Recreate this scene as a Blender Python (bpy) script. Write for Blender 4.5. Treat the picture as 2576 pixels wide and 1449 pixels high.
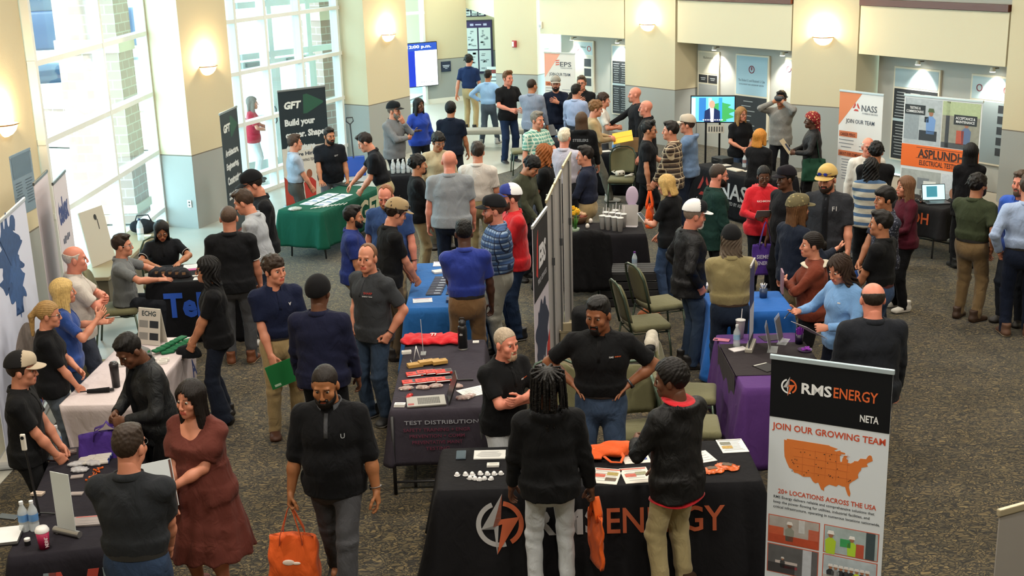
import bpy, bmesh, math, random
import numpy as np
from mathutils import Vector, Matrix, Quaternion
for _o in list(bpy.data.objects): bpy.data.objects.remove(_o)
scene = bpy.context.scene
COL = scene.collection
PI = math.pi
rad = math.radians
random.seed(7)

# ------------------------------------------------------------------ camera
cam_d = bpy.data.cameras.new('camera'); cam = bpy.data.objects.new('camera', cam_d); COL.objects.link(cam)
cam_d.sensor_width = 36.0; cam_d.lens = 3112.0/2576*36; cam_d.clip_end = 300
_p, _r = 0.2801, -0.0294
_f = Vector((0, math.cos(_p), -math.sin(_p))); _u = Vector((0, math.sin(_p), math.cos(_p))); _x = Vector((1, 0, 0))
_rx = _x*math.cos(_r) + _u*math.sin(_r); _ux = -_x*math.sin(_r) + _u*math.cos(_r)
cam.matrix_world = Matrix(((_rx.x, _ux.x, -_f.x, 0), (_rx.y, _ux.y, -_f.y, 0), (_rx.z, _ux.z, -_f.z, 4.54), (0, 0, 0, 1)))
scene.camera = cam

# ------------------------------------------------------------------ world, exposure, ceiling lamps
scene.view_settings.view_transform = 'Standard'; scene.view_settings.look = 'None'
scene.view_settings.gamma = 1.0; scene.view_settings.use_curve_mapping = False
scene.view_settings.exposure = 0.62
w = bpy.data.worlds.new('sky'); scene.world = w; w.use_nodes = True
_bg = w.node_tree.nodes['Background']; _bg.inputs[0].default_value = (0.58, 0.90, 1.0, 1); _bg.inputs[1].default_value = 5.6
try:
    scene.cycles.max_bounces = 6; scene.cycles.transparent_max_bounces = 12; scene.cycles.use_fast_gi = False
    scene.cycles.sample_clamp_indirect = 4.0; scene.cycles.caustics_reflective = False; scene.cycles.caustics_refractive = False
except Exception: pass
sun_d = bpy.data.lights.new('sun', 'SUN'); sun = bpy.data.objects.new('sun', sun_d); COL.objects.link(sun)
sun_d.energy = 4.5; sun_d.angle = 0.02; sun.rotation_euler = (rad(38), rad(12), rad(-20))
LAMPS = [(-3.2, 7.5), (0.6, 7.5), (4.4, 7.5), (-3.0, 12.5), (1.0, 12.5), (5.0, 12.5), (-2.0, 17.5), (2.0, 17.5), (5.6, 16.8), (-0.6, 22.5), (3.0, 21.5), (0.4, 26.5), (-0.9, 30.5), (-1.2, 34.0), (-3.2, 3), (0.6, 3), (4.4, 3)]  # the two farthest lamps are unseen additions to brighten the far end walls
LAMP_W = 95.0; LAMP_COL = (1.0, 0.91, 0.79)

# ------------------------------------------------------------------ helpers
def lin(c):
    if isinstance(c, str):
        c = c.lstrip('#'); v = [int(c[i:i+2], 16)/255 for i in (0, 2, 4)]
        return tuple((x/12.92 if x <= .04045 else ((x+.055)/1.055)**2.4) for x in v)
    return tuple(c)
MATS = {}
def _new(name):
    m = bpy.data.materials.new(name); m.use_nodes = True
    nt = m.node_tree; return m, nt, nt.nodes['Principled BSDF']
def mat(color, rough=.6, metal=0.0, spec=.5, emit=0.0, bump=0.0, bscale=40, var=0.0, vscale=6, alpha=1.0, trans=0.0, name=None, sheen=0.0):
    key = ('m', color, rough, metal, spec, emit, bump, bscale, var, vscale, alpha, trans, sheen)
    if key in MATS: return MATS[key]
    m, nt, b = _new(name or 'surface'); c = lin(color) + (1,)
    b.inputs['Base Color'].default_value = c; b.inputs['Roughness'].default_value = rough
    b.inputs['Metallic'].default_value = metal; b.inputs['Specular IOR Level'].default_value = spec
    if sheen: b.inputs['Sheen Weight'].default_value = sheen
    if emit: b.inputs['Emission Color'].default_value = c; b.inputs['Emission Strength'].default_value = emit
    if trans: b.inputs['Transmission Weight'].default_value = trans
    if alpha < 1: b.inputs['Alpha'].default_value = alpha
    tc = nt.nodes.new('ShaderNodeTexCoord')
    if bump:
        n = nt.nodes.new('ShaderNodeTexNoise'); n.inputs['Scale'].default_value = bscale; n.inputs['Detail'].default_value = 3
        bp = nt.nodes.new('ShaderNodeBump'); bp.inputs['Strength'].default_value = bump; bp.inputs['Distance'].default_value = .02
        nt.links.new(tc.outputs['Object'], n.inputs['Vector']); nt.links.new(n.outputs['Fac'], bp.inputs['Height'])
        nt.links.new(bp.outputs['Normal'], b.inputs['Normal'])
    if var:
        n = nt.nodes.new('ShaderNodeTexNoise'); n.inputs['Scale'].default_value = vscale; n.inputs['Detail'].default_value = 4
        mx = nt.nodes.new('ShaderNodeMix'); mx.data_type = 'RGBA'; mx.inputs[6].default_value = tuple(x*(1-var) for x in c[:3])+(1,)
        mx.inputs[7].default_value = tuple(min(1, x*(1+var)) for x in c[:3])+(1,)
        nt.links.new(tc.outputs['Object'], n.inputs['Vector']); nt.links.new(n.outputs['Fac'], mx.inputs[0]); nt.links.new(mx.outputs[2], b.inputs['Base Color'])
    MATS[key] = m; return m
def fabric(color, rough=.88, folds=.5, var=.12, sheen=.15):
    """woven cloth: fine weave plus soft wrinkles"""
    key = ('f', color, rough, folds, var, sheen)
    if key in MATS: return MATS[key]
    m, nt, b = _new('cloth'); c = lin(color); b.inputs['Roughness'].default_value = rough; b.inputs['Specular IOR Level'].default_value = .3 if sum(c) > .12 or rough < .7 else .15
    if sum(c) < .25: sheen *= .15
    b.inputs['Sheen Weight'].default_value = sheen
    tc = nt.nodes.new('ShaderNodeTexCoord'); mp = nt.nodes.new('ShaderNodeMapping'); mp.inputs['Scale'].default_value = (1, 1, .55); mp.inputs['Rotation'].default_value = (.3, .4, 0)
    n = nt.nodes.new('ShaderNodeTexNoise'); n.inputs['Scale'].default_value = 11; n.inputs['Detail'].default_value = 5; n.inputs['Distortion'].default_value = .8
    n2 = nt.nodes.new('ShaderNodeTexNoise'); n2.inputs['Scale'].default_value = 260
    bp = nt.nodes.new('ShaderNodeBump'); bp.inputs['Strength'].default_value = min(1, folds*1.2); bp.inputs['Distance'].default_value = .036
    bp2 = nt.nodes.new('ShaderNodeBump'); bp2.inputs['Strength'].default_value = .15; bp2.inputs['Distance'].default_value = .003
    mx = nt.nodes.new('ShaderNodeMix'); mx.data_type = 'RGBA'; mx.inputs[6].default_value = tuple(x*(1-var) for x in c)+(1,); mx.inputs[7].default_value = tuple(min(1, x*(1+var)) for x in c)+(1,)
    L = nt.links.new
    L(tc.outputs['Object'], mp.inputs[0]); L(mp.outputs[0], n.inputs[0]); L(tc.outputs['Object'], n2.inputs[0])
    L(n.outputs[0], bp.inputs['Height']); L(n2.outputs[0], bp2.inputs['Height']); L(bp.outputs[0], bp2.inputs['Normal']); L(bp2.outputs[0], b.inputs['Normal'])
    L(n2.outputs[0], mx.inputs[0]); L(mx.outputs[2], b.inputs['Base Color'])
    MATS[key] = m; return m
def pattern(kind, cols, scale):
    """shirt patterns: plaid, stripes, dots"""
    key = ('p', kind, tuple(cols), scale)
    if key in MATS: return MATS[key]
    m, nt, b = _new(kind); b.inputs['Roughness'].default_value = .88; L = nt.links.new
    tc = nt.nodes.new('ShaderNodeTexCoord'); sp = nt.nodes.new('ShaderNodeSeparateXYZ'); L(tc.outputs['Object'], sp.inputs[0])
    def M(op, a, bb=None, val=None):
        q = nt.nodes.new('ShaderNodeMath'); q.operation = op
        L(a, q.inputs[0]) if not isinstance(a, (int, float)) else setattr(q.inputs[0], 'default_value', a)
        if bb is not None: (L(bb, q.inputs[1]) if not isinstance(bb, (int, float)) else setattr(q.inputs[1], 'default_value', bb))
        return q.outputs[0]
    def tri(a, sc, th):
        return M('LESS_THAN', M('FRACT', M('ADD', M('MULTIPLY', a, sc), 100.0)), th)
    def mix(f, A, B):
        mx = nt.nodes.new('ShaderNodeMix'); mx.data_type = 'RGBA'; L(f, mx.inputs[0])
        for i, v in ((6, A), (7, B)):
            if isinstance(v, tuple): mx.inputs[i].default_value = v
            else: L(v, mx.inputs[i])
        return mx.outputs[2]
    cs = [lin(c)+(1,) for c in cols]
    h = M('ADD', sp.outputs[0], M('MULTIPLY', sp.outputs[1], .7))
    if kind == 'stripes':
        out = mix(tri(sp.outputs[2], scale, .38), cs[0], cs[1])
    elif kind == 'plaid':
        o1 = mix(tri(sp.outputs[2], scale, .5), cs[0], cs[1]); o2 = mix(M('MULTIPLY', tri(h, scale, .5), .6), o1, cs[1])
        o3 = mix(tri(M('ADD', sp.outputs[2], .01), scale, .16), o2, cs[2]); out = mix(tri(M('ADD', h, .01), scale, .16), o3, cs[2])
    else:
        v = nt.nodes.new('ShaderNodeTexVoronoi'); v.inputs['Scale'].default_value = scale; L(tc.outputs['Object'], v.inputs[0])
        out = mix(M('LESS_THAN', v.outputs['Distance'], .33), cs[0], cs[1])
    L(out, b.inputs['Base Color'])
    n = nt.nodes.new('ShaderNodeTexNoise'); n.inputs['Scale'].default_value = 11; n.inputs['Detail'].default_value = 4
    bp = nt.nodes.new('ShaderNodeBump'); bp.inputs['Strength'].default_value = .45; bp.inputs['Distance'].default_value = .03
    L(tc.outputs['Object'], n.inputs[0]); L(n.outputs[0], bp.inputs['Height']); L(bp.outputs[0], b.inputs['Normal'])
    MATS[key] = m; return m
def tag(o, label=None, cat=None, group=None, kind=None):
    if label: o['label'] = label
    if cat: o['category'] = cat
    if group: o['group'] = group
    if kind: o['kind'] = kind
    return o
def empty(name, loc=(0, 0, 0), rz=0, label=None, cat=None, group=None):
    o = bpy.data.objects.new(name, None); COL.objects.link(o); o.location = loc; o.rotation_euler = (0, 0, rz); o.empty_display_size = .1
    return tag(o, label, cat, group)
def link(name, me, mats, parent=None, loc=None, rz=None):
    o = bpy.data.objects.new(name, me); COL.objects.link(o)
    if mats is not None:
        if not isinstance(mats, (list, tuple)): mats = [mats]
        if not me.materials:
            for m in mats: me.materials.append(m)
        else:
            for i, m in enumerate(mats): o.material_slots[i].link = 'OBJECT'; o.material_slots[i].material = m
    if parent: o.parent = parent
    if loc is not None: o.location = loc
    if rz is not None: o.rotation_euler = (0, 0, rz)
    return o
def np_mesh(name, V, Q, mi=None, smooth=True):
    """fast mesh from arrays; Q is (n,4) or (n,3) or a list of such"""
    me = bpy.data.meshes.new(name); Qs = Q if isinstance(Q, list) else [Q]
    nf = sum(len(q) for q in Qs); nl = sum(q.size for q in Qs)
    me.vertices.add(len(V)); me.vertices.foreach_set('co', np.asarray(V, dtype=np.float32).ravel())
    me.loops.add(nl); me.loops.foreach_set('vertex_index', np.concatenate([q.ravel() for q in Qs]).astype(np.int32))
    me.polygons.add(nf); tot = np.concatenate([np.full(len(q), q.shape[1]) for q in Qs]).astype(np.int32)
    me.polygons.foreach_set('loop_start', (np.cumsum(tot)-tot).astype(np.int32))
    if mi is not None: me.polygons.foreach_set('material_index', np.asarray(mi, dtype=np.int32))
    me.polygons.foreach_set('use_smooth', np.full(nf, smooth))
    me.update(calc_edges=True); return me
class MB:
    """collects simple solids into one mesh"""
    def __init__(s): s.bm = bmesh.new(); s.mi = 0
    def _fin(s, vs, M=None):
        if M is not None: bmesh.ops.transform(s.bm, matrix=M, verts=vs)
        for f in {f for v in vs for f in v.link_faces}: f.material_index = s.mi
        return s
    def box(s, c, d, rz=0, bev=0, M=None):
        vs = bmesh.ops.create_cube(s.bm, size=1)['verts']
        bmesh.ops.scale(s.bm, vec=d, verts=vs)
        if bev:
            es = list({e for v in vs for e in v.link_edges}); r = bmesh.ops.bevel(s.bm, geom=es, offset=bev, segments=2, affect='EDGES', profile=.5)
            vs = list({v for f in r['faces'] for v in f.verts} | {v for v in vs if v.is_valid})
            vs = s._island(vs)
        T = Matrix.Translation(c) @ Matrix.Rotation(rz, 4, 'Z')
        return s._fin(vs, (M @ T) if M is not None else T)
    def _island(s, vs):
        seen = set(vs); st = list(vs)
        while st:
            v = st.pop()
            for e in v.link_edges:
                o = e.other_vert(v)
                if o not in seen: seen.add(o); st.append(o)
        return list(seen)
    def cyl(s, a, b, r, r2=None, n=16, caps=True):
        a, b = Vector(a), Vector(b); L = (b-a).length; r2 = r if r2 is None else r2
        vs = bmesh.ops.create_cone(s.bm, cap_ends=caps, segments=n, radius1=r, radius2=r2, depth=L)['verts']
        q = Vector((0, 0, 1)).rotation_difference((b-a).normalized())
        return s._fin(vs, Matrix.Translation((a+b)/2) @ q.to_matrix().to_4x4())
    def ball(s, c, r, n=12, M=None):
        vs = bmesh.ops.create_uvsphere(s.bm, u_segments=n, v_segments=max(6, n*2//3), radius=1)['verts']
        r = (r, r, r) if isinstance(r, (int, float)) else r
        T = Matrix.Translation(c) @ Matrix.Diagonal(tuple(r)+(1,))
        return s._fin(vs, (M @ T) if M is not None else T)
    def prism(s, pts, z0, z1):
        lo = [s.bm.verts.new((x, y, z0)) for x, y in pts]; hi = [s.bm.verts.new((x, y, z1)) for x, y in pts]; n = len(pts)
        fs = [s.bm.faces.new(lo[::-1]), s.bm.faces.new(hi)] + [s.bm.faces.new((lo[i], lo[(i+1) % n], hi[(i+1) % n], hi[i])) for i in range(n)]
        for f in fs: f.material_index = s.mi
        bmesh.ops.recalc_face_normals(s.bm, faces=fs); return s
    def quad(s, pts):
        f = s.bm.faces.new([s.bm.verts.new(p) for p in pts]); f.material_index = s.mi; return s
    def lathe(s, prof, n=20, c=(0, 0, 0), M=None):
        rings = []; nv = []
        for r, z in prof:
            if r < 1e-5: ring = [s.bm.verts.new((0, 0, z))]*n
            else: ring = [s.bm.verts.new((r*math.cos(2*PI*i/n), r*math.sin(2*PI*i/n), z)) for i in range(n)]
            rings.append(ring); nv += ring
        for a, b in zip(rings, rings[1:]):
            for i in range(n):
                vs = [a[i], a[(i+1) % n], b[(i+1) % n], b[i]]; u = []
                for v in vs:
                    if v not in u: u.append(v)
                if len(u) > 2:
                    f = s.bm.faces.new(u); f.smooth = True; f.material_index = s.mi
        T = Matrix.Translation(c); bmesh.ops.transform(s.bm, matrix=(M @ T) if M is not None else T, verts=list(set(nv))); return s
    def tube(s, pts, r, n=8, closed=False, flat=None):
        """tube along a polyline; flat=(rx,ry) gives a strap section"""
        pts = [Vector(p) for p in pts]; m = len(pts); rings = []; up = Vector((0, 0, 1)); prev = None
        for i, p in enumerate(pts):
            t = (pts[(i+1) % m]-pts[i-1]) if closed else (pts[min(i+1, m-1)]-pts[max(i-1, 0)])
            t.normalize()
            if prev is None:
                a = up if abs(t.z) < .9 else Vector((1, 0, 0)); u = a.cross(t).normalized()
            else: u = (prev - t*prev.dot(t)).normalized()
            prev = u; v = t.cross(u); rx, ry = flat or (r, r)
            rings.append([s.bm.verts.new(p + u*rx*math.cos(2*PI*k/n) + v*ry*math.sin(2*PI*k/n)) for k in range(n)])
        fs = []
        for i in range(m if closed else m-1):
            a, b = rings[i], rings[(i+1) % m]
            for k in range(n): fs.append(s.bm.faces.new((a[k], a[(k+1) % n], b[(k+1) % n], b[k])))
        if not closed: fs += [s.bm.faces.new(rings[0][::-1]), s.bm.faces.new(rings[-1])]
        for f in fs: f.smooth = True; f.material_index = s.mi
        return s
    def mesh(s, name, smooth=False):
        me = bpy.data.meshes.new(name); bmesh.ops.recalc_face_normals(s.bm, faces=s.bm.faces[:])
        s.bm.to_mesh(me); s.bm.free()
        if smooth:
            for p in me.polygons: p.use_smooth = True
        return me
    def build(s, name, mats, parent=None, loc=None, rz=None, smooth=False):
        return link(name, s.mesh(name, smooth), mats, parent, loc, rz)
TXT = {}
def text_mesh(s, bold=0.0, slant=0.0):
    cu = bpy.data.curves.new('t', 'FONT'); cu.body = s; cu.align_x = 'CENTER'; cu.align_y = 'CENTER'; cu.offset = bold; cu.resolution_u = 2; cu.shear = slant; cu.extrude = 0.004
    o = bpy.data.objects.new('t', cu); COL.objects.link(o); me = bpy.data.meshes.new_from_object(o)
    bpy.data.objects.remove(o); bpy.data.curves.remove(cu)
    return me
def text(s, parent, width, height, loc, material, name='lettering', rot=(PI/2, 0, 0), bold=.012, slant=0.0, ease=True):
    """flat letters on a face; fitted to width x height; default lies in the local XZ plane facing -Y"""
    me = text_mesh(s, bold, slant)
    n = len(me.vertices); co = np.empty(n*3, dtype=np.float32); me.vertices.foreach_get('co', co); co = co.reshape(-1, 3)
    lo, hi = co.min(0), co.max(0); d = np.maximum(hi-lo, 1e-6); c = (lo+hi)/2
    co -= c; sx = width/d[0] if width else height/d[1]; sy = height/d[1] if height else sx
    co[:, 0] *= sx; co[:, 1] *= sy; co[:, 2] *= .1
    me.vertices.foreach_set('co', co.ravel()); me.update()
    o = link(name, me, material, parent); o.location = loc; o.rotation_euler = rot
    return o
def quad_part(name, parent, x0, z0, x1, z1, y, material, th=.0012):
    return MB().box(((x0+x1)/2, y, (z0+z1)/2), (abs(x1-x0), th, abs(z1-z0))).build(name, material, parent)
def poly_part(name, parent, pts, y, material, th=.0012):
    """flat outline in the local XZ plane with a little thickness"""
    bm = bmesh.new(); f = bm.faces.new([bm.verts.new((x, y, z)) for x, z in pts])
    r = bmesh.ops.extrude_face_region(bm, geom=[f]); bmesh.ops.translate(bm, vec=(0, th, 0), verts=[e for e in r['geom'] if isinstance(e, bmesh.types.BMVert)])
    bmesh.ops.triangulate(bm, faces=bm.faces[:]); bmesh.ops.recalc_face_normals(bm, faces=bm.faces[:])
    me = bpy.data.meshes.new(name); bm.to_mesh(me); bm.free(); return link(name, me, material, parent)
def kids(o): return list(o.children)
def dup(o, loc=None, rz=None, label=None, parent=None):
    c = o.copy(); COL.objects.link(c)
    if parent: c.parent = parent
    if loc is not None: c.location = loc
    if rz is not None: c.rotation_euler = (0, 0, rz)
    if label: c['label'] = label
    for ch in kids(o):
        d = ch.copy(); COL.objects.link(d); d.parent = c
        for g in kids(ch):
            e = g.copy(); COL.objects.link(e); e.parent = d
    return c

# ------------------------------------------------------------------ bodies: blended volumes turned into one skin
def V3(*a): return np.array(a, dtype=np.float64)
class Field:
    def __init__(s, lo, hi, h):
        s.h = h; s.o = np.array(lo, float); s.n = np.maximum(4, np.ceil((np.array(hi)-s.o)/h).astype(int)+1)
        s.F = np.full(s.n, .2, dtype=np.float32); s.ax = [s.o[i]+h*np.arange(s.n[i]) for i in range(3)]
    def sub(s, lo, hi):
        i0 = np.clip(np.floor((np.array(lo)-s.o)/s.h).astype(int), 0, s.n); i1 = np.clip(np.ceil((np.array(hi)-s.o)/s.h).astype(int)+1, 0, s.n)
        sl = tuple(slice(a, b) for a, b in zip(i0, i1))
        X, Y, Z = np.meshgrid(*[s.ax[i][sl[i]] for i in range(3)], indexing='ij', sparse=True); return sl, X, Y, Z
    def blend(s, sl, d, k, sign=1):
        f = s.F[sl]
        if d.size == 0: return
        if sign > 0:
            h = np.clip(.5+.5*(f-d)/k, 0, 1); s.F[sl] = f*(1-h)+d*h-k*h*(1-h)
        else:
            h = np.clip(.5-.5*(f+d)/k, 0, 1); s.F[sl] = f*(1-h)-d*h+k*h*(1-h)
    def ell(s, c, r, k=.02, sign=1):
        c = np.array(c, float); r = np.array((r, r, r) if np.isscalar(r) else r, float); m = r+k+.03
        sl, X, Y, Z = s.sub(c-m, c+m)
        d = (np.sqrt(((X-c[0])/r[0])**2+((Y-c[1])/r[1])**2+((Z-c[2])/r[2])**2)-1)*r.min(); s.blend(sl, d, k, sign)
    def seg(s, a, b, ra, rb, u=None, k=.02, flat=False, sign=1):
        a = np.array(a, float); b = np.array(b, float); ra = np.array((ra, ra) if np.isscalar(ra) else ra, float); rb = np.array((rb, rb) if np.isscalar(rb) else rb, float)
        m = max(ra.max(), rb.max())+k+.03; sl, X, Y, Z = s.sub(np.minimum(a, b)-m, np.maximum(a, b)+m)
        ax = b-a; L = np.linalg.norm(ax); w = ax/L
        if u is None: u = V3(1, 0, 0) if abs(w[0]) < .8 else V3(0, 1, 0)
        u = np.array(u, float); u = u-w*(u@w); u /= np.linalg.norm(u); v = np.cross(w, u)
        qx, qy, qz = X-a[0], Y-a[1], Z-a[2]
        al = qx*w[0]+qy*w[1]+qz*w[2]; cu = qx*u[0]+qy*u[1]+qz*u[2]; cv = qx*v[0]+qy*v[1]+qz*v[2]
        t = np.clip(al/L, 0, 1); ru = ra[0]+(rb[0]-ra[0])*t; rv = ra[1]+(rb[1]-ra[1])*t; rm = np.minimum(ru, rv); ex = al-t*L
        if flat: d = np.maximum((np.sqrt((cu/ru)**2+(cv/rv)**2)-1)*rm, np.maximum(-al, al-L))
        else: d = (np.sqrt((cu/ru)**2+(cv/rv)**2+(ex/rm)**2)-1)*rm
        s.blend(sl, d, k, sign)
    def cut(s, p, n):
        """keep the side n points away from"""
        X, Y, Z = np.meshgrid(*s.ax, indexing='ij', sparse=True); n = np.array(n, float); n /= np.linalg.norm(n)
        s.F = np.maximum(s.F, (X-p[0])*n[0]+(Y-p[1])*n[1]+(Z-p[2])*n[2])
    def ripple(s, amp, fx, fy, fz, ph=0.0):
        X, Y, Z = np.meshgrid(*s.ax, indexing='ij', sparse=True)
        s.F = s.F+amp*np.sin(fx*X+ph+1.7*np.sin(fz*.37*Z+ph))*np.sin(fy*Y+fz*Z+ph*2+1.3*np.sin(fx*.6*X))
    def net(s):
        F = s.F.copy(); F[0] = F[-1] = .1; F[:, 0] = F[:, -1] = .1; F[:, :, 0] = F[:, :, -1] = .1
        S = F < 0; n = s.n
        cs = [(i, j, k) for i in (0, 1) for j in (0, 1) for k in (0, 1)]
        cnt = sum(S[i:n[0]-1+i, j:n[1]-1+j, k:n[2]-1+k].astype(np.int8) for i, j, k in cs)
        I, J, K = np.nonzero((cnt > 0) & (cnt < 8)); idx = np.full(np.array(n)-1, -1, dtype=np.int64); idx[I, J, K] = np.arange(len(I))
        val = [F[I+i, J+j, K+k] for i, j, k in cs]; acc = np.zeros((len(I), 3)); num = np.zeros(len(I))
        for a in range(8):
            for b in range(a+1, 8):
                da = np.array(cs[b])-np.array(cs[a])
                if abs(da).sum() != 1: continue
                cr = (val[a] < 0) != (val[b] < 0); t = np.where(cr, val[a]/np.where(cr, val[a]-val[b], 1), 0)
                acc += cr[:, None]*(np.array(cs[a])+t[:, None]*da); num += cr
        P = s.o+(np.stack([I, J, K], 1)+acc/np.maximum(num, 1)[:, None])*s.h
        Q = []
        for ax in range(3):
            sl0 = [slice(1, -1)]*3; sl1 = [slice(1, -1)]*3; sl0[ax] = slice(0, -1); sl1[ax] = slice(1, None)
            A = S[tuple(sl0)]; B = S[tuple(sl1)]; D = A != B; e = np.argwhere(D); fl = A[D]
            off = np.array([1, 1, 1]); off[ax] = 0; e = e+off; o1 = np.zeros(3, int); o2 = np.zeros(3, int); o1[(ax+1) % 3] = 1; o2[(ax+2) % 3] = 1
            g = lambda q: idx[q[:, 0], q[:, 1], q[:, 2]]
            q = np.stack([g(e-o1-o2), g(e-o2), g(e), g(e-o1)], 1); q[~fl] = q[~fl][:, ::-1]; Q.append(q)
        Q = np.concatenate(Q); Q = Q[(Q >= 0).all(1)]
        return P, Q
def relax(P, Q, it=1):
    for _ in range(it):
        A = np.zeros_like(P); n = np.zeros(len(P))
        for a in range(4):
            b = (a+1) % 4
            np.add.at(A, Q[:, a], P[Q[:, b]]); np.add.at(A, Q[:, b], P[Q[:, a]]); np.add.at(n, Q[:, a], 1); np.add.at(n, Q[:, b], 1)
        P = .5*P+.5*A/np.maximum(n, 1)[:, None]
    return P
# ---- heads (origin between the eyes' level, face towards +Y)
def make_head(kind, h=.0050):
    f = Field((-.115, -.14, -.21), (.115, .15, .15), h); w = {'m': 1.0, 'f': .94, 'h': 1.07}[kind]; fm = kind == 'f'
    f.ell((0, -.012, .033), (.077*w, .098, .088), .02)
    f.seg((0, .022, 0), (0, .04, -.07), (.063*w, .058), (.05*w, .047), k=.02)
    f.ell((0, .03, -.07), ((.05 if fm else .056)*w, .055, .046), .02)
    f.ell((0, .072, -.1), (.018 if fm else .023, .02, .018), .025)
    for sx in (-1, 1):
        f.ell((sx*.043*w, .06, -.03), (.024, .024, .026), .02); f.ell((sx*.079*w, -.008, -.012), (.011, .02, .031), .008)
        f.ell((sx*.031, .098, .004), (.02, .016, .013), .014, -1)
        f.ell((sx*.010, .099, -.04), .0085, .008)
    if not fm: f.seg((-.038, .079, .024), (.038, .079, .024), .011, .011, k=.012)
    f.seg((0, .09, .012), (0, .109, -.034), .007, .0108, k=.012)
    f.seg((-.02, .089, -.064), (.02, .089, -.064), .0075, .0075, k=.008); f.seg((-.017, .088, -.075), (.017, .088, -.075), .008, .008, k=.008)
    f.seg((0, -.018, -.05), (0, -.028, -.2), .05 if fm else .058*w, .052 if fm else .064*w, k=.03)
    P, Q = f.net(); P = relax(P, Q, 1); c = P[Q].mean(1); mi = np.zeros(len(Q), int)
    mi[(abs(c[:, 0]) < .026) & (c[:, 2] < -.058) & (c[:, 2] > -.081) & (c[:, 1] > .085)] = 1
    mi[(abs(c[:, 0]) > .014) & (abs(c[:, 0]) < .047) & (c[:, 2] > .0205) & (c[:, 2] < .0275) & (c[:, 1] > .06)] = 4
    for sx in (-1, 1):
        for (cx, cy, cz, r, m) in ((sx*.031, .0730, .002, .0122, 2), (sx*.031, .0785, .0015, .0088, 3)):
            u, v = np.meshgrid(np.linspace(0, 2*PI, 11)[:-1], np.linspace(.02, PI-.02, 7)); n0 = len(P)
            p = np.stack([cx+r*np.cos(u)*np.sin(v), cy+r*np.sin(u)*np.sin(v), cz+r*np.cos(v)], -1).reshape(-1, 3)
            q = np.array([[n0+j*10+i, n0+j*10+(i+1) % 10, n0+(j+1)*10+(i+1) % 10, n0+(j+1)*10+i] for j in range(6) for i in range(10)])
            P = np.concatenate([P, p]); Q = np.concatenate([Q, q]); mi = np.concatenate([mi, np.full(len(q), m)])
    return P, Q, mi
HEADS = {}
def head_of(kind):
    if kind not in HEADS: HEADS[kind] = make_head(kind)
    return HEADS[kind]
# ---- hands (right hand, wrist at origin, fingers along -Z, palm towards -X, thumb towards +Y)
HANDS = {}
def hand_of(pose, h):
    key = (pose, h)
    if key in HANDS: return HANDS[key]
    f = Field((-.13, -.085, -.215), (.05, .12, .05), h)
    c, th = {'relax': (24, .5), 'flat': (6, .75), 'grip': (70, .15), 'point': (35, .5)}[pose]
    f.seg((0, 0, .035), (0, 0, -.012), (.023, .029), (.021, .03), u=(1, 0, 0), k=.01)
    f.seg((0, 0, -.012), (0, .001, -.08), (.019, .034), (.0155, .041), u=(1, 0, 0), k=.015)
    f.ell((-.008, .022, -.035), (.018, .02, .028), .012)
    for i, (y, L, sp) in enumerate(((.033, .074, .10), (.0115, .083, .03), (-.0115, .077, -.04), (-.033, .060, -.12))):
        p = V3(0, y, -.082); a = 0; r = .0088 if i < 3 else .0076
        cc = c*(1+.15*i) if pose != 'point' or i > 0 else 4
        for q, (fr, fc) in enumerate(((.46, .7), (.30, 1.1), (.24, .8))):
            a += rad(cc*fc); d = V3(-math.sin(a), math.sin(sp)*math.cos(a), -math.cos(a)); e = p+d*L*fr
            f.seg(p, e, r-.0006*q, r-.0006*(q+1), k=.004); p = e
    p = V3(-.006, .03, -.025)
    for L, d in ((.042, V3(-.35-.3*(1-th), .75*th+.1, -.62)), (.030, V3(-.25-.4*(1-th), .35*th, -.85)), (.024, V3(-.2-.4*(1-th), .1*th, -.9))):
        d /= np.linalg.norm(d); e = p+d*L; f.seg(p, e, .0115, .0095, k=.006); p = e
    P, Q = f.net(); P = relax(P, Q, 1); HANDS[key] = (P, Q); return P, Q
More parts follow.
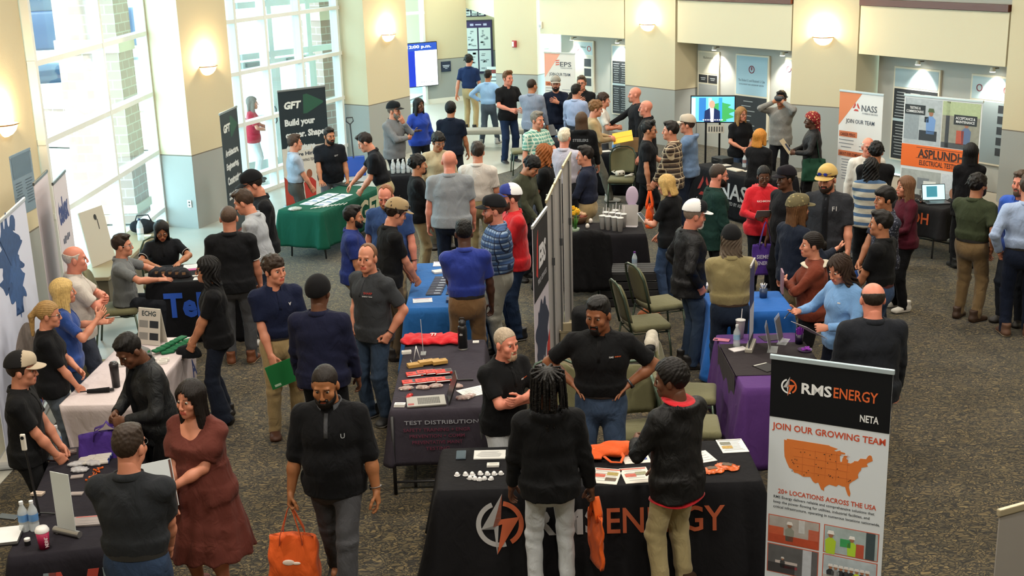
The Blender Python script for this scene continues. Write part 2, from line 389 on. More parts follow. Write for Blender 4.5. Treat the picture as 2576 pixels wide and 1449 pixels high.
# ---- hair, beards, caps (head space)
HAIR = {}
def hair_mesh(style):
    if style in HAIR: return HAIR[style]
    fine = style in ('short', 'short_side', 'buzz', 'crop', 'quiff', 'afro', 'bowl', 'fringe', 'receding', 'pony', 'bun')
    h = .0048 if fine else .006; f = Field((-.19, -.22, -.50 if style in ('long', 'vlong', 'dreads', 'wave', 'curl_long', 'scarf', 'straight') else -.24), (.19, .17, .20), h)
    X, Y, Z = np.meshgrid(*f.ax, indexing='ij', sparse=True)
    def cranium(t, k=.02, dz=0.0): f.ell((0, -.014, .034+dz), (.077+t, .098+t, .088+t), k)
    def shell(side, top, front=0.0): f.ell((0, -.014-front*.5, .034+(top-side)*.35), (.077+side, .098+side+front*.5, .088+top), .02)
    def hairline(shift=0.0, fringe=0.0, ear=0.0):
        """keep hair above a line from the forehead past temple, sideburn and ear to the nape"""
        zb = np.interp(Y, [-.14, -.10, -.07, -.045, -.03, -.006, .004, .024, .034, .05, .064, .09], [-.062, -.066, -.062, -.04, .012, .018, -.018+ear, -.014+ear, .03, .046, .066, .074])+shift
        zb = zb-fringe*np.clip((Y-.05)/.02, 0, 1); zb = zb+.010*np.clip((np.abs(X)-.035)/.02, 0, 1)*np.clip((Y-.045)/.02, 0, 1)*(fringe == 0)
        f.F = np.maximum(f.F, (zb-Z)*.8)
    if style in ('short', 'short_side'):
        shell(.0075, .017); f.ell((.014 if style == 'short_side' else 0, .042, .108), (.058, .05, .024), .02); hairline(); f.ripple(.0022, 150, 40, 60); f.ripple(.0025, 60, 80, 50, 2)
    elif style == 'buzz': shell(.003, .0055); hairline(.004); f.ripple(.0008, 200, 200, 200)
    elif style == 'crop': shell(.005, .013); f.ell((0, .0, .105), (.062, .08, .024), .02); hairline(.002); f.ripple(.0018, 170, 150, 140)
    elif style == 'fringe': shell(.005, .005); hairline(.012, 0, .0); f.F = np.maximum(f.F, Z-.045-.25*np.abs(Y+.02)); f.ripple(.001, 160, 120, 120)
    elif style == 'receding': shell(.004, .008); hairline(.008); f.F = np.maximum(f.F, (Y-.012)-.9*np.maximum(.022-np.abs(X), 0)*1.6-.9*np.maximum(.05-Z, 0)); f.ripple(.001, 170, 120, 120)
    elif style == 'quiff': shell(.006, .017); f.seg((-.03, .055, .118), (.05, .045, .122), .032, .028, k=.03); hairline(); f.ripple(.004, 60, 100, 70); f.ripple(.002, 150, 40, 60)
    elif style in ('curly', 'mop'):
        shell(.012, .02); rs = np.random.RandomState(3 if style == 'curly' else 8); N_ = 130 if style == 'curly' else 80
        for i in range(N_):
            a, b = rs.uniform(0, 2*PI), rs.uniform(-.35, 1.0); rr = math.sqrt(max(0, 1-b*b)); q = (.083*rr*math.cos(a), -.016+.106*rr*math.sin(a), .040+.098*b)
            if q[1] > .055 and q[2] < .055 or abs(q[0]) > .05 and q[1] > .03 and q[2] < .0: continue
            if style == 'curly': f.ell(q, rs.uniform(.012, .020), .006)
            else: f.seg(q, (q[0]*1.08+rs.uniform(-.02, .02), q[1]*1.05+rs.uniform(-.02, .02), q[2]-.028*(q[2] < .1)), .013, .007, k=.008)
        hairline(-.014, .018, -.012)
    elif style == 'afro': shell(.017, .024); hairline(-.002); f.ripple(.0035, 170, 160, 150)
    elif style == 'bowl': shell(.015, .02); f.ell((0, .06, .075), (.07, .046, .03), .02); hairline(-.012, .02, -.01); f.ripple(.0025, 150, 20, 10)
    elif style in ('long', 'vlong', 'wave', 'straight', 'bob', 'curl_long'):
        L = {'long': -.24, 'vlong': -.38, 'wave': -.22, 'straight': -.32, 'bob': -.13, 'curl_long': -.24}[style]
        cranium(.013); f.seg((0, -.05, .03), (0, -.085, L), (.088, .05), (.098 if style != 'vlong' else .085, .03), k=.03)
        for sx in (-1, 1): f.seg((sx*.062, .01, .05), (sx*.088, .0, L*.85), (.026, .048), (.02, .034), u=(1, 0, 0), k=.02)
        face = np.sqrt((X/(.066-.012*np.clip(Z/.08, 0, 1)))**2+((Z+.035)/.112)**2)-1
        f.F = np.maximum(f.F, -np.where(Y > .005, face, 1)*.05)
        f.F = np.maximum(f.F, np.where(Z < -.1, (Y-.035), -1)); 
        th = np.arctan2(X, Y+.02)
        if style == 'curl_long': f.F = f.F+.009*np.sin(th*9+Z*40)*np.sin(Z*75+th*3)
        elif style == 'wave': f.F = f.F+.005*np.sin(th*16+6*np.sin(Z*26))
        else: f.F = f.F+.0028*np.sin(th*30+2.5*np.sin(Z*18))
    elif style in ('pony', 'bun'):
        shell(.008, .012); hairline(-.006, .0, .004)
        if style == 'pony': f.seg((0, -.105, .04), (0, -.15, -.02), .03, .028, k=.015); f.seg((0, -.15, -.02), (0, -.14, -.2), .028, .014, k=.015)
        else: f.ell((0, -.115, .0), (.042, .036, .04), .01)
        f.F = f.F+.002*np.sin(np.arctan2(X, Z-.03)*26)
    elif style == 'dreads':
        h = .0046; f.__init__((-.16, -.2, -.34), (.16, .15, .17), h); X, Y, Z = np.meshgrid(*f.ax, indexing='ij', sparse=True); shell(.006, .008); hairline(-.002); rs = np.random.RandomState(5)
        for ring, (n_, R_, tz) in enumerate(((24, 1.0, .035), (20, .86, .075), (12, .62, .10))):
            for i in range(n_):
                a = 2*PI*(i+.5*ring)/n_+PI/2+rs.uniform(-.06, .06); fr = math.sin(a); out = 1.06+.10*ring+rs.uniform(-.03, .06)
                p0 = V3(.074*R_*.6*math.cos(a), -.014+.095*R_*.6*fr, .034+.096*math.sqrt(max(.1, 1-.5*R_*R_))); p1 = V3(.083*out*math.cos(a), -.016+.104*out*fr, tz); ln = rs.uniform(.17, .29)
                if fr > .45: ln = .05 if ring == 0 else .03
                elif fr > .2: ln *= .7
                p2 = p1+V3(.012*math.cos(a), .010*fr-.012, -ln*.55); p3 = p2+V3(rs.uniform(-.012, .012), -.012, -ln*.45)
                for q0, q1, r0, r1 in ((p0, p1, .0085, .0088), (p1, p2, .0088, .0085), (p2, p3, .0085, .006)): f.seg(q0, q1, r0, r1, k=.0025)
        f.ripple(.0016, 210, 210, 300)
    elif style == 'scarf':
        cranium(.022); f.seg((0, -.08, .0), (.02, -.12, -.22), (.07, .05), (.045, .03), k=.03); f.F = np.maximum(f.F, -(-.5*Y+.85*Z+.005)*np.where(Y > -.03, 1, 0)-np.where(Y > -.03, 0, 1)*1.0); f.ripple(.004, 60, 50, 60)
    elif style == 'beard' or style == 'long_beard' or style == 'goatee':
        b = .009
        f.seg((0, .022, 0), (0, .04, -.07), (.065+b*.4, .058+b*.4), (.052+b, .047+b), k=.02); f.ell((0, .03, -.07), (.057+b, .056+b, .047+b), .02); f.ell((0, .072, -.1-(.03 if style == 'long_beard' else .002)), (.028+b, .02+b, .024+b*(3 if style == 'long_beard' else 1)), .025)
        f.seg((-.024, .094, -.053), (.024, .094, -.053), .0075, .0075, k=.008)
        f.F = np.maximum(f.F, .004-Y+.2*np.abs(X)); f.F = np.maximum(f.F, Z+.048+.55*np.maximum(Y-.045, 0)*(np.abs(X) > .03)-1.6*np.maximum(np.abs(X)-.05, 0))
        f.ell((0, .105, -.0685), (.019, .03, .0065), .004, -1)
        if style == 'goatee': f.F = np.maximum(f.F, np.abs(X)-.03)
        f.ripple(.0015, 170, 170, 170)
    P, Q = f.net(); P = relax(P, Q, 1); me = np_mesh(style+'_hair', P, Q); HAIR[style] = me; return me
def cap_meshes(kind):
    if ('cap', kind) in HAIR: return HAIR[('cap', kind)]
    h = .006; f = Field((-.13, -.15, -.06), (.13, .15, .19), h); X, Y, Z = np.meshgrid(*f.ax, indexing='ij', sparse=True)
    t = .019; tall = .012 if kind != 'beanie' else .004
    f.ell((0, -.014, .038), (.077+t, .1+t, .09+t+tall), .02)
    if kind == 'beanie': f.F = np.maximum(f.F, .01-.28*(Y+.02)*-1-Z)
    else:
        f.ell((0, .06, .095), (.055, .04, .045), .03); f.F = np.maximum(f.F, .048+.12*(Y)-Z); f.ell((0, -.014, .158+tall), (.006, .006, .005), .003)
    P, Q = f.net(); P = relax(P, Q, 1); c = P[Q].mean(1); mi = ((c[:, 1] < .012)).astype(int); dome = np_mesh('cap_crown', P, Q, mi)
    n, m = 22, 7; V = []
    for top in (1, 0):
        for j in range(m):
            for i in range(n+1):
                a = PI*(i/n); r0 = .088; ext = .075*math.sin(a)**.7*(j/(m-1)); x = (.086+.004*j/(m-1))*math.cos(a)
                y = .045+.055*math.sin(a)+ext; z = .054+.008*(1-math.sin(a))-.012*(x/.09)**2*2-.02*(j/(m-1))*math.sin(a)+(.004 if top else 0)
                V.append((x, y, z))
    Qf = []; N = (n+1)*m
    for j in range(m-1):
        for i in range(n):
            a = j*(n+1)+i; Qf.append((a, a+1, a+n+2, a+n+1)); Qf.append((N+a+n+1, N+a+n+2, N+a+1, N+a))
    for i in range(n): a = (m-1)*(n+1)+i; Qf.append((a, a+1, N+a+1, N+a))
    brim = np_mesh('brim', np.array(V), np.array(Qf))
    HAIR[('cap', kind)] = (dome, brim); return dome, brim
def glasses_mesh():
    if 'glasses' in HAIR: return HAIR['glasses']
    b = MB()
    for sx in (-1, 1):
        b.tube([(sx*.033+.023*math.cos(a), .099-.004*abs(math.cos(a)), .0+.017*math.sin(a)) for a in np.linspace(0, 2*PI, 17)[:-1]], .0022, 6, closed=True)
        b.tube([(sx*.056, .094, .006), (sx*.074, .06, .006), (sx*.083, -.01, .004)], .002, 6)
    b.tube([(-.010, .1, .004), (0, .104, .007), (.010, .1, .004)], .002, 6)
    HAIR['glasses'] = b.mesh('glasses', True); return HAIR['glasses']
def shoe_mesh(kind):
    if ('shoe', kind) in HAIR: return HAIR[('shoe', kind)]
    f = Field((-.07, -.12, -.005), (.07, .22, .16), .0065)
    f.seg((0, -.05, .045), (0, .13, .035), (.040, .04), (.045, .03), u=(1, 0, 0), k=.02); f.seg((0, -.02, .06), (0, -.03, .14), (.042, .06), (.046, .055), u=(1, 0, 0), k=.03); f.seg((0, .0, .08), (0, .09, .045), (.034, .03), (.036, .025), u=(1, 0, 0), k=.03)
    f.ell((0, .12, .03), (.044, .055, .03), .02); f.seg((0, -.055, .018), (0, .14, .016), (.043, .018), (.047, .016), u=(1, 0, 0), k=.01)
    f.cut((0, 0, .002), (0, 0, -1)); P, Q = f.net(); mi = (P[Q].mean(1)[:, 2] < .024).astype(int)
    me = np_mesh('shoe', P, Q, mi); HAIR[('shoe', kind)] = me; return me

SKIN = {'pale': '#c98d72', 'fair': '#c08066', 'pink': '#c9806a', 'tan': '#a86f50', 'olive': '#96623f', 'brown': '#7a4b30', 'dark': '#5c3a28', 'deep': '#4a2e21'}
def mixhex(a, b, t=.45): return '#'+''.join('%02x' % int(int(a[i:i+2], 16)*(1-t)+int(b[i:i+2], 16)*t) for i in (1, 3, 5))
def skin_mats(tone, brow):
    k = ('skin', tone, brow)
    if k in MATS: return MATS[k]
    def sk(c, r=.5):
        m = mat(c, rough=r, spec=.4, bump=.06, bscale=120, var=.08, vscale=18, name='skin'); bs = m.node_tree.nodes['Principled BSDF']
        bs.inputs['Subsurface Weight'].default_value = .08; bs.inputs['Subsurface Radius'].default_value = (.012, .005, .003); return m
    c = SKIN[tone]; r, g, b = [int(c[i:i+2], 16) for i in (1, 3, 5)]
    lip = '#%02x%02x%02x' % (min(255, int(r*.92)), int(g*.68), int(b*.72))
    MATS[k] = [sk(c), sk(lip, .4), mat('#b8aea2', .25), mat('#20160f', .2), mat(mixhex(brow, c), .8)]; return MATS[k]
def hair_mat(c):
    k = ('hair', c)
    if k in MATS: return MATS[k]
    m, nt, b = _new('hair'); L = nt.links.new; col = lin(c); b.inputs['Roughness'].default_value = .55; b.inputs['Specular IOR Level'].default_value = .25
    tc = nt.nodes.new('ShaderNodeTexCoord'); mp = nt.nodes.new('ShaderNodeMapping'); mp.inputs['Scale'].default_value = (95, 34, 26)
    n = nt.nodes.new('ShaderNodeTexNoise'); n.inputs['Scale'].default_value = 1.6; n.inputs['Detail'].default_value = 3
    mx = nt.nodes.new('ShaderNodeMix'); mx.data_type = 'RGBA'; mx.inputs[6].default_value = tuple(x*.45 for x in col)+(1,); mx.inputs[7].default_value = tuple(min(1, x*1.5) for x in col)+(1,)
    bp = nt.nodes.new('ShaderNodeBump'); bp.inputs['Strength'].default_value = .5; bp.inputs['Distance'].default_value = .008
    L(tc.outputs['Object'], mp.inputs[0]); L(mp.outputs[0], n.inputs[0]); L(n.outputs[0], mx.inputs[0]); L(mx.outputs[2], b.inputs['Base Color']); L(n.outputs[0], bp.inputs['Height']); L(bp.outputs[0], b.inputs['Normal'])
    MATS[k] = m; return m
def jeans(c): return fabric(c, .9, .55, .22, .1)

# arm poses: wrist target for the right hand (x outwards), elbow pole, hand shape, thumb hint
ARMS = {
 'down': ((.29, .04, .84), (.4, -1, 0), 'relax', (0, 1, .2)), 'downf': ((.26, .13, .86), (.5, -1, 0), 'relax', (-.3, 1, .2)),
 'downb': ((.29, -.10, .86), (.4, -1, 0), 'relax', (-.2, 1, .2)), 'carry': ((.30, .05, .82), (.3, -1, 0), 'grip', (0, 1, 0)),
 'pocket': ((.235, .04, .93), (.8, -1, .1), 'grip', (-.3, 1, 0)), 'hip': ((.205, .02, 1.06), (1, -.35, 0), 'flat', (-.2, -1, 0)),
 'cross': ((-.06, .245, 1.17), (1, .3, -.6), 'relax', (0, .3, 1)), 'cross2': ((-.03, .275, 1.215), (1, .3, -.6), 'relax', (0, .3, 1)),
 'clasp': ((.055, .25, 1.02), (1, -.4, -.3), 'relax', (-.6, .5, .6)), 'front': ((.13, .34, 1.08), (.9, -.6, -.5), 'relax', (-.5, 0, 1)),
 'hold': ((.10, .30, 1.12), (.9, -.5, -.6), 'grip', (-.6, .2, 1)), 'gest': ((.24, .34, 1.20), (.8, -.5, -.8), 'flat', (1, 0, .5)),
 'gestup': ((.15, .33, 1.36), (.8, 0, -1), 'flat', (.3, -.5, .6)), 'chin': ((.03, .19, 1.44), (.7, .3, -1), 'grip', (-.5, 0, 1)),
 'reach': ((.20, .52, 1.05), (.6, 0, -1), 'relax', (-1, 0, .4)), 'table': ((.17, .46, .92), (.6, -.6, 0), 'flat', (-1, .2, .2)),
 'lean': ((.22, .38, .80), (.5, -.8, 0), 'flat', (-1, .2, 0)), 'eyes': ((.08, .17, 1.60), (1, .4, -.5), 'grip', (0, 0, 1)),
 'chest': ((.04, .24, 1.30), (1, 0, -.6), 'flat', (0, 0, 1)), 'back': ((.05, -.17, .98), (1, -.6, 0), 'relax', (0, 0, -1)),
 'low': ((.10, .24, .90), (.7, -.7, 0), 'grip', (-.3, .8, .4)), 'strap': ((.19, .2, 1.28), (.8, -.4, -1), 'grip', (-.5, 0, 1)),
 'lap': ((.10, .36, .70), (.8, -.5, 0), 'relax', (-.8, .4, .3)), 'desk': ((.14, .42, .80), (.9, -.4, 0), 'flat', (-1, .2, .2)),
}
def ik(a, t, l1, l2, pole):
    d = t-a; L = np.linalg.norm(d); L2 = min(L, (l1+l2)*.998); w = d/L; t = a+w*L2
    x = (l1*l1-l2*l2+L2*L2)/(2*L2); y = math.sqrt(max(l1*l1-x*x, 1e-6)); p = np.array(pole, float); p = p-w*(p@w); p /= np.linalg.norm(p)+1e-9
    return a+w*x+p*y, t
def frame(D, T):
    """rotation taking hand space (-Z fingers, +Y thumb) to D and T"""
    z = -D/np.linalg.norm(D); y = np.array(T, float); y = y-z*(y@z); y /= np.linalg.norm(y)+1e-9; x = np.cross(y, z); return np.stack([x, y, z], 1)
def Rx(a): c, s = math.cos(a), math.sin(a); return np.array([[1, 0, 0], [0, c, -s], [0, s, c]])
def Rz(a): c, s = math.cos(a), math.sin(a); return np.array([[c, -s, 0], [s, c, 0], [0, 0, 1]])
def Ry(a): c, s = math.cos(a), math.sin(a); return np.array([[c, 0, s], [0, 1, 0], [-s, 0, c]])
NP = [0]
def person(label, x, y, th, h=1.77, g=1.0, fem=False, belly=0.0, skin='fair', hair=('short', '#2b1d14'), beard=None, head=None,
           top='polo', tc='#16171a', pants='#20242c', pk='plain', shoes='#1a1614', sole=None, lean=0, twist=0, hy=0, hp=0, ra='down', la='down', stand='stand',
           tuck=False, belt=None, cap=None, capk='cap', glasses=None, collar=None, inner=None, flare=0.0, logo=None, feet=True, sleeve=None, z0=0.0, trim=None, watch=None, cat='person', hood=None, cuff=None):
    NP[0] += 1; sd = NP[0]*1.7; s = h/1.77; dist = math.hypot(x, y); hv = min(.0175, max(.0100, dist*.00085)); sit = stand == 'sit'
    root = empty('person', (x, y, z0), rad(th), label, cat); R0 = Rz(rad(th)); base = V3(x, y, z0)
    hipz = .50 if sit else (.925 if stand != 'walk' else .905)
    M = Rz(rad(twist)) @ Rx(-rad(lean)); pv = V3(0, 0, hipz)
    def B(px, py, pz): return (pv + M @ V3(px, py, pz-.93))*s      # point of the upper body given for a 1.77 m figure
    D3 = M @ V3(0, 0, 1); U3 = M @ V3(1, 0, 0); F3 = M @ V3(0, 1, 0)
    sw = (.157 if fem else .188)*(1+.45*(g-1)); 
    hipr = (.178*g if fem else .165*g, .118*g); wr = ((.132 if fem else .15)*g, .105*g+.02*belly); cr = ((.152 if fem else .17)*g, .118*g); ur = ((.142 if fem else .163)*(1+.5*(g-1)), .10*g)
    limb = 1+.55*(g-1)
    # --- arms
    J = {}
    for side, pose in ((1, ra), (-1, la)):
        t, pole, hk, tn = ARMS[pose] if isinstance(pose, str) else pose
        sh = B(side*sw, -.005, 1.40)
        if (isinstance(pose, str) and pose in ('table', 'lean', 'desk', 'lap')): tg = V3(side*t[0], t[1]+.25*math.sin(rad(lean)), t[2])*s
        else: tg = B(side*t[0], t[1], t[2]) if t[2] > 1.0 else (pv+Rz(rad(twist)) @ V3(side*t[0], t[1]+.35*math.sin(rad(lean)), t[2]-.93))*s
        el, wr_ = ik(sh, tg, .295*s, .265*s, V3(side*pole[0], pole[1], pole[2]))
        D = wr_-el; D /= np.linalg.norm(D)
        if pose in ('table', 'lean', 'desk'): D = D*.45+V3(0, 1, -.02)*.75; D /= np.linalg.norm(D)
        if pose == 'hip': D = D*.5+V3(-side*.35, .55, -.25); D /= np.linalg.norm(D)
        if pose in ('cross', 'cross2'): D = D*.6+V3(-side*.8, .05, -.05); D /= np.linalg.norm(D)
        J[side] = (sh, el, wr_, D, frame(D, V3(side*tn[0], tn[1], tn[2])), hk)
    # --- legs
    Lg = {}
    for side in (1, -1):
        hp_ = V3(side*.09*(1+.4*(g-1)), 0, hipz)*s
        if sit: kn = V3(side*.11, .43, .50)*s; an = V3(side*.11, .40, .09)*s; toe = 8
        elif stand == 'walk': an = V3(side*.085, .30*side*1.0-.02, .09 if side > 0 else .13)*s; kn, an = ik(hp_, an, .43*s, .425*s, V3(0, 1, 0)); toe = 5
        elif stand == 'walkl': an = V3(side*.085, -.30*side*1.0-.02, .09 if side < 0 else .13)*s; kn, an = ik(hp_, an, .43*s, .425*s, V3(0, 1, 0)); toe = 5
        elif stand == 'relaxed': an = V3(side*.13, .05*side, .09)*s; kn, an = ik(hp_, an, .43*s, .425*s, V3(side*.2, 1, 0)); toe = 16
        else: an = V3(side*.115, 0, .09)*s; kn, an = ik(hp_, an, .43*s, .425*s, V3(side*.1, 1, 0)); toe = 11
        Lg[side] = (hp_, kn, an, toe)
    pts = np.array([p for j in J.values() for p in j[:3]]+[p for l in Lg.values() for p in l[:3]]+[B(0, 0, 1.5)])
    lo = pts.min(0)-.27*g; hi = pts.max(0)+.27*g; lo[2] = 0
    # --- body: one skin from neck to feet, with arms, then hands and head
    f = Field(lo, hi, hv*1.1)
    f.seg(B(0, 0, .93), B(0, 0, 1.10), np.array(hipr)*.88*s, np.array(wr)*.86*s, u=U3, k=.05); f.seg(B(0, 0, 1.10), B(0, .005, 1.30), np.array(wr)*.86*s, np.array(cr)*.86*s, u=U3, k=.05)
    f.seg(B(0, .005, 1.30), B(0, -.005, 1.39), np.array(cr)*.86*s, np.array(ur)*.8*s, u=U3, k=.05)
    f.seg(B(-sw+.02, 0, 1.395), B(sw-.02, 0, 1.395), .05*s, .05*s, k=.04)
    f.seg(B(0, -.012, 1.43), B(0, .0, 1.54), (.06 if not fem else .053)*s*limb, (.054 if not fem else .047)*s*limb, k=.05)
    for side in (1, -1):
        sh, el, wr_, D, Fr, hk = J[side]; a = (.88 if fem else 1)*limb*s*(.80 if (sleeve or 0) > 1.3 or top in ('long', 'shirt', 'hoodie', 'jacket', 'fleece', 'blazer') else 1)
        f.seg(sh, el, .047*a, .039*a, k=.03); f.seg(el, el+(wr_-el)*.4, .040*a, .043*a, k=.02); f.seg(el+(wr_-el)*.35, wr_, .043*a, .028*a*(1/limb)**.5, k=.02)
        hp_, kn, an, toe = Lg[side]; f.seg(hp_, kn, .072*s*limb, .046*s*limb*(1 if top == 'dress' else .85), k=.03); cf = 1 if top == 'dress' else .68; f.seg(kn, kn+(an-kn)*.4, .05*s*limb*cf, .055*s*limb*cf, k=.03); f.seg(kn+(an-kn)*.3, an, .055*s*limb*cf, .036*s*cf, k=.03)
        f.seg(an, an+V3(side*math.sin(rad(toe))*.12, .12, -.055)*s, .03*s, .022*s, k=.02)
    P, Q = f.net(); P = relax(P, Q, 1); mi = np.zeros(len(Q), int); Ps = [P]; Qs = [Q]; Ms = [mi]; n0 = len(P)
    hkind = head or ('f' if fem else ('h' if g > 1.12 else 'm'))
    hP, hQ, hM = head_of(hkind); HR = Rz(rad(twist*.8+hy)) @ Rx(-rad(lean*.75+hp)); hc = B(0, .022, 1.515)+HR @ V3(0, .012, .122)*s; hs = s*1.06
    Ps.append(hc+(hP*hs) @ HR.T); Qs.append(hQ+n0); Ms.append(hM); n0 += len(hP)
    for side in (1, -1):
        sh, el, wr_, D, Fr, hk = J[side]; a, q = hand_of(hk, .0042 if dist < 14 else .0055); a = a.copy(); q = q.copy()
        hsz = s*(.92 if fem else 1.04)
        if side < 0: Fm = Fr.copy(); Fm[:, 0] *= -1; q = q[:, ::-1]; p = wr_+(a*hsz*np.array([1, 1, 1])) @ Fm.T
        else: p = wr_+(a*hsz) @ Fr.T
        if side < 0: p = wr_+(a*hsz) @ Fm.T
        Ps.append(p); Qs.append(q+n0); Ms.append(np.zeros(len(q), int)); n0 += len(a)
    hcol = hair[1] if hair else '#3a2a20'
    link('body', np_mesh('body', np.concatenate(Ps), np.concatenate(Qs), np.concatenate(Ms)), skin_mats(skin, hcol), root)
    HM = Matrix(((HR[0, 0], HR[0, 1], HR[0, 2], hc[0]), (HR[1, 0], HR[1, 1], HR[1, 2], hc[1]), (HR[2, 0], HR[2, 1], HR[2, 2], hc[2]), (0, 0, 0, 1))) @ Matrix.Scale(hs, 4)
    wid = {'m': 1.0, 'f': .97, 'h': 1.05}[hkind]
    def onhead(name, me, ms, par=root, dz=0.0, sc=1.0):
        o = link(name, me, ms, par)
        if par is root: o.matrix_local = HM @ Matrix.Translation((0, 0, dz)) @ Matrix.Diagonal((wid*sc, sc, sc, 1))
        return o
    if hair and hair[0] != 'bald': onhead('hair' if hair[0] != 'scarf' else 'headscarf', hair_mesh(hair[0]), hair_mat(hair[1]) if hair[0] != 'scarf' else pattern('dots', ('#7a1418', '#c8a878'), 34))
    if beard: onhead('beard', hair_mesh(beard[0]), hair_mat(beard[1]))
    if cap:
        dome, brim = cap_meshes(capk); c = onhead('cap', dome, [fabric(cap[0], .85, .1) if not cap[0].startswith('camo') else pattern('dots', ('#5a5236', '#8a7d54'), 30), fabric(cap[2] if len(cap) > 2 else cap[0], .85, .1) if not cap[0].startswith('camo') else pattern('dots', ('#5a5236', '#8a7d54'), 30)], sc=1.03)
        if capk == 'cap': onhead('brim', brim, fabric(cap[1], .85, .1), c)
    if glasses: onhead('glasses', glasses_mesh(), mat(glasses, .3))
    # --- top
    def arms_cloth(f, frac, r0, r1, r2, k=.04):
        for side in (1, -1):
            sh, el, wr_, D, Fr, hk = J[side]; a = (.9 if fem else 1)*limb*s
            if frac <= 1: e = sh+(el-sh)*frac; f.seg(sh, e, r0*a, r1*a, k=k, flat=True); f.ell(sh, r0*a, k)
            else:
                f.seg(sh, el, r0*a, r1*a, k=k); e = el+(wr_-el)*(frac-1); f.seg(el, e, r1*a, r2*a, k=.02, flat=True)
    o = {'polo': .012, 'tee': .011, 'long': .014, 'shirt': .016, 'hoodie': .020, 'jacket': .023, 'dress': .012, 'fleece': .018, 'blazer': .018}[top]
    hem = 1.00 if tuck else {'polo': .84, 'tee': .83, 'long': .86, 'shirt': .82, 'hoodie': .84, 'jacket': .80, 'dress': .9, 'fleece': .84, 'blazer': .76}[top]
    if sit: hem = max(hem, .93)
    f = Field(lo-V3(.05, .05, 0), hi+V3(.05, .05, .05), hv)
    A = lambda r, e=0: (np.array(r)*1.0+o+e)*s
    hb = .0 if tuck else .026
    
    if hem < .93: f.seg(B(0, -.008, hem), B(0, -.006, .965), A(hipr, hb), A(hipr, hb*.75), u=U3, k=.04, flat=True); f.seg(B(0, -.006, .955), B(0, .004, 1.09), A(hipr, hb*.75), A(wr, .012), u=U3, k=.04)
    else: f.seg(B(0, 0, hem), B(0, .004, 1.08), A(hipr if hem < 1 else wr, hb), A(wr, .01 if not tuck else .012), u=U3, k=.04, flat=True)
    f.seg(B(0, .004, 1.08), B(0, .008, 1.30), A(wr, .01), A(cr, .002), u=U3, k=.05)
    f.seg(B(0, .008, 1.28), B(0, -.004, 1.375), A(cr), A(ur, -.012), u=U3, k=.05)
    f.seg(B(-sw+.02, -.004, 1.385), B(sw-.02, -.004, 1.385), (.05+o)*s, (.05+o)*s, k=.05)
    for side in (1, -1): f.seg(B(side*.035, -.02, 1.455), B(side*(sw-.03), -.008, 1.395), (.046+o*.6)*s, (.046+o*.6)*s, k=.05)
    f.seg(B(0, -.014, 1.42), B(0, -.004, 1.493), (.066+o*.3)*s*(limb if not fem else .9), (.06+o*.3)*s*(limb if not fem else .9), k=.03, flat=True)
    if fem and top != 'hoodie':
        for side in (1, -1): f.ell(B(side*.07, .085+.03*(g-1), 1.275), (.065*s*g, .06*s*g, .06*s*g), .04)
    if belly: f.ell(B(0, .045+.05*belly, 1.06), ((.15+.03*belly)*g*s, (.10+.05*belly)*s, .13*s), .05)
    fr = sleeve if sleeve is not None else (.78 if top in ('polo', 'tee') else 1.93)
    if top in ('polo', 'tee', 'dress'): arms_cloth(f, fr if top != 'dress' else .8, .062, .062 if top != 'dress' else .07, .04)
    elif top in ('long', 'shirt'): arms_cloth(f, fr, .062, .054, .041)
    elif top == 'fleece': arms_cloth(f, fr, .064, .056, .044)
    else: arms_cloth(f, fr, .064, .057, .046)
    if top == 'dress':
        for side in (1, -1):
            sh, el, wr_ = J[side][:3]; f.ell(sh+(el-sh)*.45, .085*s, .03)
        f.seg(B(0, .0, 1.12), V3(0, 0, .42)*s, A(wr, .02), (.29*s*g, .25*s*g), u=(1, 0, 0), k=.06, flat=True)
        X, Y, Z = np.meshgrid(*f.ax, indexing='ij', sparse=True); f.F = f.F+.008*np.sin(np.arctan2(Y, X)*13+1.2*np.sin(Z*6))*np.clip((1.05*s-Z)/.5, 0, 1)
        f.cut(B(0, .06, 1.425), M @ V3(0, .75, .66))
    if hood:
        f.ell(B(0, -.085, 1.475), (.125*s, .065*s, .075*s), .03); f.seg(B(-.1, -.04, 1.49), B(-.03, .085, 1.42), .035*s, .026*s, k=.02); f.seg(B(.1, -.04, 1.49), B(.03, .085, 1.42), .035*s, .026*s, k=.02)
        f.ell(B(0, -.07, 1.55), (.07*s, .05*s, .055*s), .03, -1)
    f.ripple(.0026 if top in ('polo', 'tee') else .0042, 17, 13, 33, sd); f.ripple(.0018, 41, 29, 22, sd+1)
    if top in ('hoodie', 'jacket', 'shirt', 'fleece', 'blazer', 'long'):
        for side in (1, -1):     # gathers round the elbows
            el = J[side][1]; sl, X, Y, Z = f.sub(el-.16, el+.16)
            f.F[sl] += .0045*np.sin((X*.5+Y*.6+Z)*75/s)*np.exp(-((X-el[0])**2+(Y-el[1])**2+(Z-el[2])**2)/.012)
    q0 = B(0, -.01, 1.49); sl, X, Y, Z = f.sub(q0-.15*s, q0+.15*s); f.F[sl] = np.maximum(f.F[sl], np.where((X-q0[0])**2+(Y-q0[1])**2+(Z-q0[2])**2 < (.14*s)**2, (X-q0[0])*D3[0]+(Y-q0[1])*D3[1]+(Z-q0[2])*D3[2], -1))
    P, Q = f.net(); P = relax(P, Q, 1)
    cm = tc if not isinstance(tc, str) else (fabric(tc) if top not in ('jacket', 'blazer') else fabric(tc, .62 if top == 'jacket' else .9, .8, .1, .0))
    nm = {'polo': 'polo_shirt', 'tee': 't_shirt', 'long': 'sweater', 'shirt': 'shirt', 'hoodie': 'hoodie', 'jacket': 'jacket', 'dress': 'dress', 'fleece': 'fleece', 'blazer': 'blazer'}[top]
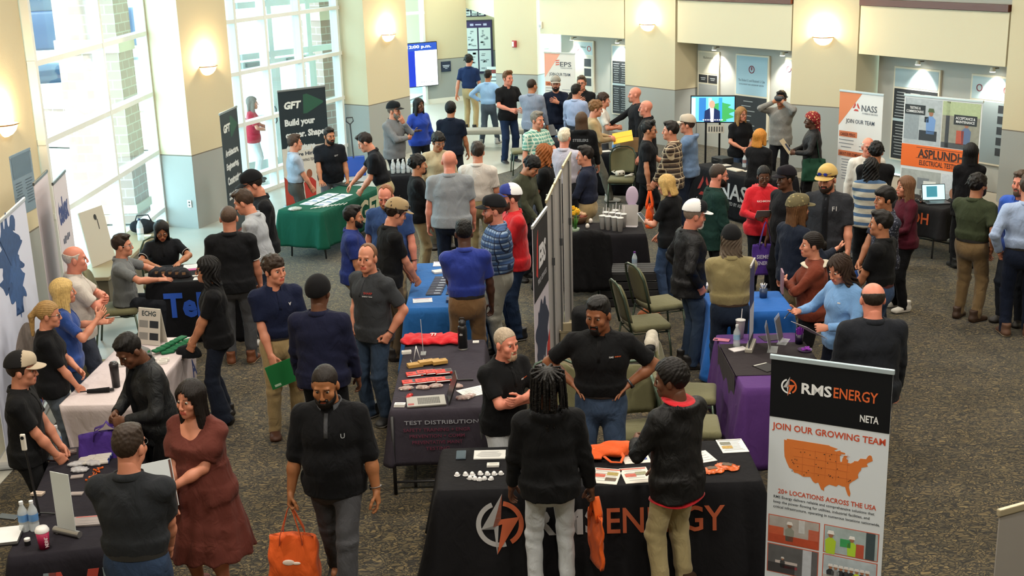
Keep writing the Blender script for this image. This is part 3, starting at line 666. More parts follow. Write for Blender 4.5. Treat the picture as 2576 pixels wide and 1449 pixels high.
    so = link(nm, np_mesh(nm, P, Q), cm, root)
    if top in ('polo', 'shirt', 'jacket', 'blazer', 'fleece') or collar:
        cc = fabric(collar) if collar else cm; nseg = 30; V = []; r0 = .068*s*(limb if not fem else .92)
        for (rr, zz) in ((0, -.02), (.004, .022), (.010, .026), (.024, -.012), (.018, -.02)):
            for i in range(nseg+1):
                a = rad(28)+(2*PI-rad(56))*i/nseg; e = abs(math.sin((i/nseg-.5)*PI))**6
                V.append(B(math.sin(a)*(r0+rr*s)/s*1.02, -.012+math.cos(a)*(r0+rr*s)/s*.98+.012*e, 1.482+zz-.03*e*(zz < 0)-.02*e))
        q = []; m = nseg+1
        for j in range(5):
            j2 = (j+1) % 5
            for i in range(nseg): q.append((j*m+i, j*m+i+1, j2*m+i+1, j2*m+i))
        link('collar', np_mesh('collar', np.array(V), np.array(q)), cc, root)
    def on_front(hx, hz):
        """point on the front of the top at body height hz"""
        o0 = B(hx, .4, hz); d = -F3; T = np.argmin(np.linalg.norm((P-o0)-np.outer((P-o0) @ d, d), axis=1)+np.where((P-B(hx, 0, hz)) @ F3 > 0, 0, 9)); return P[T]
    def on_back(hx, hz):
        o0 = B(hx, -.4, hz); d = F3; T = np.argmin(np.linalg.norm((P-o0)-np.outer((P-o0) @ d, d), axis=1)+np.where((P-B(hx, 0, hz)) @ F3 < 0, 0, 9)); return P[T]
    if top == 'polo' and dist < 16:
        pk_ = [on_front(0, z)+F3*.003 for z in (1.44, 1.39, 1.34, 1.29)]; MB().tube(pk_, .01, 6, flat=(.014*s, .003)).build('placket', cc, root, smooth=True)
    if inner:      # open front showing the shirt underneath
        pk_ = [on_front(0, z)+F3*.004 for z in np.linspace(1.46, hem+.03, 8)]; MB().tube(pk_, .01, 6, flat=(.035*s, .006)).build('inner_shirt', fabric(inner), root, smooth=True)
    if trim:
        for side in (1, -1):
            sh, el = J[side][:2]; e = sh+(el-sh)*.76; d = (el-sh)/np.linalg.norm(el-sh); a = (.9 if fem else 1)*limb*s*.064; u = np.cross(d, V3(0, 1, 0)); u /= np.linalg.norm(u); v = np.cross(d, u)
            MB().tube([e+a*(u*math.cos(q)+v*math.sin(q)) for q in np.linspace(0, 2*PI, 19)[:-1]], .004, 6, closed=True).build('sleeve_trim', mat(trim, .8), root)
    def at_frame(pt, nrm, up=None):
        z = np.array(nrm)/np.linalg.norm(nrm); u_ = D3 if up is None else up; x_ = np.cross(u_, z); x_ /= np.linalg.norm(x_); y_ = np.cross(z, x_); pt = pt+z*.007
        return Matrix(((x_[0], y_[0], z[0], pt[0]), (x_[1], y_[1], z[1], pt[1]), (x_[2], y_[2], z[2], pt[2]), (0, 0, 0, 1)))
    if logo:       # (text, colour, x, z, width, [front/back])
        for (tx, lc, lx, lz, lw, *bk) in logo:
            back = bool(bk); t = text(tx, root, lw*s, None, (0, 0, 0), mat(lc, .7), 'chest_logo' if not back else 'back_lettering'); pt = (on_back if back else on_front)(lx, lz)
            t.matrix_local = at_frame(pt+(F3*(-.006 if back else .004)), -F3 if back else F3+U3*(.35*np.sign(lx)))
    # --- trousers
    if top != 'dress':
        f = Field(lo, np.array([hi[0], hi[1], 1.15*s]), hv); w0 = {'plain': 0, 'jeans': .002, 'slim': -.008, 'wide': .012}[pk]
        a1 = (.092+w0)*s*limb; a2 = (.072+w0)*s*limb; a3 = (.060+w0+flare)*s
        f.seg(B(0, 0, .88), B(0, 0, 1.0), ((hipr[0]+.006)*s, (hipr[1]+.006)*s), ((wr[0]+.012)*s, (wr[1]+.010)*s), u=U3, k=.04)
        f.ell(pv*s+V3(0, -.045, -.02)*s, (.14*g*s, .085*g*s, .11*s), .04)
        for side in (1, -1):
            hp_, kn, an, toe = Lg[side]; e = an-V3(0, -.012, .05*s); f.seg(hp_, kn, a1, a2, k=.035); f.seg(kn, e, a2, a3, k=.025, flat=True)
            for q, am in ((kn, .004), (an, .006)):
                sl, X, Y, Z = f.sub(q-.15, q+.15); f.F[sl] += am*np.sin((Z+.3*X)*62/s+sd)*np.exp(-((X-q[0])**2+(Y-q[1])**2+(Z-q[2])**2)/.014)
        f.ripple(.0035, 19, 15, 24, sd+2); f.cut(B(0, 0, 1.02), D3)
        P2, Q2 = f.net(); P2 = relax(P2, Q2, 1); link('trousers' if pk != 'jeans' else 'jeans', np_mesh('trousers', P2, Q2), (jeans(pants) if pk == 'jeans' else fabric(pants)), root)
        if belt:
            V = []; n = 36
            for (e, z) in ((.018, .985), (.021, .985), (.021, 1.02), (.018, 1.02)):
                for i in range(n): a = 2*PI*i/n; V.append(B(math.sin(a)*(wr[0]+e), math.cos(a)*(wr[1]+e), z))
            q = [(j*n+i, j*n+(i+1) % n, ((j+1) % 4)*n+(i+1) % n, ((j+1) % 4)*n+i) for j in range(4) for i in range(n)]
            link('belt', np_mesh('belt', np.array(V), np.array(q), smooth=False), mat(belt, .5), root)
    if feet:
        for side in (1, -1):
            hp_, kn, an, toe = Lg[side]; o = link('shoe', shoe_mesh('s'), [mat(shoes, .6, bump=.1), mat(sole or shoes, .7)], root)
            d = an-V3(0, 0, .09*s); o.location = (d[0], d[1], max(0, d[2])); o.rotation_euler = (rad(-18) if d[2] > .02*s else 0, 0, -rad(toe)*side); o.scale = (s*1.05, s*1.08, s*.95)
    if watch:
        side = 1 if watch[0] == 'r' else -1; sh, el, wr_, D, Fr, hk = J[side]; e = wr_-(wr_-el)*.10; d = (wr_-el)/np.linalg.norm(wr_-el); u = np.cross(d, V3(.3, 1, .2)); u /= np.linalg.norm(u); v = np.cross(d, u)
        wo = MB().tube([e+.033*s*limb**.5*(u*math.cos(q)+v*math.sin(q)) for q in np.linspace(0, 2*PI, 17)[:-1]], .004, 6, closed=True, flat=(.009, .003)).build('watch', mat(watch[1:] or '#16171a', .4), root, smooth=True)
        out = Fr[:, 0]*(1 if side > 0 else 1); c = e+out*.036*s; MB().cyl(c-out*.004, c+out*.005, .019, n=18).build('watch_face', mat('#2a2c30', .2, .5), wo)
    def W(p): return Vector(base+R0 @ np.array(p))
    info = dict(root=root, rh=W(J[1][2]+J[1][3]*.09*s), lh=W(J[-1][2]+J[-1][3]*.09*s), head=W(hc), th=rad(th), s=s, B=lambda a, b, c: W(B(a, b, c)), fwd=Vector(R0 @ F3), right=Vector(R0 @ U3), back=lambda a, c: W(on_back(a, c)), front=lambda a, c: W(on_front(a, c)), rd=Vector(R0 @ J[1][3]), ld=Vector(R0 @ J[-1][3]), HR=R0 @ HR)
    return info

# ------------------------------------------------------------------ the hall
def wall_mat():
    """painted wall: cream above a thin line at 1.2 m, grey below"""
    m, nt, b = _new('painted_wall'); L = nt.links.new; g = nt.nodes.new('ShaderNodeNewGeometry'); sp = nt.nodes.new('ShaderNodeSeparateXYZ'); L(g.outputs['Position'], sp.inputs[0])
    cr = nt.nodes.new('ShaderNodeValToRGB'); cr.color_ramp.interpolation = 'CONSTANT'; e = cr.color_ramp.elements
    e[0].position = 0; e[0].color = lin('#9a9d99')+(1,); e[1].position = .5; e[1].color = lin('#6f675c')+(1,); n = e.new(.506); n.color = lin('#ccc0a0')+(1,)
    d = nt.nodes.new('ShaderNodeMath'); d.operation = 'DIVIDE'; d.inputs[1].default_value = 2.4; L(sp.outputs[2], d.inputs[0]); L(d.outputs[0], cr.inputs[0]); L(cr.outputs[0], b.inputs['Base Color'])
    n = nt.nodes.new('ShaderNodeTexNoise'); n.inputs['Scale'].default_value = 60; bp = nt.nodes.new('ShaderNodeBump'); bp.inputs['Strength'].default_value = .12; bp.inputs['Distance'].default_value = .01
    L(g.outputs['Position'], n.inputs[0]); L(n.outputs[0], bp.inputs['Height']); L(bp.outputs[0], b.inputs['Normal']); b.inputs['Roughness'].default_value = .75; return m
def carpet_mat():
    m, nt, b = _new('patterned_carpet'); L = nt.links.new; g = nt.nodes.new('ShaderNodeNewGeometry')
    mp = nt.nodes.new('ShaderNodeMapping'); mp.inputs['Scale'].default_value = (5.4, 8.6, 1); mp.inputs['Rotation'].default_value = (0, 0, .25)
    nz = nt.nodes.new('ShaderNodeTexNoise'); nz.inputs['Scale'].default_value = 7; nz.inputs['Detail'].default_value = 2
    va = nt.nodes.new('ShaderNodeVectorMath'); va.operation = 'MULTIPLY_ADD'; va.inputs[1].default_value = (1.3, 1.3, 0)
    L(g.outputs['Position'], mp.inputs[0]); L(g.outputs['Position'], nz.inputs[0]); L(nz.outputs[1], va.inputs[0]); L(mp.outputs[0], va.inputs[2])
    v = nt.nodes.new('ShaderNodeTexVoronoi'); v.feature = 'DISTANCE_TO_EDGE'; L(va.outputs[0], v.inputs[0]); v2 = nt.nodes.new('ShaderNodeTexVoronoi'); L(va.outputs[0], v2.inputs[0])
    cr = nt.nodes.new('ShaderNodeValToRGB'); e = cr.color_ramp.elements; e[0].position = .04; e[0].color = lin('#1c1b15')+(1,); e[1].position = .22; e[1].color = lin('#857c63')+(1,)
    L(v.outputs['Distance'], cr.inputs[0])
    cr2 = nt.nodes.new('ShaderNodeValToRGB'); e = cr2.color_ramp.elements; e[0].color = lin('#3c3c33')+(1,); e[1].color = lin('#a4977a')+(1,); sp = nt.nodes.new('ShaderNodeSeparateXYZ'); L(v2.outputs['Color'], sp.inputs[0]); L(sp.outputs[0], cr2.inputs[0])
    mx = nt.nodes.new('ShaderNodeMix'); mx.data_type = 'RGBA'; mx.blend_type = 'MULTIPLY'; mx.inputs[0].default_value = .9; L(cr.outputs[0], mx.inputs[6]); L(cr2.outputs[0], mx.inputs[7])
    g2 = nt.nodes.new('ShaderNodeMix'); g2.data_type = 'RGBA'; g2.blend_type = 'MULTIPLY'; g2.inputs[0].default_value = 1; g2.inputs[7].default_value = (1.62, 1.58, 1.46, 1); L(mx.outputs[2], g2.inputs[6])
    f = nt.nodes.new('ShaderNodeTexNoise'); f.inputs['Scale'].default_value = 240; mm = nt.nodes.new('ShaderNodeMix'); mm.data_type = 'RGBA'; mm.blend_type = 'OVERLAY'; mm.inputs[0].default_value = .22; L(g.outputs['Position'], f.inputs[0]); L(g2.outputs[2], mm.inputs[6]); L(f.outputs[1], mm.inputs[7])
    L(mm.outputs[2], b.inputs['Base Color']); b.inputs['Roughness'].default_value = .95; b.inputs['Specular IOR Level'].default_value = .15; b.inputs['Sheen Weight'].default_value = .2
    bp = nt.nodes.new('ShaderNodeBump'); bp.inputs['Strength'].default_value = .4; bp.inputs['Distance'].default_value = .01; L(f.outputs[0], bp.inputs['Height']); L(bp.outputs[0], b.inputs['Normal']); return m
def brick_mat():
    m, nt, b = _new('brick'); L = nt.links.new; tc = nt.nodes.new('ShaderNodeTexCoord'); sp = nt.nodes.new('ShaderNodeSeparateXYZ'); L(tc.outputs['Object'], sp.inputs[0])
    ad = nt.nodes.new('ShaderNodeMath'); ad.operation = 'ADD'; L(sp.outputs[0], ad.inputs[0]); L(sp.outputs[1], ad.inputs[1]); cb = nt.nodes.new('ShaderNodeCombineXYZ'); L(ad.outputs[0], cb.inputs[0]); L(sp.outputs[2], cb.inputs[1])
    t = nt.nodes.new('ShaderNodeTexBrick'); t.inputs['Color1'].default_value = lin('#a98d80')+(1,); t.inputs['Color2'].default_value = lin('#9b8074')+(1,); t.inputs['Mortar'].default_value = lin('#b9b0a4')+(1,)
    t.inputs['Scale'].default_value = 1; t.inputs['Brick Width'].default_value = .30; t.inputs['Row Height'].default_value = .15; t.inputs['Mortar Size'].default_value = .01
    L(cb.outputs[0], t.inputs[0]); L(t.outputs[0], b.inputs['Base Color']); b.inputs['Roughness'].default_value = .9; return m
WALL = wall_mat(); CARPET = carpet_mat(); BRICK = brick_mat()
WHITE = mat('#dfe3e0', .45, bump=.03); GLASS_M = bpy.data.materials.new('clear_glass'); GLASS_M.use_nodes = True
_nt = GLASS_M.node_tree; _nt.nodes.clear(); _o = _nt.nodes.new('ShaderNodeOutputMaterial'); _t = _nt.nodes.new('ShaderNodeBsdfTransparent'); _t.inputs[0].default_value = (.95, .99, 1.0, 1); _g = _nt.nodes.new('ShaderNodeBsdfGlossy'); _g.inputs['Roughness'].default_value = .02
_fr = _nt.nodes.new('ShaderNodeLayerWeight'); _pw = _nt.nodes.new('ShaderNodeMath'); _pw.operation = 'POWER'; _pw.inputs[1].default_value = 5; _ma = _nt.nodes.new('ShaderNodeMath'); _ma.operation = 'MULTIPLY_ADD'; _ma.inputs[1].default_value = .6; _ma.inputs[2].default_value = .035; _nt.links.new(_fr.outputs['Facing'], _pw.inputs[0]); _nt.links.new(_pw.outputs[0], _ma.inputs[0]); _m = _nt.nodes.new('ShaderNodeMixShader'); _nt.links.new(_ma.outputs[0], _m.inputs[0]); _nt.links.new(_t.outputs[0], _m.inputs[1]); _nt.links.new(_g.outputs[0], _m.inputs[2]); _nt.links.new(_m.outputs[0], _o.inputs[0])
def struct(name, mb, m, parent=None, smooth=False):
    o = mb.build(name, m, parent, smooth=smooth)
    if parent is None: o['kind'] = 'structure'
    return o
ROOM = [(-5.9, -3), (9.9, -3), (9.9, 18.3), (8.2, 20.2), (8.6, 20.6), (3.3, 28.2), (2.0, 30.4), (.9, 30.2), (.3, 36.9), (-2.4, 36.9), (-3.4, 33.6), (-2.7, 27.2), (-3.5, 25.8), (-5.2, 21.2), (-5.9, 20.2)]
struct('floor', MB().prism(ROOM, -.1, 0), CARPET)
struct('ceiling', MB().prism([(-7, -4), (11, -4), (11, 38), (-7, 38)], 6.0, 6.2), mat('#cfcabb', .9))
# pale tile strip along the windows and the entrance
TILE = mat('#a9aaa2', .35, bump=.05, bscale=8, var=.1, vscale=3)
struct('trim_1', MB().prism([(-5.88, 9.5), (-4.55, 9.5), (-4.55, 15.6), (-3.9, 18.6), (-2.3, 22.6), (-.9, 22.9), (.15, 24.3), (.85, 27.5), (.85, 30.1), (.3, 36.7), (-2.3, 36.7), (-3.3, 33.6), (-2.72, 27.2), (-3.55, 25.7), (-5.2, 21.2), (-5.85, 20.2)], 0, .006), TILE)
struct('trim_2', MB().prism([(9.8, 14.6), (9.8, 18.2), (8.1, 20.0), (8.5, 20.5), (6.7, 23.0), (5.6, 23.2), (5.2, 22.9), (7.3, 19.4), (7.3, 16.6)], 0, .006), mat('#8f887a', .9, bump=.2, bscale=200))
# left side: piers and glazing
struct('wall_left', MB().prism([(-6.4, -3.2), (-5.86, -3.2), (-5.82, 15.24), (-6.4, 15.3)], 0, 6), WALL)
struct('wall_left_pier', MB().prism([(-5.80, 20.1), (-5.11, 19.83), (-4.64, 21.13), (-5.25, 21.35)], 0, 6), WALL)
struct('wall_left_far_pier', MB().prism([(-3.45, 25.79), (-2.82, 25.35), (-2.07, 26.73), (-2.65, 27.1)], 0, 6), WALL)
struct('wall_near', MB().box((2, -3.15, 3), (17, .2, 6)), WALL)
def glazing(n, a, b, posts, bars, base=0.0, dep=.17, clear=True):
    """white aluminium grid of frames with panes between a and b"""
    a, b = Vector((a[0], a[1], 0)), Vector((b[0], b[1], 0)); L = (b-a).length; ang = math.atan2((b-a).y, (b-a).x)
    root = empty('window_%d' % n, a, ang); root['kind'] = 'structure'; fr = MB()
    for t in posts: fr.box((t, 0, 3), (.075, dep, 6), bev=.006)
    for z in bars: fr.box((L/2, 0, z), (L, dep*.95, .07))
    fr.build('window_frame', WHITE, root)
    g = MB().box((L/2, .02, 3+base/2), (L, .008, 6-base)).build('pane', GLASS_M, root); return root
glazing(1, (-5.80, 15.26), (-5.76, 20.1), [.05, 2.62, 4.78], [.04, .31, 1.26, 2.2, 3.16, 4.1, 5.05, 5.95])
glazing(2, (-5.2, 21.25), (-3.41, 25.75), [.12, 1.09, 2.05, 3.27, 4.75], [.04, .36, 1.35, 2.26, 3.17, 4.1, 5.05, 5.95])
glazing(3, (-2.62, 27.1), (-3.3, 33.7), [.05, 2.2, 4.4, 6.55], [.04, 1.3, 2.3, 3.3, 4.4, 5.9])
glazing(4, (-3.3, 33.75), (-2.2, 34.5), [.04, .62, 1.28], [.04, 2.5, 5.95])
# far end: display wall, doorway and the bright wall right of it
struct('wall_far_left', MB().prism([(-2.2, 34.46), (-1.05, 35.15), (-1.15, 35.4), (-2.3, 34.7)], 0, 6), WALL)
struct('wall_far', MB().box((-.9, 37.0, 3), (4.4, .2, 6)), WALL)
struct('wall_far_door_head', MB().prism([(-1.05, 35.12), (-.22, 30.7), (-.1, 30.9), (-.9, 35.3)], 2.55, 6), WALL)
struct('wall_far_right', MB().prism([(-.24, 30.68), (.77, 30.06), (.95, 30.35), (.05, 37), (-.1, 37)], 0, 6), WALL)
struct('baseboard_far', MB().prism([(-.25, 30.66), (.77, 30.04), (.77, 30.06), (-.24, 30.68)], .006, .14).prism([(-2.2, 34.44), (-1.05, 35.13), (-1.05, 35.15), (-2.2, 34.46)], .006, .14), mat('#e2ddd0', .5))
# right side: three columns, the recessed niches and the soffits over them
C1 = [(2.64, 27.58), (3.58, 26.39), (4.5, 27.0), (3.6, 28.2)]; C2 = [(5.44, 23.75), (6.45, 22.92), (7.3, 23.6), (6.1, 24.5)]; C3 = [(8.09, 20.11), (9.6, 18.0), (10.6, 18.6), (9.0, 20.9)]
struct('wall_right_far_column', MB().prism(C1, 0, 6), WALL); struct('wall_right_middle_column', MB().prism(C2, 0, 6), WALL); struct('wall_right_near_column', MB().prism(C3, 0, 6), WALL)
struct('wall_right', MB().prism([(9.75, -3.2), (9.95, -3.2), (9.95, 18.4), (9.6, 18.3)], 0, 6), WALL)
def inner(a, d): return (a[0]+.81*d, a[1]+.58*d)
NB = [(.80, 29.9), (3.35, 27.35), (3.95, 26.85), (5.85, 24.05), (6.9, 23.35), (8.75, 20.75)]
def niche(n, a, b, back=.52):
    a2, b2 = inner(a, back), inner(b, back); a3, b3 = inner(a, back+.2), inner(b, back+.2)
    struct('wall_right_niche_%s' % n, MB().prism([a2, b2, b3, a3], 0, 6), mat('#a9aaa4', .75, bump=.05))
    struct('trim_soffit_%s' % n, MB().prism([a, b, inner(b, back), inner(a, back)], 2.22, 3.08), mat('#cdc3a6', .75, bump=.05))
    struct('trim_ledge_%s' % n, MB().prism([inner(a, -.05), inner(b, -.05), inner(b, .1), inner(a, .1)], 3.09, 3.2), mat('#5a2f1f', .4))
niche('far', (.84, 29.7), (2.62, 27.6), .62); niche('middle', (3.62, 26.35), (5.42, 23.77), .6); niche('near', (6.47, 22.9), (8.07, 20.13), .6)
# outside: paving, brick piers, porch, planter wall and parked vehicles in the glare
struct('ground_outside', MB().prism([(-40, -10), (-5.9, -10), (-5.9, 20), (-3.3, 26), (-3.5, 60), (-40, 60)], -.14, -.04), mat('#c9c8c2', .8, var=.08, vscale=.5))
for k, (bx, by, r, sx, sy) in enumerate(((-6.75, 20.75, -.05, 1.0, .7), (-3.95, 27.5, .9, .8, .7), (-5.75, 24.2, .9, .5, .6), (-7.2, 30.5, .3, .8, .8))):
    o = MB().box((0, 0, 2.9), (sx, sy, 5.8)).build('trim_brick_pier_%d' % (k+1), BRICK, None, (bx, by, 0), r); o['kind'] = 'structure'
    MB().box((0, 0, 2.95), (sx+.06, sy+.06, .22)).box((0, 0, .25), (sx+.06, sy+.06, .14)).build('stone_band', mat('#cfc4ae', .8), o)
o = MB().box((0, 0, .45), (.5, 9, .9)).build('trim_planter_wall', BRICK, None, (-10.8, 29.2, 0), 1.25); o['kind'] = 'structure'
MB().box((0, 0, .95), (.6, 9.1, .1)).build('coping', mat('#d8d2c4', .8), o)
# glazed porch with a pair of doors beyond the second window
def porch_door(n, loc, rz):
    r = empty('door_%d' % n, loc, rz); r['kind'] = 'structure'; f = MB()
    for x in (0, 1.0): f.box((x, 0, 1.1), (.12, .06, 2.2))
    for z, h in ((.1, .2), (1.05, .12), (2.12, .16)): f.box((.5, 0, z), (1, .055, h))
    f.build('door_frame', mat('#cfdedd', .4), r); MB().box((.5, 0, 1.1), (.9, .012, 2.0)).build('pane', GLASS_M, r)
    MB().tube([(.9, -.05, .9), (.9, -.09, .95), (.9, -.09, 1.2), (.9, -.05, 1.25)], .012).build('door_handle', mat('#30343a', .4, .6), r, smooth=True)
    MB().box((.5, -.05, 2.14), (.5, .08, .07)).build('door_closer', mat('#9aa3a6', .4, .5), r)
porch_door(1, (-5.35, 24.75, 0), .9); porch_door(2, (-4.68, 25.6, 0), .9)
pf = MB()
for t in (0, 1.05, 2.1, 3.2): pf.box((-5.42+.62*t, 24.68+.79*t, 2.9), (.12, .12, 5.8), rz=.9)
for z in (2.3, 3.3, 5.0): pf.box((-4.43, 25.94, z), (3.3, .1, .12), rz=.9)
struct('trim_porch_frame', pf, mat('#d5e4e4', .4))
def vehicle(name, label, loc, rz, L, Wd, Hh, c, cat):
    r = empty(name, loc, rz, label, cat)
    b = MB().box((0, 0, Hh*.38), (L, Wd, Hh*.42), bev=.12); b.build('vehicle_body', mat(c, .3), r, smooth=True)
    MB().box((-L*.05, 0, Hh*.75), (L*.6, Wd*.88, Hh*.42), bev=.2).build('cabin', mat('#2a3a4c', .15), r, smooth=True)
    for x in (-L*.3, L*.3):
        for y in (-Wd*.45, Wd*.45):
            w_ = MB().cyl((x, y-.1, .33), (x, y+.1, .33), .33, n=22).build('wheel', mat('#17181a', .8), r); MB().cyl((x, y-.115, .33), (x, y+.115, .33), .19, n=14).build('hubcap', mat('#aab0b4', .3, .8), w_)
vehicle('car', 'pale car parked in the glare outside the first window', (-13.0, 35.6, -.04), .35, 4.4, 1.8, 1.5, '#b9c4c8', 'car')
vehicle('van', 'large dark blue vehicle parked beyond the pale car outside', (-19.5, 50.5, -.04), .3, 11.0, 2.6, 3.6, '#16304e', 'van')

# ------------------------------------------------------------------ lamps of the room, and two added for the far end
for k, (x, y) in enumerate(LAMPS):
    r = empty('ceiling_light', (x, y, 5.99), 0, 'round recessed ceiling light in the hall ceiling', 'ceiling light', 'ceiling lights')
    MB().lathe([(.34, 0), (.42, -.01), (.42, -.05), (.36, -.06), (.34, -.03)], 24).build('trim_ring', mat('#d8d5cc', .5), r)
    MB().cyl((0, 0, -.028), (0, 0, -.02), .34, n=24).build('diffuser', mat('#fff0d8', .5, emit=2.0), r)
    l = bpy.data.lights.new('ceiling_lamp', 'AREA'); l.shape = 'DISK'; l.size = .66; l.energy = LAMP_W; l.color = LAMP_COL; lo = bpy.data.objects.new('lamp_light', l); COL.objects.link(lo); lo.parent = r; lo.location = (0, 0, -.07)
def sconce(loc, rz, label):
    """half-bowl uplight; local -Y points away from the wall"""
    r = empty('wall_sconce', loc, rz, label, 'wall lamp', 'bowl sconces on the piers and columns'); m = MB(); n = 18; prof = [(.19, 0), (.185, -.03), (.16, -.08), (.11, -.125), (.05, -.15), (.0, -.155)]
    bm = m.bm; rings = [[bm.verts.new((q*math.cos(PI+PI*i/n), q*.8*math.sin(PI+PI*i/n), z)) for i in range(n+1)] for q, z in prof]
    for a, b in zip(rings, rings[1:]):
        for i in range(n): f = bm.faces.new((a[i], a[i+1], b[i+1], b[i])); f.smooth = True
    bmesh.ops.remove_doubles(bm, verts=bm.verts[:], dist=1e-4); m.build('bowl', mat('#ffd9a0', .5, emit=2.2), r)
    MB().tube([(.2*math.cos(PI+PI*i/n), .165*math.sin(PI+PI*i/n), .0) for i in range(n+1)], .009, 6).build('rim', mat('#a8754a', .35, .6), r, smooth=True)
    MB().box((0, .008, -.05), (.12, .016, .16)).build('backplate', mat('#c9b08a', .5), r)
    MB().ball((0, -.075, .035), .045, 12).build('bulb', mat('#fff3d6', .5, emit=60), r, smooth=True)
    l = bpy.data.lights.new('sconce_lamp', 'POINT'); l.energy = SCONCE_W; l.color = (1, .74, .42); l.shadow_soft_size = .05; lo = bpy.data.objects.new('lamp_light', l); COL.objects.link(lo); lo.parent = r; lo.location = (0, -.10, .12)
SCONCE_W = 34
def on_line(a, b, t): return (a[0]+(b[0]-a[0])*t, a[1]+(b[1]-a[1])*t)
for a, b, t, z, lab in (((-5.86, 13.0), (-5.82, 15.24), .60, 2.57, 'lit bowl sconce on the pier left of the first window'), ((-5.11, 19.83), (-4.64, 21.13), .48, 2.58, 'lit bowl sconce on the pier between the two windows'), ((-2.82, 25.35), (-2.07, 26.73), .52, 2.58, 'lit bowl sconce on the pier beside the wall screen'),
                      ((2.64, 27.58), (3.58, 26.39), .47, 2.56, 'lit bowl sconce on the far right column'), ((5.44, 23.75), (6.45, 22.92), .48, 2.50, 'lit bowl sconce on the middle right column')):
    p = on_line(a, b, t); ang = math.atan2(b[1]-a[1], b[0]-a[0]); nx, ny = math.sin(ang), -math.cos(ang)
    sconce((p[0]+nx*.002, p[1]+ny*.002, z), ang, lab)
def picture_light(loc, ang, label):
    r = empty('picture_light', loc, ang, label, 'picture light', 'picture lights over the donor boards')
    MB().box((0, .03, 0), (.05, .12, .02)).build('arm', mat('#8a8378', .4, .5), r); h = MB().cyl((0, -.04, .02), (0, -.04, -.05), .035, .05, n=14).build('lamp_head', mat('#e6dfd0', .5), r)
    MB().cyl((0, -.04, -.052), (0, -.04, -.056), .045, n=14).build('bulb', mat('#fff4e0', .5, emit=30), r)
    l = bpy.data.lights.new('picture_lamp', 'SPOT'); l.energy = 70; l.color = (1, .93, .82); l.spot_size = rad(95); l.spot_blend = .6; l.shadow_soft_size = .03
    lo = bpy.data.objects.new('lamp_light', l); COL.objects.link(lo); lo.parent = r; lo.location = (0, -.05, -.07); lo.rotation_euler = (rad(14), 0, 0)

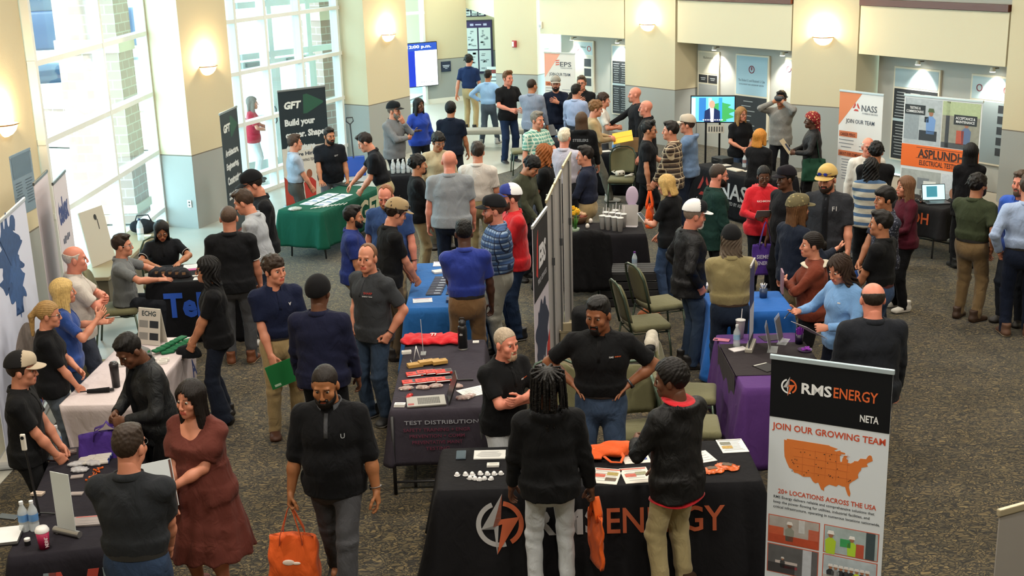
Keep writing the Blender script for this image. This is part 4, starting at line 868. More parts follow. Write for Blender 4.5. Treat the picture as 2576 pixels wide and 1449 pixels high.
# ------------------------------------------------------------------ boards and plates on the walls
def board(name, label, a, b, t, off, z0, z1, wdt, kind, cat='donor board', group=None):
    """framed panel on the wall line a-b"""
    p = on_line(a, b, t); ang = math.atan2(b[1]-a[1], b[0]-a[0]); n = inner((0, 0), off); r = empty(name, (p[0]+n[0], p[1]+n[1], z0), ang, label, cat, group); h = z1-z0
    MB().box((0, 0, h/2), (wdt+.07, .05, h+.07), bev=.008).build('frame', mat('#cfc8b4', .5), r); dk = mat('#1f2226', .6); lt = mat('#9db0b6', .5); tx = mat('#9aa0a2', .6)
    if kind == 'dark':
        quad_part('header_panel', r, -wdt/2, h*.80, wdt/2, h, -.028, lt); quad_part('name_panel', r, -wdt/2, 0, wdt/2, h*.78, -.028, dk); quad_part('strip', r, -wdt/2, h*.42, wdt/2, h*.45, -.030, lt)
        m = MB(); rs = random.Random(len(label))
        for i in range(22):
            z = h*.74-i*h*.033
            if abs(z-h*.435) < h*.03: continue
            for c in (-.33, 0, .33): m.box((c*wdt, -.0305, z), (wdt*rs.uniform(.16, .28), .001, h*.008))
        m.build('engraved_names', tx, r)
    elif kind == 'blue':
        quad_part('header_panel', r, -wdt/2, h*.52, wdt/2, h, -.028, mat('#93b4c4', .5)); quad_part('name_panel', r, -wdt/2, 0, wdt/2, h*.5, -.028, dk)
        MB().tube([(.07*math.cos(q), -.03, h*.84+.07*math.sin(q)) for q in np.linspace(0, 2*PI, 25)[:-1]], .01, 6, closed=True).build('seal', mat('#7a3a48', .6), r); MB().ball((0, -.03, h*.85), (.022, .004, .04), 10).build('seal_figure', mat('#7a3a48', .6), r)
        text('The Robert S. and Elizabeth S. Cale', r, wdt*.86, .05, (0, -.0295, h*.70), mat('#4a5a66', .6), bold=.004); text('SCHOLARSHIP AND LEADERSHIP CENTER', r, wdt*.8, .03, (0, -.0295, h*.65), mat('#4a5a66', .6), bold=.004)
        m = MB(); rs = random.Random(4)
        for i in range(7): m.box((rs.uniform(-.2, .25)*wdt, -.0305, h*(.44-.06*i)), (wdt*.3, .001, .014))
        m.build('engraved_names', tx, r)
    elif kind == 'grid':
        quad_part('header_panel', r, -wdt/2, h*.58, wdt/2, h, -.028, mat('#b7b4a4', .5)); quad_part('lower_panel', r, -wdt/2, 0, wdt/2, h*.36, -.028, mat('#8a8d8c', .5)); text('Richmond', r, wdt*.5, .05, (0, -.0295, h*.9), mat('#55524a', .6), bold=.004)
        for x0, x1 in ((-.49, -.02), (.02, .49)): q = quad_part('plaque', r, x0*wdt, h*.39, x1*wdt, h*.55, -.030, dk); MB().box(((x0+x1)/2*wdt, -.0315, h*.485), (wdt*.26, .001, .018)).box(((x0+x1)/2*wdt, -.0315, h*.45), (wdt*.2, .001, .014)).build('engraved_lines', tx, q)
    else:
        quad_part('header_panel', r, -wdt/2, h*.74, wdt/2, h, -.028, mat('#a9bcc0', .5)); quad_part('lower_panel', r, -wdt/2, 0, wdt/2, h*.72, -.028, mat('#b9b8ac', .5) if kind != 'seals' else mat('#7b8688', .5))
        for sx, c in ((-.32, '#7a3a48'), (.32, '#b0403c')): MB().tube([(sx*wdt+.055*math.cos(q), -.03, h*.87+.055*math.sin(q)) for q in np.linspace(0, 2*PI, 21)[:-1]], .009, 6, closed=True).build('seal', mat(c, .6), r)
        text('Richmond', r, wdt*.28, .05, (0, -.0295, h*.90), mat('#4a5a56', .6), bold=.004)
        if kind == 'seals':
            for i in range(5): quad_part('plaque', r, wdt*.16, h*(.60-.125*i), wdt*.48, h*(.69-.125*i), -.030, dk)
        else:
            for i in range(3): quad_part('plaque', r, wdt*.05, h*(.50-.2*i), wdt*.42, h*(.66-.2*i), -.030, dk)
    return r
def nb(a, b, bk): return inner(a, bk), inner(b, bk)
na, nbb = nb((.84, 29.7), (2.62, 27.6), .62); o_ = -.03
board('donor_board', 'white donor board with two seals behind the white and peach banner', na, nbb, .30, o_, .9, 2.02, .62, 'seals2', group=None)
board('donor_board', 'black donor board of engraved names in the far niche', na, nbb, .78, o_, .45, 1.98, .72, 'dark')
for t, lab in ((.22, 'picture light in the far niche over the white board with two seals'), (.76, 'picture light in the far niche over the black donor board')):
    p = on_line(na, nbb, t); picture_light((p[0]-.81*.16, p[1]-.58*.16, 2.12), math.atan2(nbb[1]-na[1], nbb[0]-na[0]), lab)
na, nbb = nb((3.62, 26.35), (5.42, 23.77), .6)
board('donor_board', 'small beige donor board with two dark plaques above the flat television', na, nbb, .12, o_, .95, 1.98, .56, 'grid')
board('donor_board', 'tall donor board with blue header and round seal behind the flat television', na, nbb, .52, o_, .35, 1.98, .86, 'blue')
board('donor_board', 'narrow pale donor board beside the middle right column', na, nbb, .88, o_, .6, 1.98, .42, 'seals2')
for t, lab in ((.22, 'picture light over the beige board above the television'), (.82, 'picture light over the narrow pale board by the middle column')):
    p = on_line(na, nbb, t); picture_light((p[0]-.81*.16, p[1]-.58*.16, 2.12), math.atan2(nbb[1]-na[1], nbb[0]-na[0]), lab)
na, nbb = nb((6.47, 22.9), (8.07, 20.13), .6)
board('donor_board', 'tall black donor board behind the peach-cornered banner in the near niche', na, nbb, .30, o_, .3, 1.95, 1.0, 'dark')
board('donor_board', 'grey donor board with two round seals in the near niche', na, nbb, .82, o_, .5, 1.95, .86, 'seals')
for t, lab in ((.34, 'picture light over the tall black board in the near niche'), (.84, 'picture light over the grey board with two seals in the near niche')):
    p = on_line(na, nbb, t); picture_light((p[0]-.81*.16, p[1]-.58*.16, 2.12), math.atan2(nbb[1]-na[1], nbb[0]-na[0]), lab)
# plaque on the left wall, outlet, wall sign, alarm, poster frames, beam detector
r = empty('wall_plaque', (-5.822, 14.66, 1.46), PI/2-.018, 'bluish clear wall plaque with engraved lettering left of the first window', 'plaque')
MB().box((0, 0, .36), (.66, .012, .74), bev=.004).build('plate', mat('#7d93a4', .25, alpha=.92), r)
quad_part('picture', r, -.28, .44, .28, .70, -.008, mat('#5f7688', .5)); m = MB(); rs = random.Random(3)
for i in range(9):
    for c in (-.15, .15): m.box((c, -.008, .38-i*.034), (rs.uniform(.14, .24), .001, .012))
m.build('engraved_names', mat('#4d5f70', .6), r)
for x in (-.3, .3):
    for z in (.02, .70): MB().cyl((x, -.012, z), (x, 0, z), .012, n=10).build('screw', mat('#c8ccd0', .3, .8), r)
r = empty('wall_outlet', (-5.23, 19.86, .42), math.atan2(-.26, .69), 'white power outlet low on the middle pier', 'outlet'); MB().box((0, 0, 0), (.075, .008, .12), bev=.002).build('cover_plate', mat('#e6e4dc', .4), r)
for z in (-.025, .025): MB().box((0, -.006, z), (.03, .003, .03)).build('socket', mat('#55534e', .5), r)
ang = math.atan2(.69, 1.15)
def on_tv(px, off=.03): x = -2.2+(px)*math.cos(ang); y = 34.46+px*math.sin(ang); return (x+off*math.sin(ang), y-off*math.cos(ang))
p = on_tv(-.36, .09); r = empty('wall_screen', (p[0], p[1], .52), ang, 'large wall screen with blue header and white page at the far left', 'screen')
MB().box((0, 0, .6), (1.36, .07, 1.2), bev=.01).build('bezel', mat('#101114', .4), r); scr = quad_part('display', r, -.66, .02, .66, 1.18, -.036, mat('#e9eef4', .4, emit=.9)); quad_part('display_header', scr, -.66, .98, .66, 1.18, -.038, mat('#1d3f9a', .4, emit=.6)); quad_part('display_side_band', scr, -.66, .02, -.02, .98, -.038, mat('#0f2aa8', .4, emit=.5))
text('12:00 p.m.', scr, .74, .11, (.12, -.040, 1.08), mat('#e8f0ff', .4, emit=.8), bold=.03); m = MB(); rs = random.Random(5)
for i in range(9): m.box((.33, -.0385, .90-i*.07), (rs.uniform(.3, .5), .001, .012))
m.build('display_lines', mat('#b8bec8', .4, emit=.3), scr); text('(804) 852-1981', scr, .4, .045, (.32, -.040, .12), mat('#5a5f68', .4), bold=.01)
p = on_tv(.62); r = empty('wall_sign', (p[0], p[1], .86), ang, 'small dark blue sign on the grey wall right of the wall screen', 'sign'); MB().box((0, 0, .14), (.30, .02, .28), bev=.004).build('plate', mat('#222c44', .5), r); MB().box((0, -.011, .17), (.22, .001, .022)).box((0, -.011, .13), (.18, .001, .022)).box((0, -.011, .09), (.08, .001, .014)).build('sign_lines', mat('#c8d0e0', .6), r)
def post_frame(loc, rz, w_, h_, label, rows, cols, head):
    r = empty('notice_board', loc, rz, label, 'notice board'); MB().box((0, 0, h_/2), (w_, .05, h_), bev=.006).build('frame', mat('#2c2440', .5), r)
    if head: hq = quad_part('header', r, -w_*.46, h_*.86, w_*.46, h_*.97, -.027, mat('#3a2a5c', .5)); MB().box((-w_*.2, -.029, h_*.915), (w_*.12, .001, h_*.04)).box((w_*.02, -.029, h_*.915), (w_*.2, .001, h_*.025)).box((w_*.25, -.029, h_*.915), (w_*.12, .001, h_*.04)).build('header_print', mat('#c8c0e0', .6), hq)
    hh = h_*(.84 if head else .94)
    for i in range(rows):
        for j in range(cols):
            x0 = -w_*.45+j*w_*.9/cols; z0 = h_*.03+i*hh/rows; pg = quad_part('poster', r, x0+.02, z0+.02, x0+w_*.9/cols-.02, z0+hh/rows-.02, -.027, mat('#d8dcdc', .6)); m = MB(); rs = random.Random(i*7+j)
            for k in range(10): m.box((x0+w_*.45/cols+rs.uniform(-.1, .1)*w_, -.029, z0+hh/rows*rs.uniform(.15, .85)), (rs.uniform(.04, .12), .001, rs.uniform(.02, .06)))
            m.build('poster_print', mat('#8a8f94', .6), pg)
post_frame((-.78, 36.88, .55), 0, .86, 1.55, 'tall purple framed notice board with posters inside the far doorway', 2, 2, True)
post_frame((-.86, 36.88, 2.2), 0, .66, .40, 'small dark framed notice board of three sheets above the tall one', 1, 3, False)
a_ = math.atan2(-.62, 1.01); r = empty('fire_alarm', (.24, 30.355, 1.94), a_, 'red fire alarm strobe on the bright far wall', 'fire alarm'); MB().box((0, -.02, 0), (.11, .05, .16), bev=.008).build('housing', mat('#a01820', .4), r); MB().box((-.02, -.05, 0), (.05, .02, .12)).build('strobe', mat('#e8d8d4', .3), r)
r = empty('motion_sensor', (.86, 29.66, 2.42), a_, 'small white sensor box high on the corner of the far wall', 'sensor'); MB().box((0, -.02, 0), (.09, .06, .16), bev=.012).build('housing', mat('#e6e6e0', .4), r); MB().box((0, -.052, -.02), (.05, .006, .06)).build('lens', mat('#b8bcc0', .3), r)
r = empty('floor_notice_stand', (-.28, 33.6, 0), -.2, 'white notice stand at the far doorway behind the light blue shirt', 'notice stand'); MB().box((0, 0, .55), (.46, .05, 1.05), bev=.008).build('panel', mat('#d8dcd8', .6), r); q = quad_part('header', r, -.2, .9, .2, 1.0, -.028, mat('#8a3a34', .6)); m = MB()
for i in range(6): m.box((0, -.028, .8-i*.1), (.3, .001, .03))
m.build('print', mat('#6a6f70', .6), r); MB().box((0, 0, .015), (.5, .3, .03)).build('foot', mat('#888880', .5), r)

# ------------------------------------------------------------------ tables and cloths
def folding_table(label, cx, cy, L, W, rz, h=.735, group=None):
    r = empty('folding_table', (cx, cy, 0), rz, label, 'table', group)
    MB().box((0, 0, h-.025), (L-.02, W-.02, .045), bev=.008).build('tabletop', mat('#b9b6ae', .5, bump=.05), r)
    for sx in (-1, 1):
        for sy in (-1, 1): MB().tube([(sx*(L/2-.2), sy*(W/2-.09), h-.05), (sx*(L/2-.17), sy*(W/2-.09), .3), (sx*(L/2-.17), sy*(W/2-.07), .012)], .014).build('leg', mat('#55585a', .4, .6), r, smooth=True)
        MB().tube([(sx*(L/2-.17), -(W/2-.09), .3), (sx*(L/2-.17), W/2-.09, .3)], .011).build('brace', mat('#55585a', .4, .6), r, smooth=True)
    return r
def tablecloth(label, cx, cy, L, W, rz, color, h=.74, drop=.72, flare=.10, wave=.02, name='tablecloth', taper=False, seed=1, m=None, side_drop=None):
    rs = random.Random(seed); r = .035; per = []; nS = 56; nC = 7
    hx, hy = L/2+.006, W/2+.006
    for cxx, cyy, a0 in ((hx-r, -(hy-r), -PI/2), (hx-r, hy-r, 0), (-(hx-r), hy-r, PI/2), (-(hx-r), -(hy-r), PI)):
        for i in range(nC): a = a0+PI/2*i/(nC-1); per.append((cxx+r*math.cos(a), cyy+r*math.sin(a), math.cos(a), math.sin(a), 1 if 1 <= i < nC-1 else 0))
    P = []; n0 = len(per)
    for i in range(n0):        # resample the straight runs
        a, b = per[i], per[(i+1) % n0]; d = math.hypot(b[0]-a[0], b[1]-a[1]); k = max(1, int(d/.045))
        for q in range(k): t = q/k; P.append(tuple(a[j]+(b[j]-a[j])*t for j in range(4))+(1 if a[4] or b[4] else 0,))
    n = len(P); rows = 13; V = [(0, 0, h)]+[(p[0]*.97, p[1]*.97, h+.001) for p in P]+[(p[0]*.995, p[1]*.995, h) for p in P]; s = 0; ss = []
    for i in range(n): ss.append(s); s += math.hypot(P[(i+1) % n][0]-P[i][0], P[(i+1) % n][1]-P[i][1])
    k1, k2 = round(s/.34), round(s/.21); ph = rs.uniform(0, 6)
    for j in range(1, rows+1):
        t = j/rows
        for i, p in enumerate(P):
            dr = drop
            if side_drop is not None and abs(p[2]) > .5: dr = side_drop
            A = 2*PI*ss[i]/s; wv = wave*t**1.3*(math.sin(A*k1+ph)+.5*math.sin(A*k2+ph*2+t)); co = p[4]*.05*t**1.2*(0 if taper else 1)
            e = (flare*t if not taper else -.10*math.sin(t*PI/2)**.7*(1-.3*p[4])+.0)+wv+co+.012*min(1, t*8)
            V.append((p[0]+p[2]*e, p[1]+p[3]*e, h-.008*min(1, j)-dr*t+.008*t+.01*t*math.sin(A*k1+ph)*(drop > .6)))
    F = []; T = [(0, 1+i, 1+(i+1) % n) for i in range(n)]
    for j in range(rows+1):
        for i in range(n): a = 1+j*n+i; b = 1+j*n+(i+1) % n; F.append((a, a+n, b+n, b))
    me = np_mesh(name, np.array(V), [np.array(F), np.array(T)]); o = link(name, me, m or fabric(color, .85, .25, .08, .05), None, (cx, cy, 0), rz); tag(o, label, 'tablecloth')
    sm = o.modifiers.new('thick', 'SOLIDIFY'); sm.thickness = .003; sm.offset = 1; o['flare'] = flare; o['hd'] = drop
    return o
def cloth_face(o, W, side, depth):
    """place on a hanging side: rotation following the flare, and y offset"""
    fl = o['flare']; t = depth/o['hd']; return -(W/2+.006+fl*t+.022), PI/2-math.atan(fl/o['hd'])
def cloth_text(o, s, W, x, z, w_, h_, c, rz=0, h=.74, bold=.02, slant=0, half=None, emit=0.0, yo=0.0):
    y, tilt = cloth_face(o, W, 0, h-z); m = mat(c, .7); holder = Matrix.Rotation(rz, 4, 'Z') @ Matrix.Translation((x, y+yo, z)) @ Matrix.Rotation(tilt, 4, 'X')
    t = text(s, o, w_, h_, (0, 0, 0), m, bold=bold, slant=slant); t.matrix_local = holder; return t
def cloth_poly(o, name, W, pts, c, rz=0, h=.74, yo=0.0, z0=None):
    z0 = z0 if z0 is not None else sum(p[1] for p in pts)/len(pts); y, tilt = cloth_face(o, W, 0, h-z0); t = poly_part(name, o, [(p[0], p[1]-z0) for p in pts], 0, mat(c, .7))
    t.matrix_local = Matrix.Rotation(rz, 4, 'Z') @ Matrix.Translation((0, y+yo, z0)) @ Matrix.Rotation(tilt-PI/2, 4, 'X'); return t
def ring_pts(cx, cz, r0, r1, a0, a1, n=26):
    A = [a0+(a1-a0)*i/n for i in range(n+1)]; return [(cx+r1*math.cos(a), cz+r1*math.sin(a)) for a in A]+[(cx+r0*math.cos(a), cz+r0*math.sin(a)) for a in A[::-1]]
BOLT_L = [(.05, .62), (-.32, -.10), (-.02, .0), (-.06, -.62), (-.1, -.1), (.02, .1)]; BOLT_R = [(.05, .62), (.02, .1), (.34, .14), (-.06, -.62), (.04, .0), (-.12, -.06)]

ORANGE = '#d2622f'
# ---- front table: black cloth with a bolt emblem and two-colour name
RT = dict(cx=.585, cy=8.42, L=2.31, W=.74)
folding_table('long folding table at the front under the black cloth with orange and grey name', RT['cx'], RT['cy'], RT['L'], RT['W'], 0)
o = tablecloth('long black tablecloth with orange and grey energy lettering across the front', RT['cx'], RT['cy'], RT['L'], RT['W'], 0, '#131316', flare=.11, seed=2, wave=.016)
cloth_text(o, 'RMS', RT['W'], -.24, .50, .50, .19, '#9b9b9c', bold=.028); cloth_text(o, 'ENERGY', RT['W'], .46, .50, .84, .19, '#a8502e', bold=.012)
for nm, pts, c in (('emblem_ring', ring_pts(-.72, .50, .135, .17, rad(110), rad(285)), '#9b9b9c'), ('emblem_ring', ring_pts(-.72, .50, .135, .17, rad(-60), rad(80)), '#a8502e'),
                   ('emblem_bolt', [(-.72+x*.42, .50+z*.36) for x, z in BOLT_L], '#8f8f90'), ('emblem_bolt', [(-.72+x*.42, .50+z*.36) for x, z in BOLT_R], '#a8502e')): cloth_poly(o, nm, RT['W'], pts, c, z0=.50, yo=-.001 if 'ring' in nm else -.004)
# ---- table with notebooks, charcoal cloth with open legs in front
NT = dict(cx=-.66, cy=10.52, L=.76, W=1.80)
folding_table('folding table with black legs under the charcoal cloth with the red shirt', NT['cx'], NT['cy'], NT['L'], NT['W'], 0)
o = tablecloth('charcoal tablecloth with printed front below the notebooks and laptop', NT['cx'], NT['cy'], NT['L'], NT['W'], 0, '#322e36', drop=.48, flare=.02, seed=3, wave=.006)
cloth_text(o, 'TEST DISTRIBUTION', NT['W'], .04, .64, .62, .035, '#8a8c94', bold=.01)
for i, (s, wd) in enumerate((('SAFETY TRAINING + ENGR', .56), ('PREVENTION + COMM', .46), ('PREVENTATIVE MAINT', .42), ('TESTING', .2))): cloth_text(o, s, NT['W'], -.0, .575-i*.055, wd, .03, '#5c2238', bold=.01)
for sx in (-1, 1): MB().tube([(sx*.37, -.93, .70), (sx*.37, -.96, .01)], .016).build('front_leg', mat('#17171a', .5), o, smooth=True)
MB().tube([(-.37, -.955, .12), (.37, -.955, .12)], .012).build('front_bar', mat('#17171a', .5), o, smooth=True)
# ---- blue table
BT = dict(cx=-.75, cy=13.46, L=.76, W=1.86); folding_table('folding table under the bright blue cloth with brochures', BT['cx'], BT['cy'], BT['L'], BT['W'], 0); tablecloth('bright blue tablecloth covered with rows of dark brochures', BT['cx'], BT['cy'], BT['L'], BT['W'], 0, '#1c5b9c', flare=.05, seed=4, wave=.012)
# ---- green table
a_ = math.atan2(19.0-17.15, .74); GC = (-2.69, 18.42); folding_table('folding table with grey legs under the dark green cloth', GC[0], GC[1], 1.9, .72, a_); o = tablecloth('dark green tablecloth with large cream letters', GC[0], GC[1], 1.9, .72, a_, '#0e4a3a', drop=.52, flare=.04, seed=5, wave=.012); cloth_text(o, 'GFT', .72, .50, .50, .80, .34, '#b9b49a', bold=.03, slant=.25)
# ---- table with blue lettering by the first window
folding_table('small table under the black cloth with blue letters', -3.74, 14.28, 1.05, .82, .06); o = tablecloth('black tablecloth with large blue letters', -3.74, 14.28, 1.05, .82, .06, '#131418', flare=.02, seed=6, wave=.006); cloth_text(o, 'Telex', .82, .06, .47, .80, .30, '#1d50b8', bold=.04)
cloth_poly(o, 'stripe', .82, [(.30, .18), (.36, .18), (.46, .33), (.40, .33)], '#2a7ab0', z0=.25)
# ---- white stretch-covered table
folding_table('folding table under the pale pink-white fitted cover', -3.54, 10.86, .70, 1.84, -.03); o = tablecloth('pale pinkish white fitted stretch cover on the table beside the blonde women', -3.54, 10.86, .70, 1.84, -.03, '#cbbfc0', taper=True, flare=0, wave=.004, seed=7, name='table_cover')
t = text('A', o, .14, .17, (0, 0, 0), mat('#2a3f7a', .7), bold=.03); t.matrix_local = Matrix.Translation((.40, .55, .55)) @ Matrix.Rotation(PI/2, 4, 'Z') @ Matrix.Rotation(PI/2-.12, 4, 'X')
# ---- front-left dark table
HT = dict(cx=-3.14, cy=8.18, L=.66, W=1.80, rz=.17); folding_table('folding table under the dark cloth at the front left', HT['cx'], HT['cy'], HT['L'], HT['W'], HT['rz']); o = tablecloth('charcoal tablecloth with large grey and red letters at the front left', HT['cx'], HT['cy'], HT['L'], HT['W'], HT['rz'], '#211f26', flare=.05, seed=8, wave=.01)
for nm, pts, c in (('letter_stroke', [(-.20, .10), (-.12, .62), (-.04, .62), (-.10, .10)], '#7f9098'), ('letter_stroke', [(-.09, .62), (-.01, .62), (.08, .30), (.02, .12)], '#b8443a'), ('letter_stroke', [(.16, .62), (.23, .62), (.10, .12), (.03, .12)], '#b8443a'), ('letter_stroke', [(.25, .62), (.32, .62), (.36, .10), (.27, .10)], '#7f9098'), ('letter_stroke', [(-.16, .42), (.0, .42), (.01, .36), (-.17, .36)], '#7f9098')): cloth_poly(o, nm, HT['W'], pts, c, z0=.36)
# ---- purple table with a black runner, and the blue one behind
PT = dict(cx=2.34, cy=10.62, L=.76, W=1.46); folding_table('folding table under the purple cloth with black runner', PT['cx'], PT['cy'], PT['L'], PT['W'], 0); o = tablecloth('purple tablecloth behind the front standing banner', PT['cx'], PT['cy'], PT['L'], PT['W'], 0, '#4c2a68', flare=.05, seed=9, wave=.014)
ru = MB().box((0, 0, .748), (.80, .86, .004)).box((-.412, 0, .60), (.004, .86, .30)).build('table_runner', fabric('#2a2528', .85, .2), None, (PT['cx'], PT['cy'], 0)); tag(ru, 'black table runner laid across the purple tablecloth', 'table runner')
folding_table('small table under the blue cloth behind the purple table', 2.46, 12.42, .82, .72, 0); tablecloth('blue tablecloth behind the person in the khaki shirt', 2.46, 12.42, .82, .72, 0, '#1f62b4', flare=.05, seed=10, wave=.014)
# ---- black table with cups
folding_table('folding table under the black cloth with cups and daffodils', 1.07, 15.92, 1.38, .70, -.03); tablecloth('black tablecloth under the plastic cups and daffodils', 1.07, 15.92, 1.38, .70, -.03, '#17161a', flare=.04, seed=11, wave=.012)
# ---- far tables
a_ = math.atan2(-1.3, .7); NC = (3.80, 19.66); folding_table('folding table under the black cloth with white initials on the right', NC[0], NC[1], 1.8, .66, a_); o = tablecloth('black tablecloth with white capital letters and red triangle logo', NC[0], NC[1], 1.8, .66, a_, '#15161a', flare=.05, seed=12, wave=.01); cloth_text(o, 'NASS', .66, .28, .46, .86, .26, '#b9b9b9', bold=.02); cloth_text(o, 'POWERED BY ASPLUNDH', .66, .28, .27, .8, .055, '#a9a9a9', bold=.01)
for q in range(3):
    a0 = PI/2+q*2*PI/3; A = [(-.55+.19*math.cos(a0+d), .42+.19*math.sin(a0+d)) for d in (.25, 2*PI/3-.25)]; B_ = [(-.55+.11*math.cos(a0+d), .42+.11*math.sin(a0+d)) for d in (2*PI/3-.25, .25)]; cloth_poly(o, 'triangle_logo', .66, A+B_, '#9a2c24', z0=.42)
a_ = math.atan2(-.97, .79); AC = (5.72, 17.12); folding_table('folding table with dark legs before the orange and white banner', AC[0], AC[1], 1.3, .6, a_); o = tablecloth('black cloth flag with orange letters draped over the table by the orange banner', AC[0], AC[1], 1.3, .6, a_, '#1a191a', drop=.42, flare=.02, seed=13, wave=.012, name='table_flag'); cloth_text(o, 'ASPLUNDH', .6, -.02, .58, .95, .16, '#b04a18', bold=.02); cloth_text(o, 'TESTING', .6, -.05, .42, .55, .1, '#b04a18', bold=.02)
folding_table('folding table under the dark cloth by the peach and white banner', .80, 23.3, .72, .5, -.2); tablecloth('dark tablecloth with a grey cap on it in the background', .80, 23.3, .72, .5, -.2, '#191b22', flare=.04, seed=14, wave=.01)
folding_table('folding table under the black cloth with the cardboard box', 2.05, 21.75, 1.0, .45, -.2); tablecloth('black tablecloth under the cardboard box and green bottle', 2.05, 21.75, 1.0, .45, -.2, '#151519', flare=.04, seed=15, wave=.01)
folding_table('small table under the black cloth holding water bottles', -1.62, 20.35, .8, .55, .15); tablecloth('black tablecloth under the cluster of water bottles', -1.62, 20.35, .8, .55, .15, '#16171c', flare=.04, seed=16, wave=.01)

# ------------------------------------------------------------------ chairs and benches
def banquet_chair(loc, rz, label, first=[None], group='green padded banquet chairs'):
    """seat faces local +Y"""
    if first[0] is not None: return dup(first[0], loc, rz, label)
    r = empty('banquet_chair', loc, rz, label, 'chair', group); fr = mat('#4b5a4c', .35, .6); pad = fabric('#68664a', .9, .25, .1, .1)
    s = MB().box((0, .02, .445), (.44, .43, .075), bev=.03).mesh('seat', True); link('seat', s, pad, r)
    n = 16; V = []; 
    for y in (-.02, .022):
        for j in range(9):
            t = j/8; z = .52+.40*t; hw = .195+.015*math.sin(t*PI)-(.10*max(0, (t-.72)/.28)**2.2)
            for i in range(n+1): u = -1+2*i/n; V.append((u*hw, -.235-.10*t+y*(1-.5*abs(u)**4)+.03*u*u, z))
    m = n+1; Q = [(j*m+i, j*m+i+1, (j+1)*m+i+1, (j+1)*m+i) for j in range(8) for i in range(n)]; K = 9*m; Q += [(K+(j+1)*m+i, K+(j+1)*m+i+1, K+j*m+i+1, K+j*m+i) for j in range(8) for i in range(n)]
    Q += [(i, K+i, K+i+1, i+1) for i in range(n)]+[(8*m+i, 8*m+i+1, K+8*m+i+1, K+8*m+i) for i in range(n)]+[(j*m, (j+1)*m, K+(j+1)*m, K+j*m) for j in range(8)]+[(j*m+n, K+j*m+n, K+(j+1)*m+n, (j+1)*m+n) for j in range(8)]
    link('backrest', np_mesh('backrest', np.array(V), np.array(Q)), pad, r)
    bp = [(-.215, -.215, .42), (-.222, -.26, .62), (-.222, -.30, .80), (-.17, -.335, .91), (-.08, -.35, .945), (.08, -.35, .945), (.17, -.335, .91), (.222, -.30, .80), (.222, -.26, .62), (.215, -.215, .42)]
    MB().tube(bp, .013).build('back_frame', fr, r, smooth=True)
    for sx in (-1, 1):
        MB().tube([(sx*.2, .20, .42), (sx*.21, .225, .2), (sx*.215, .235, .006)], .012).build('leg', fr, r, smooth=True); MB().tube([(sx*.2, -.2, .42), (sx*.21, -.24, .2), (sx*.215, -.27, .006)], .012).build('leg', fr, r, smooth=True)
    MB().tube([(-.205, .19, .395), (.205, .19, .395), (.205, -.2, .395), (-.205, -.2, .395)], .010, closed=True).build('seat_frame', fr, r, smooth=True)
    first[0] = r; return r
for x, y, a, lab in ((1.42, 12.72, -78, 'green banquet chair turned sideways near the round black case'), (1.66, 13.42, -70, 'green banquet chair near the bag, behind the round-case chair'), (1.60, 10.58, -100, 'green banquet chair with a coat over its back by the purple table'),
                     (1.50, 9.80, -95, 'green banquet chair seat showing behind the black hooded jacket'), (1.05, 9.75, 190, 'green banquet chair back just behind the long black table'), (.33, 9.85, 175, 'green banquet chair mostly hidden behind the folded-arms person'),
                     (-4.60, 13.86, -80, 'green banquet chair under the seated person in grey polo'), (-4.40, 15.0, -165, 'green banquet chair under the seated woman with long hair'), (1.92, 20.75, 170, 'green banquet chair with a white headset on its seat'),
                     (.30, 23.85, 95, 'green banquet chair beside the tall black polo person in the background'), (6.2, 18.5, 120, 'green banquet chair back beside the orange and white banner'), (.92, 15.05, 5, 'green banquet chair covered by a black coat at the cup table'), (-4.30, 11.75, -95, 'green banquet chair back behind the blonde woman in blue')):
    banquet_chair((x, y, 0), rad(a), lab)
def bench(loc, rz, L, label, c, W=.45, h=.45):
    r = empty('bench', loc, rz, label, 'bench'); MB().box((0, 0, h-.05), (L, W, .10), bev=.025).build('seat', fabric(c, .8, .2), r, smooth=True)
    for sx in (-1, 1):
        for sy in (-1, 1): MB().cyl((sx*(L/2-.08), sy*(W/2-.06), .005), (sx*(L/2-.08), sy*(W/2-.06), h-.09), .02, n=10).build('leg', mat('#5a615c', .4, .6), r)
bench((-.30, 26.75, .006), -.10, 1.45, 'grey padded bench by the far doorway', '#8f8f86')
r = empty('window_ledge', (-5.42, 16.9, .006), .02, 'low wooden ledge along the first window', 'ledge'); MB().box((0, 0, .41), (.46, 3.2, .05), bev=.008).build('top', mat('#8d8064', .5, bump=.05), r); MB().box((.02, 0, .19), (.36, 3.1, .38)).build('base', mat('#57503f', .6), r)

# ------------------------------------------------------------------ standing banners
def banner(label, a, b, h, base='#b8bcc0', face='#dfe1e2', name='roll_up_banner', back=False):
    """panel from floor point a to b (left to right seen from its printed face, local -Y)"""
    L = math.dist(a, b); ang = math.atan2(b[1]-a[1], b[0]-a[0]); r = empty(name, (a[0], a[1], 0), ang, label, 'banner')
    MB().box((L/2, 0, h/2+.04), (L, .006, h-.1)).build('panel', mat(face, .55), r)
    MB().box((L/2, 0, h-.012), (L+.02, .022, .035), bev=.005).build('top_rail', mat(base, .35, .5), r); MB().box((L/2, .02, .055), (L+.03, .17, .09), bev=.03).build('base', mat(base, .3, .6), r)
    MB().cyl((L/2, .04, .08), (L/2, .03, h-.02), .009, n=8).build('pole', mat('#9a9c9e', .35, .7), r)
    for sx in (.12, L-.12): MB().box((sx, .02, .012), (.04, .34, .014)).build('foot', mat('#6e7072', .4, .6), r)
    return r, L
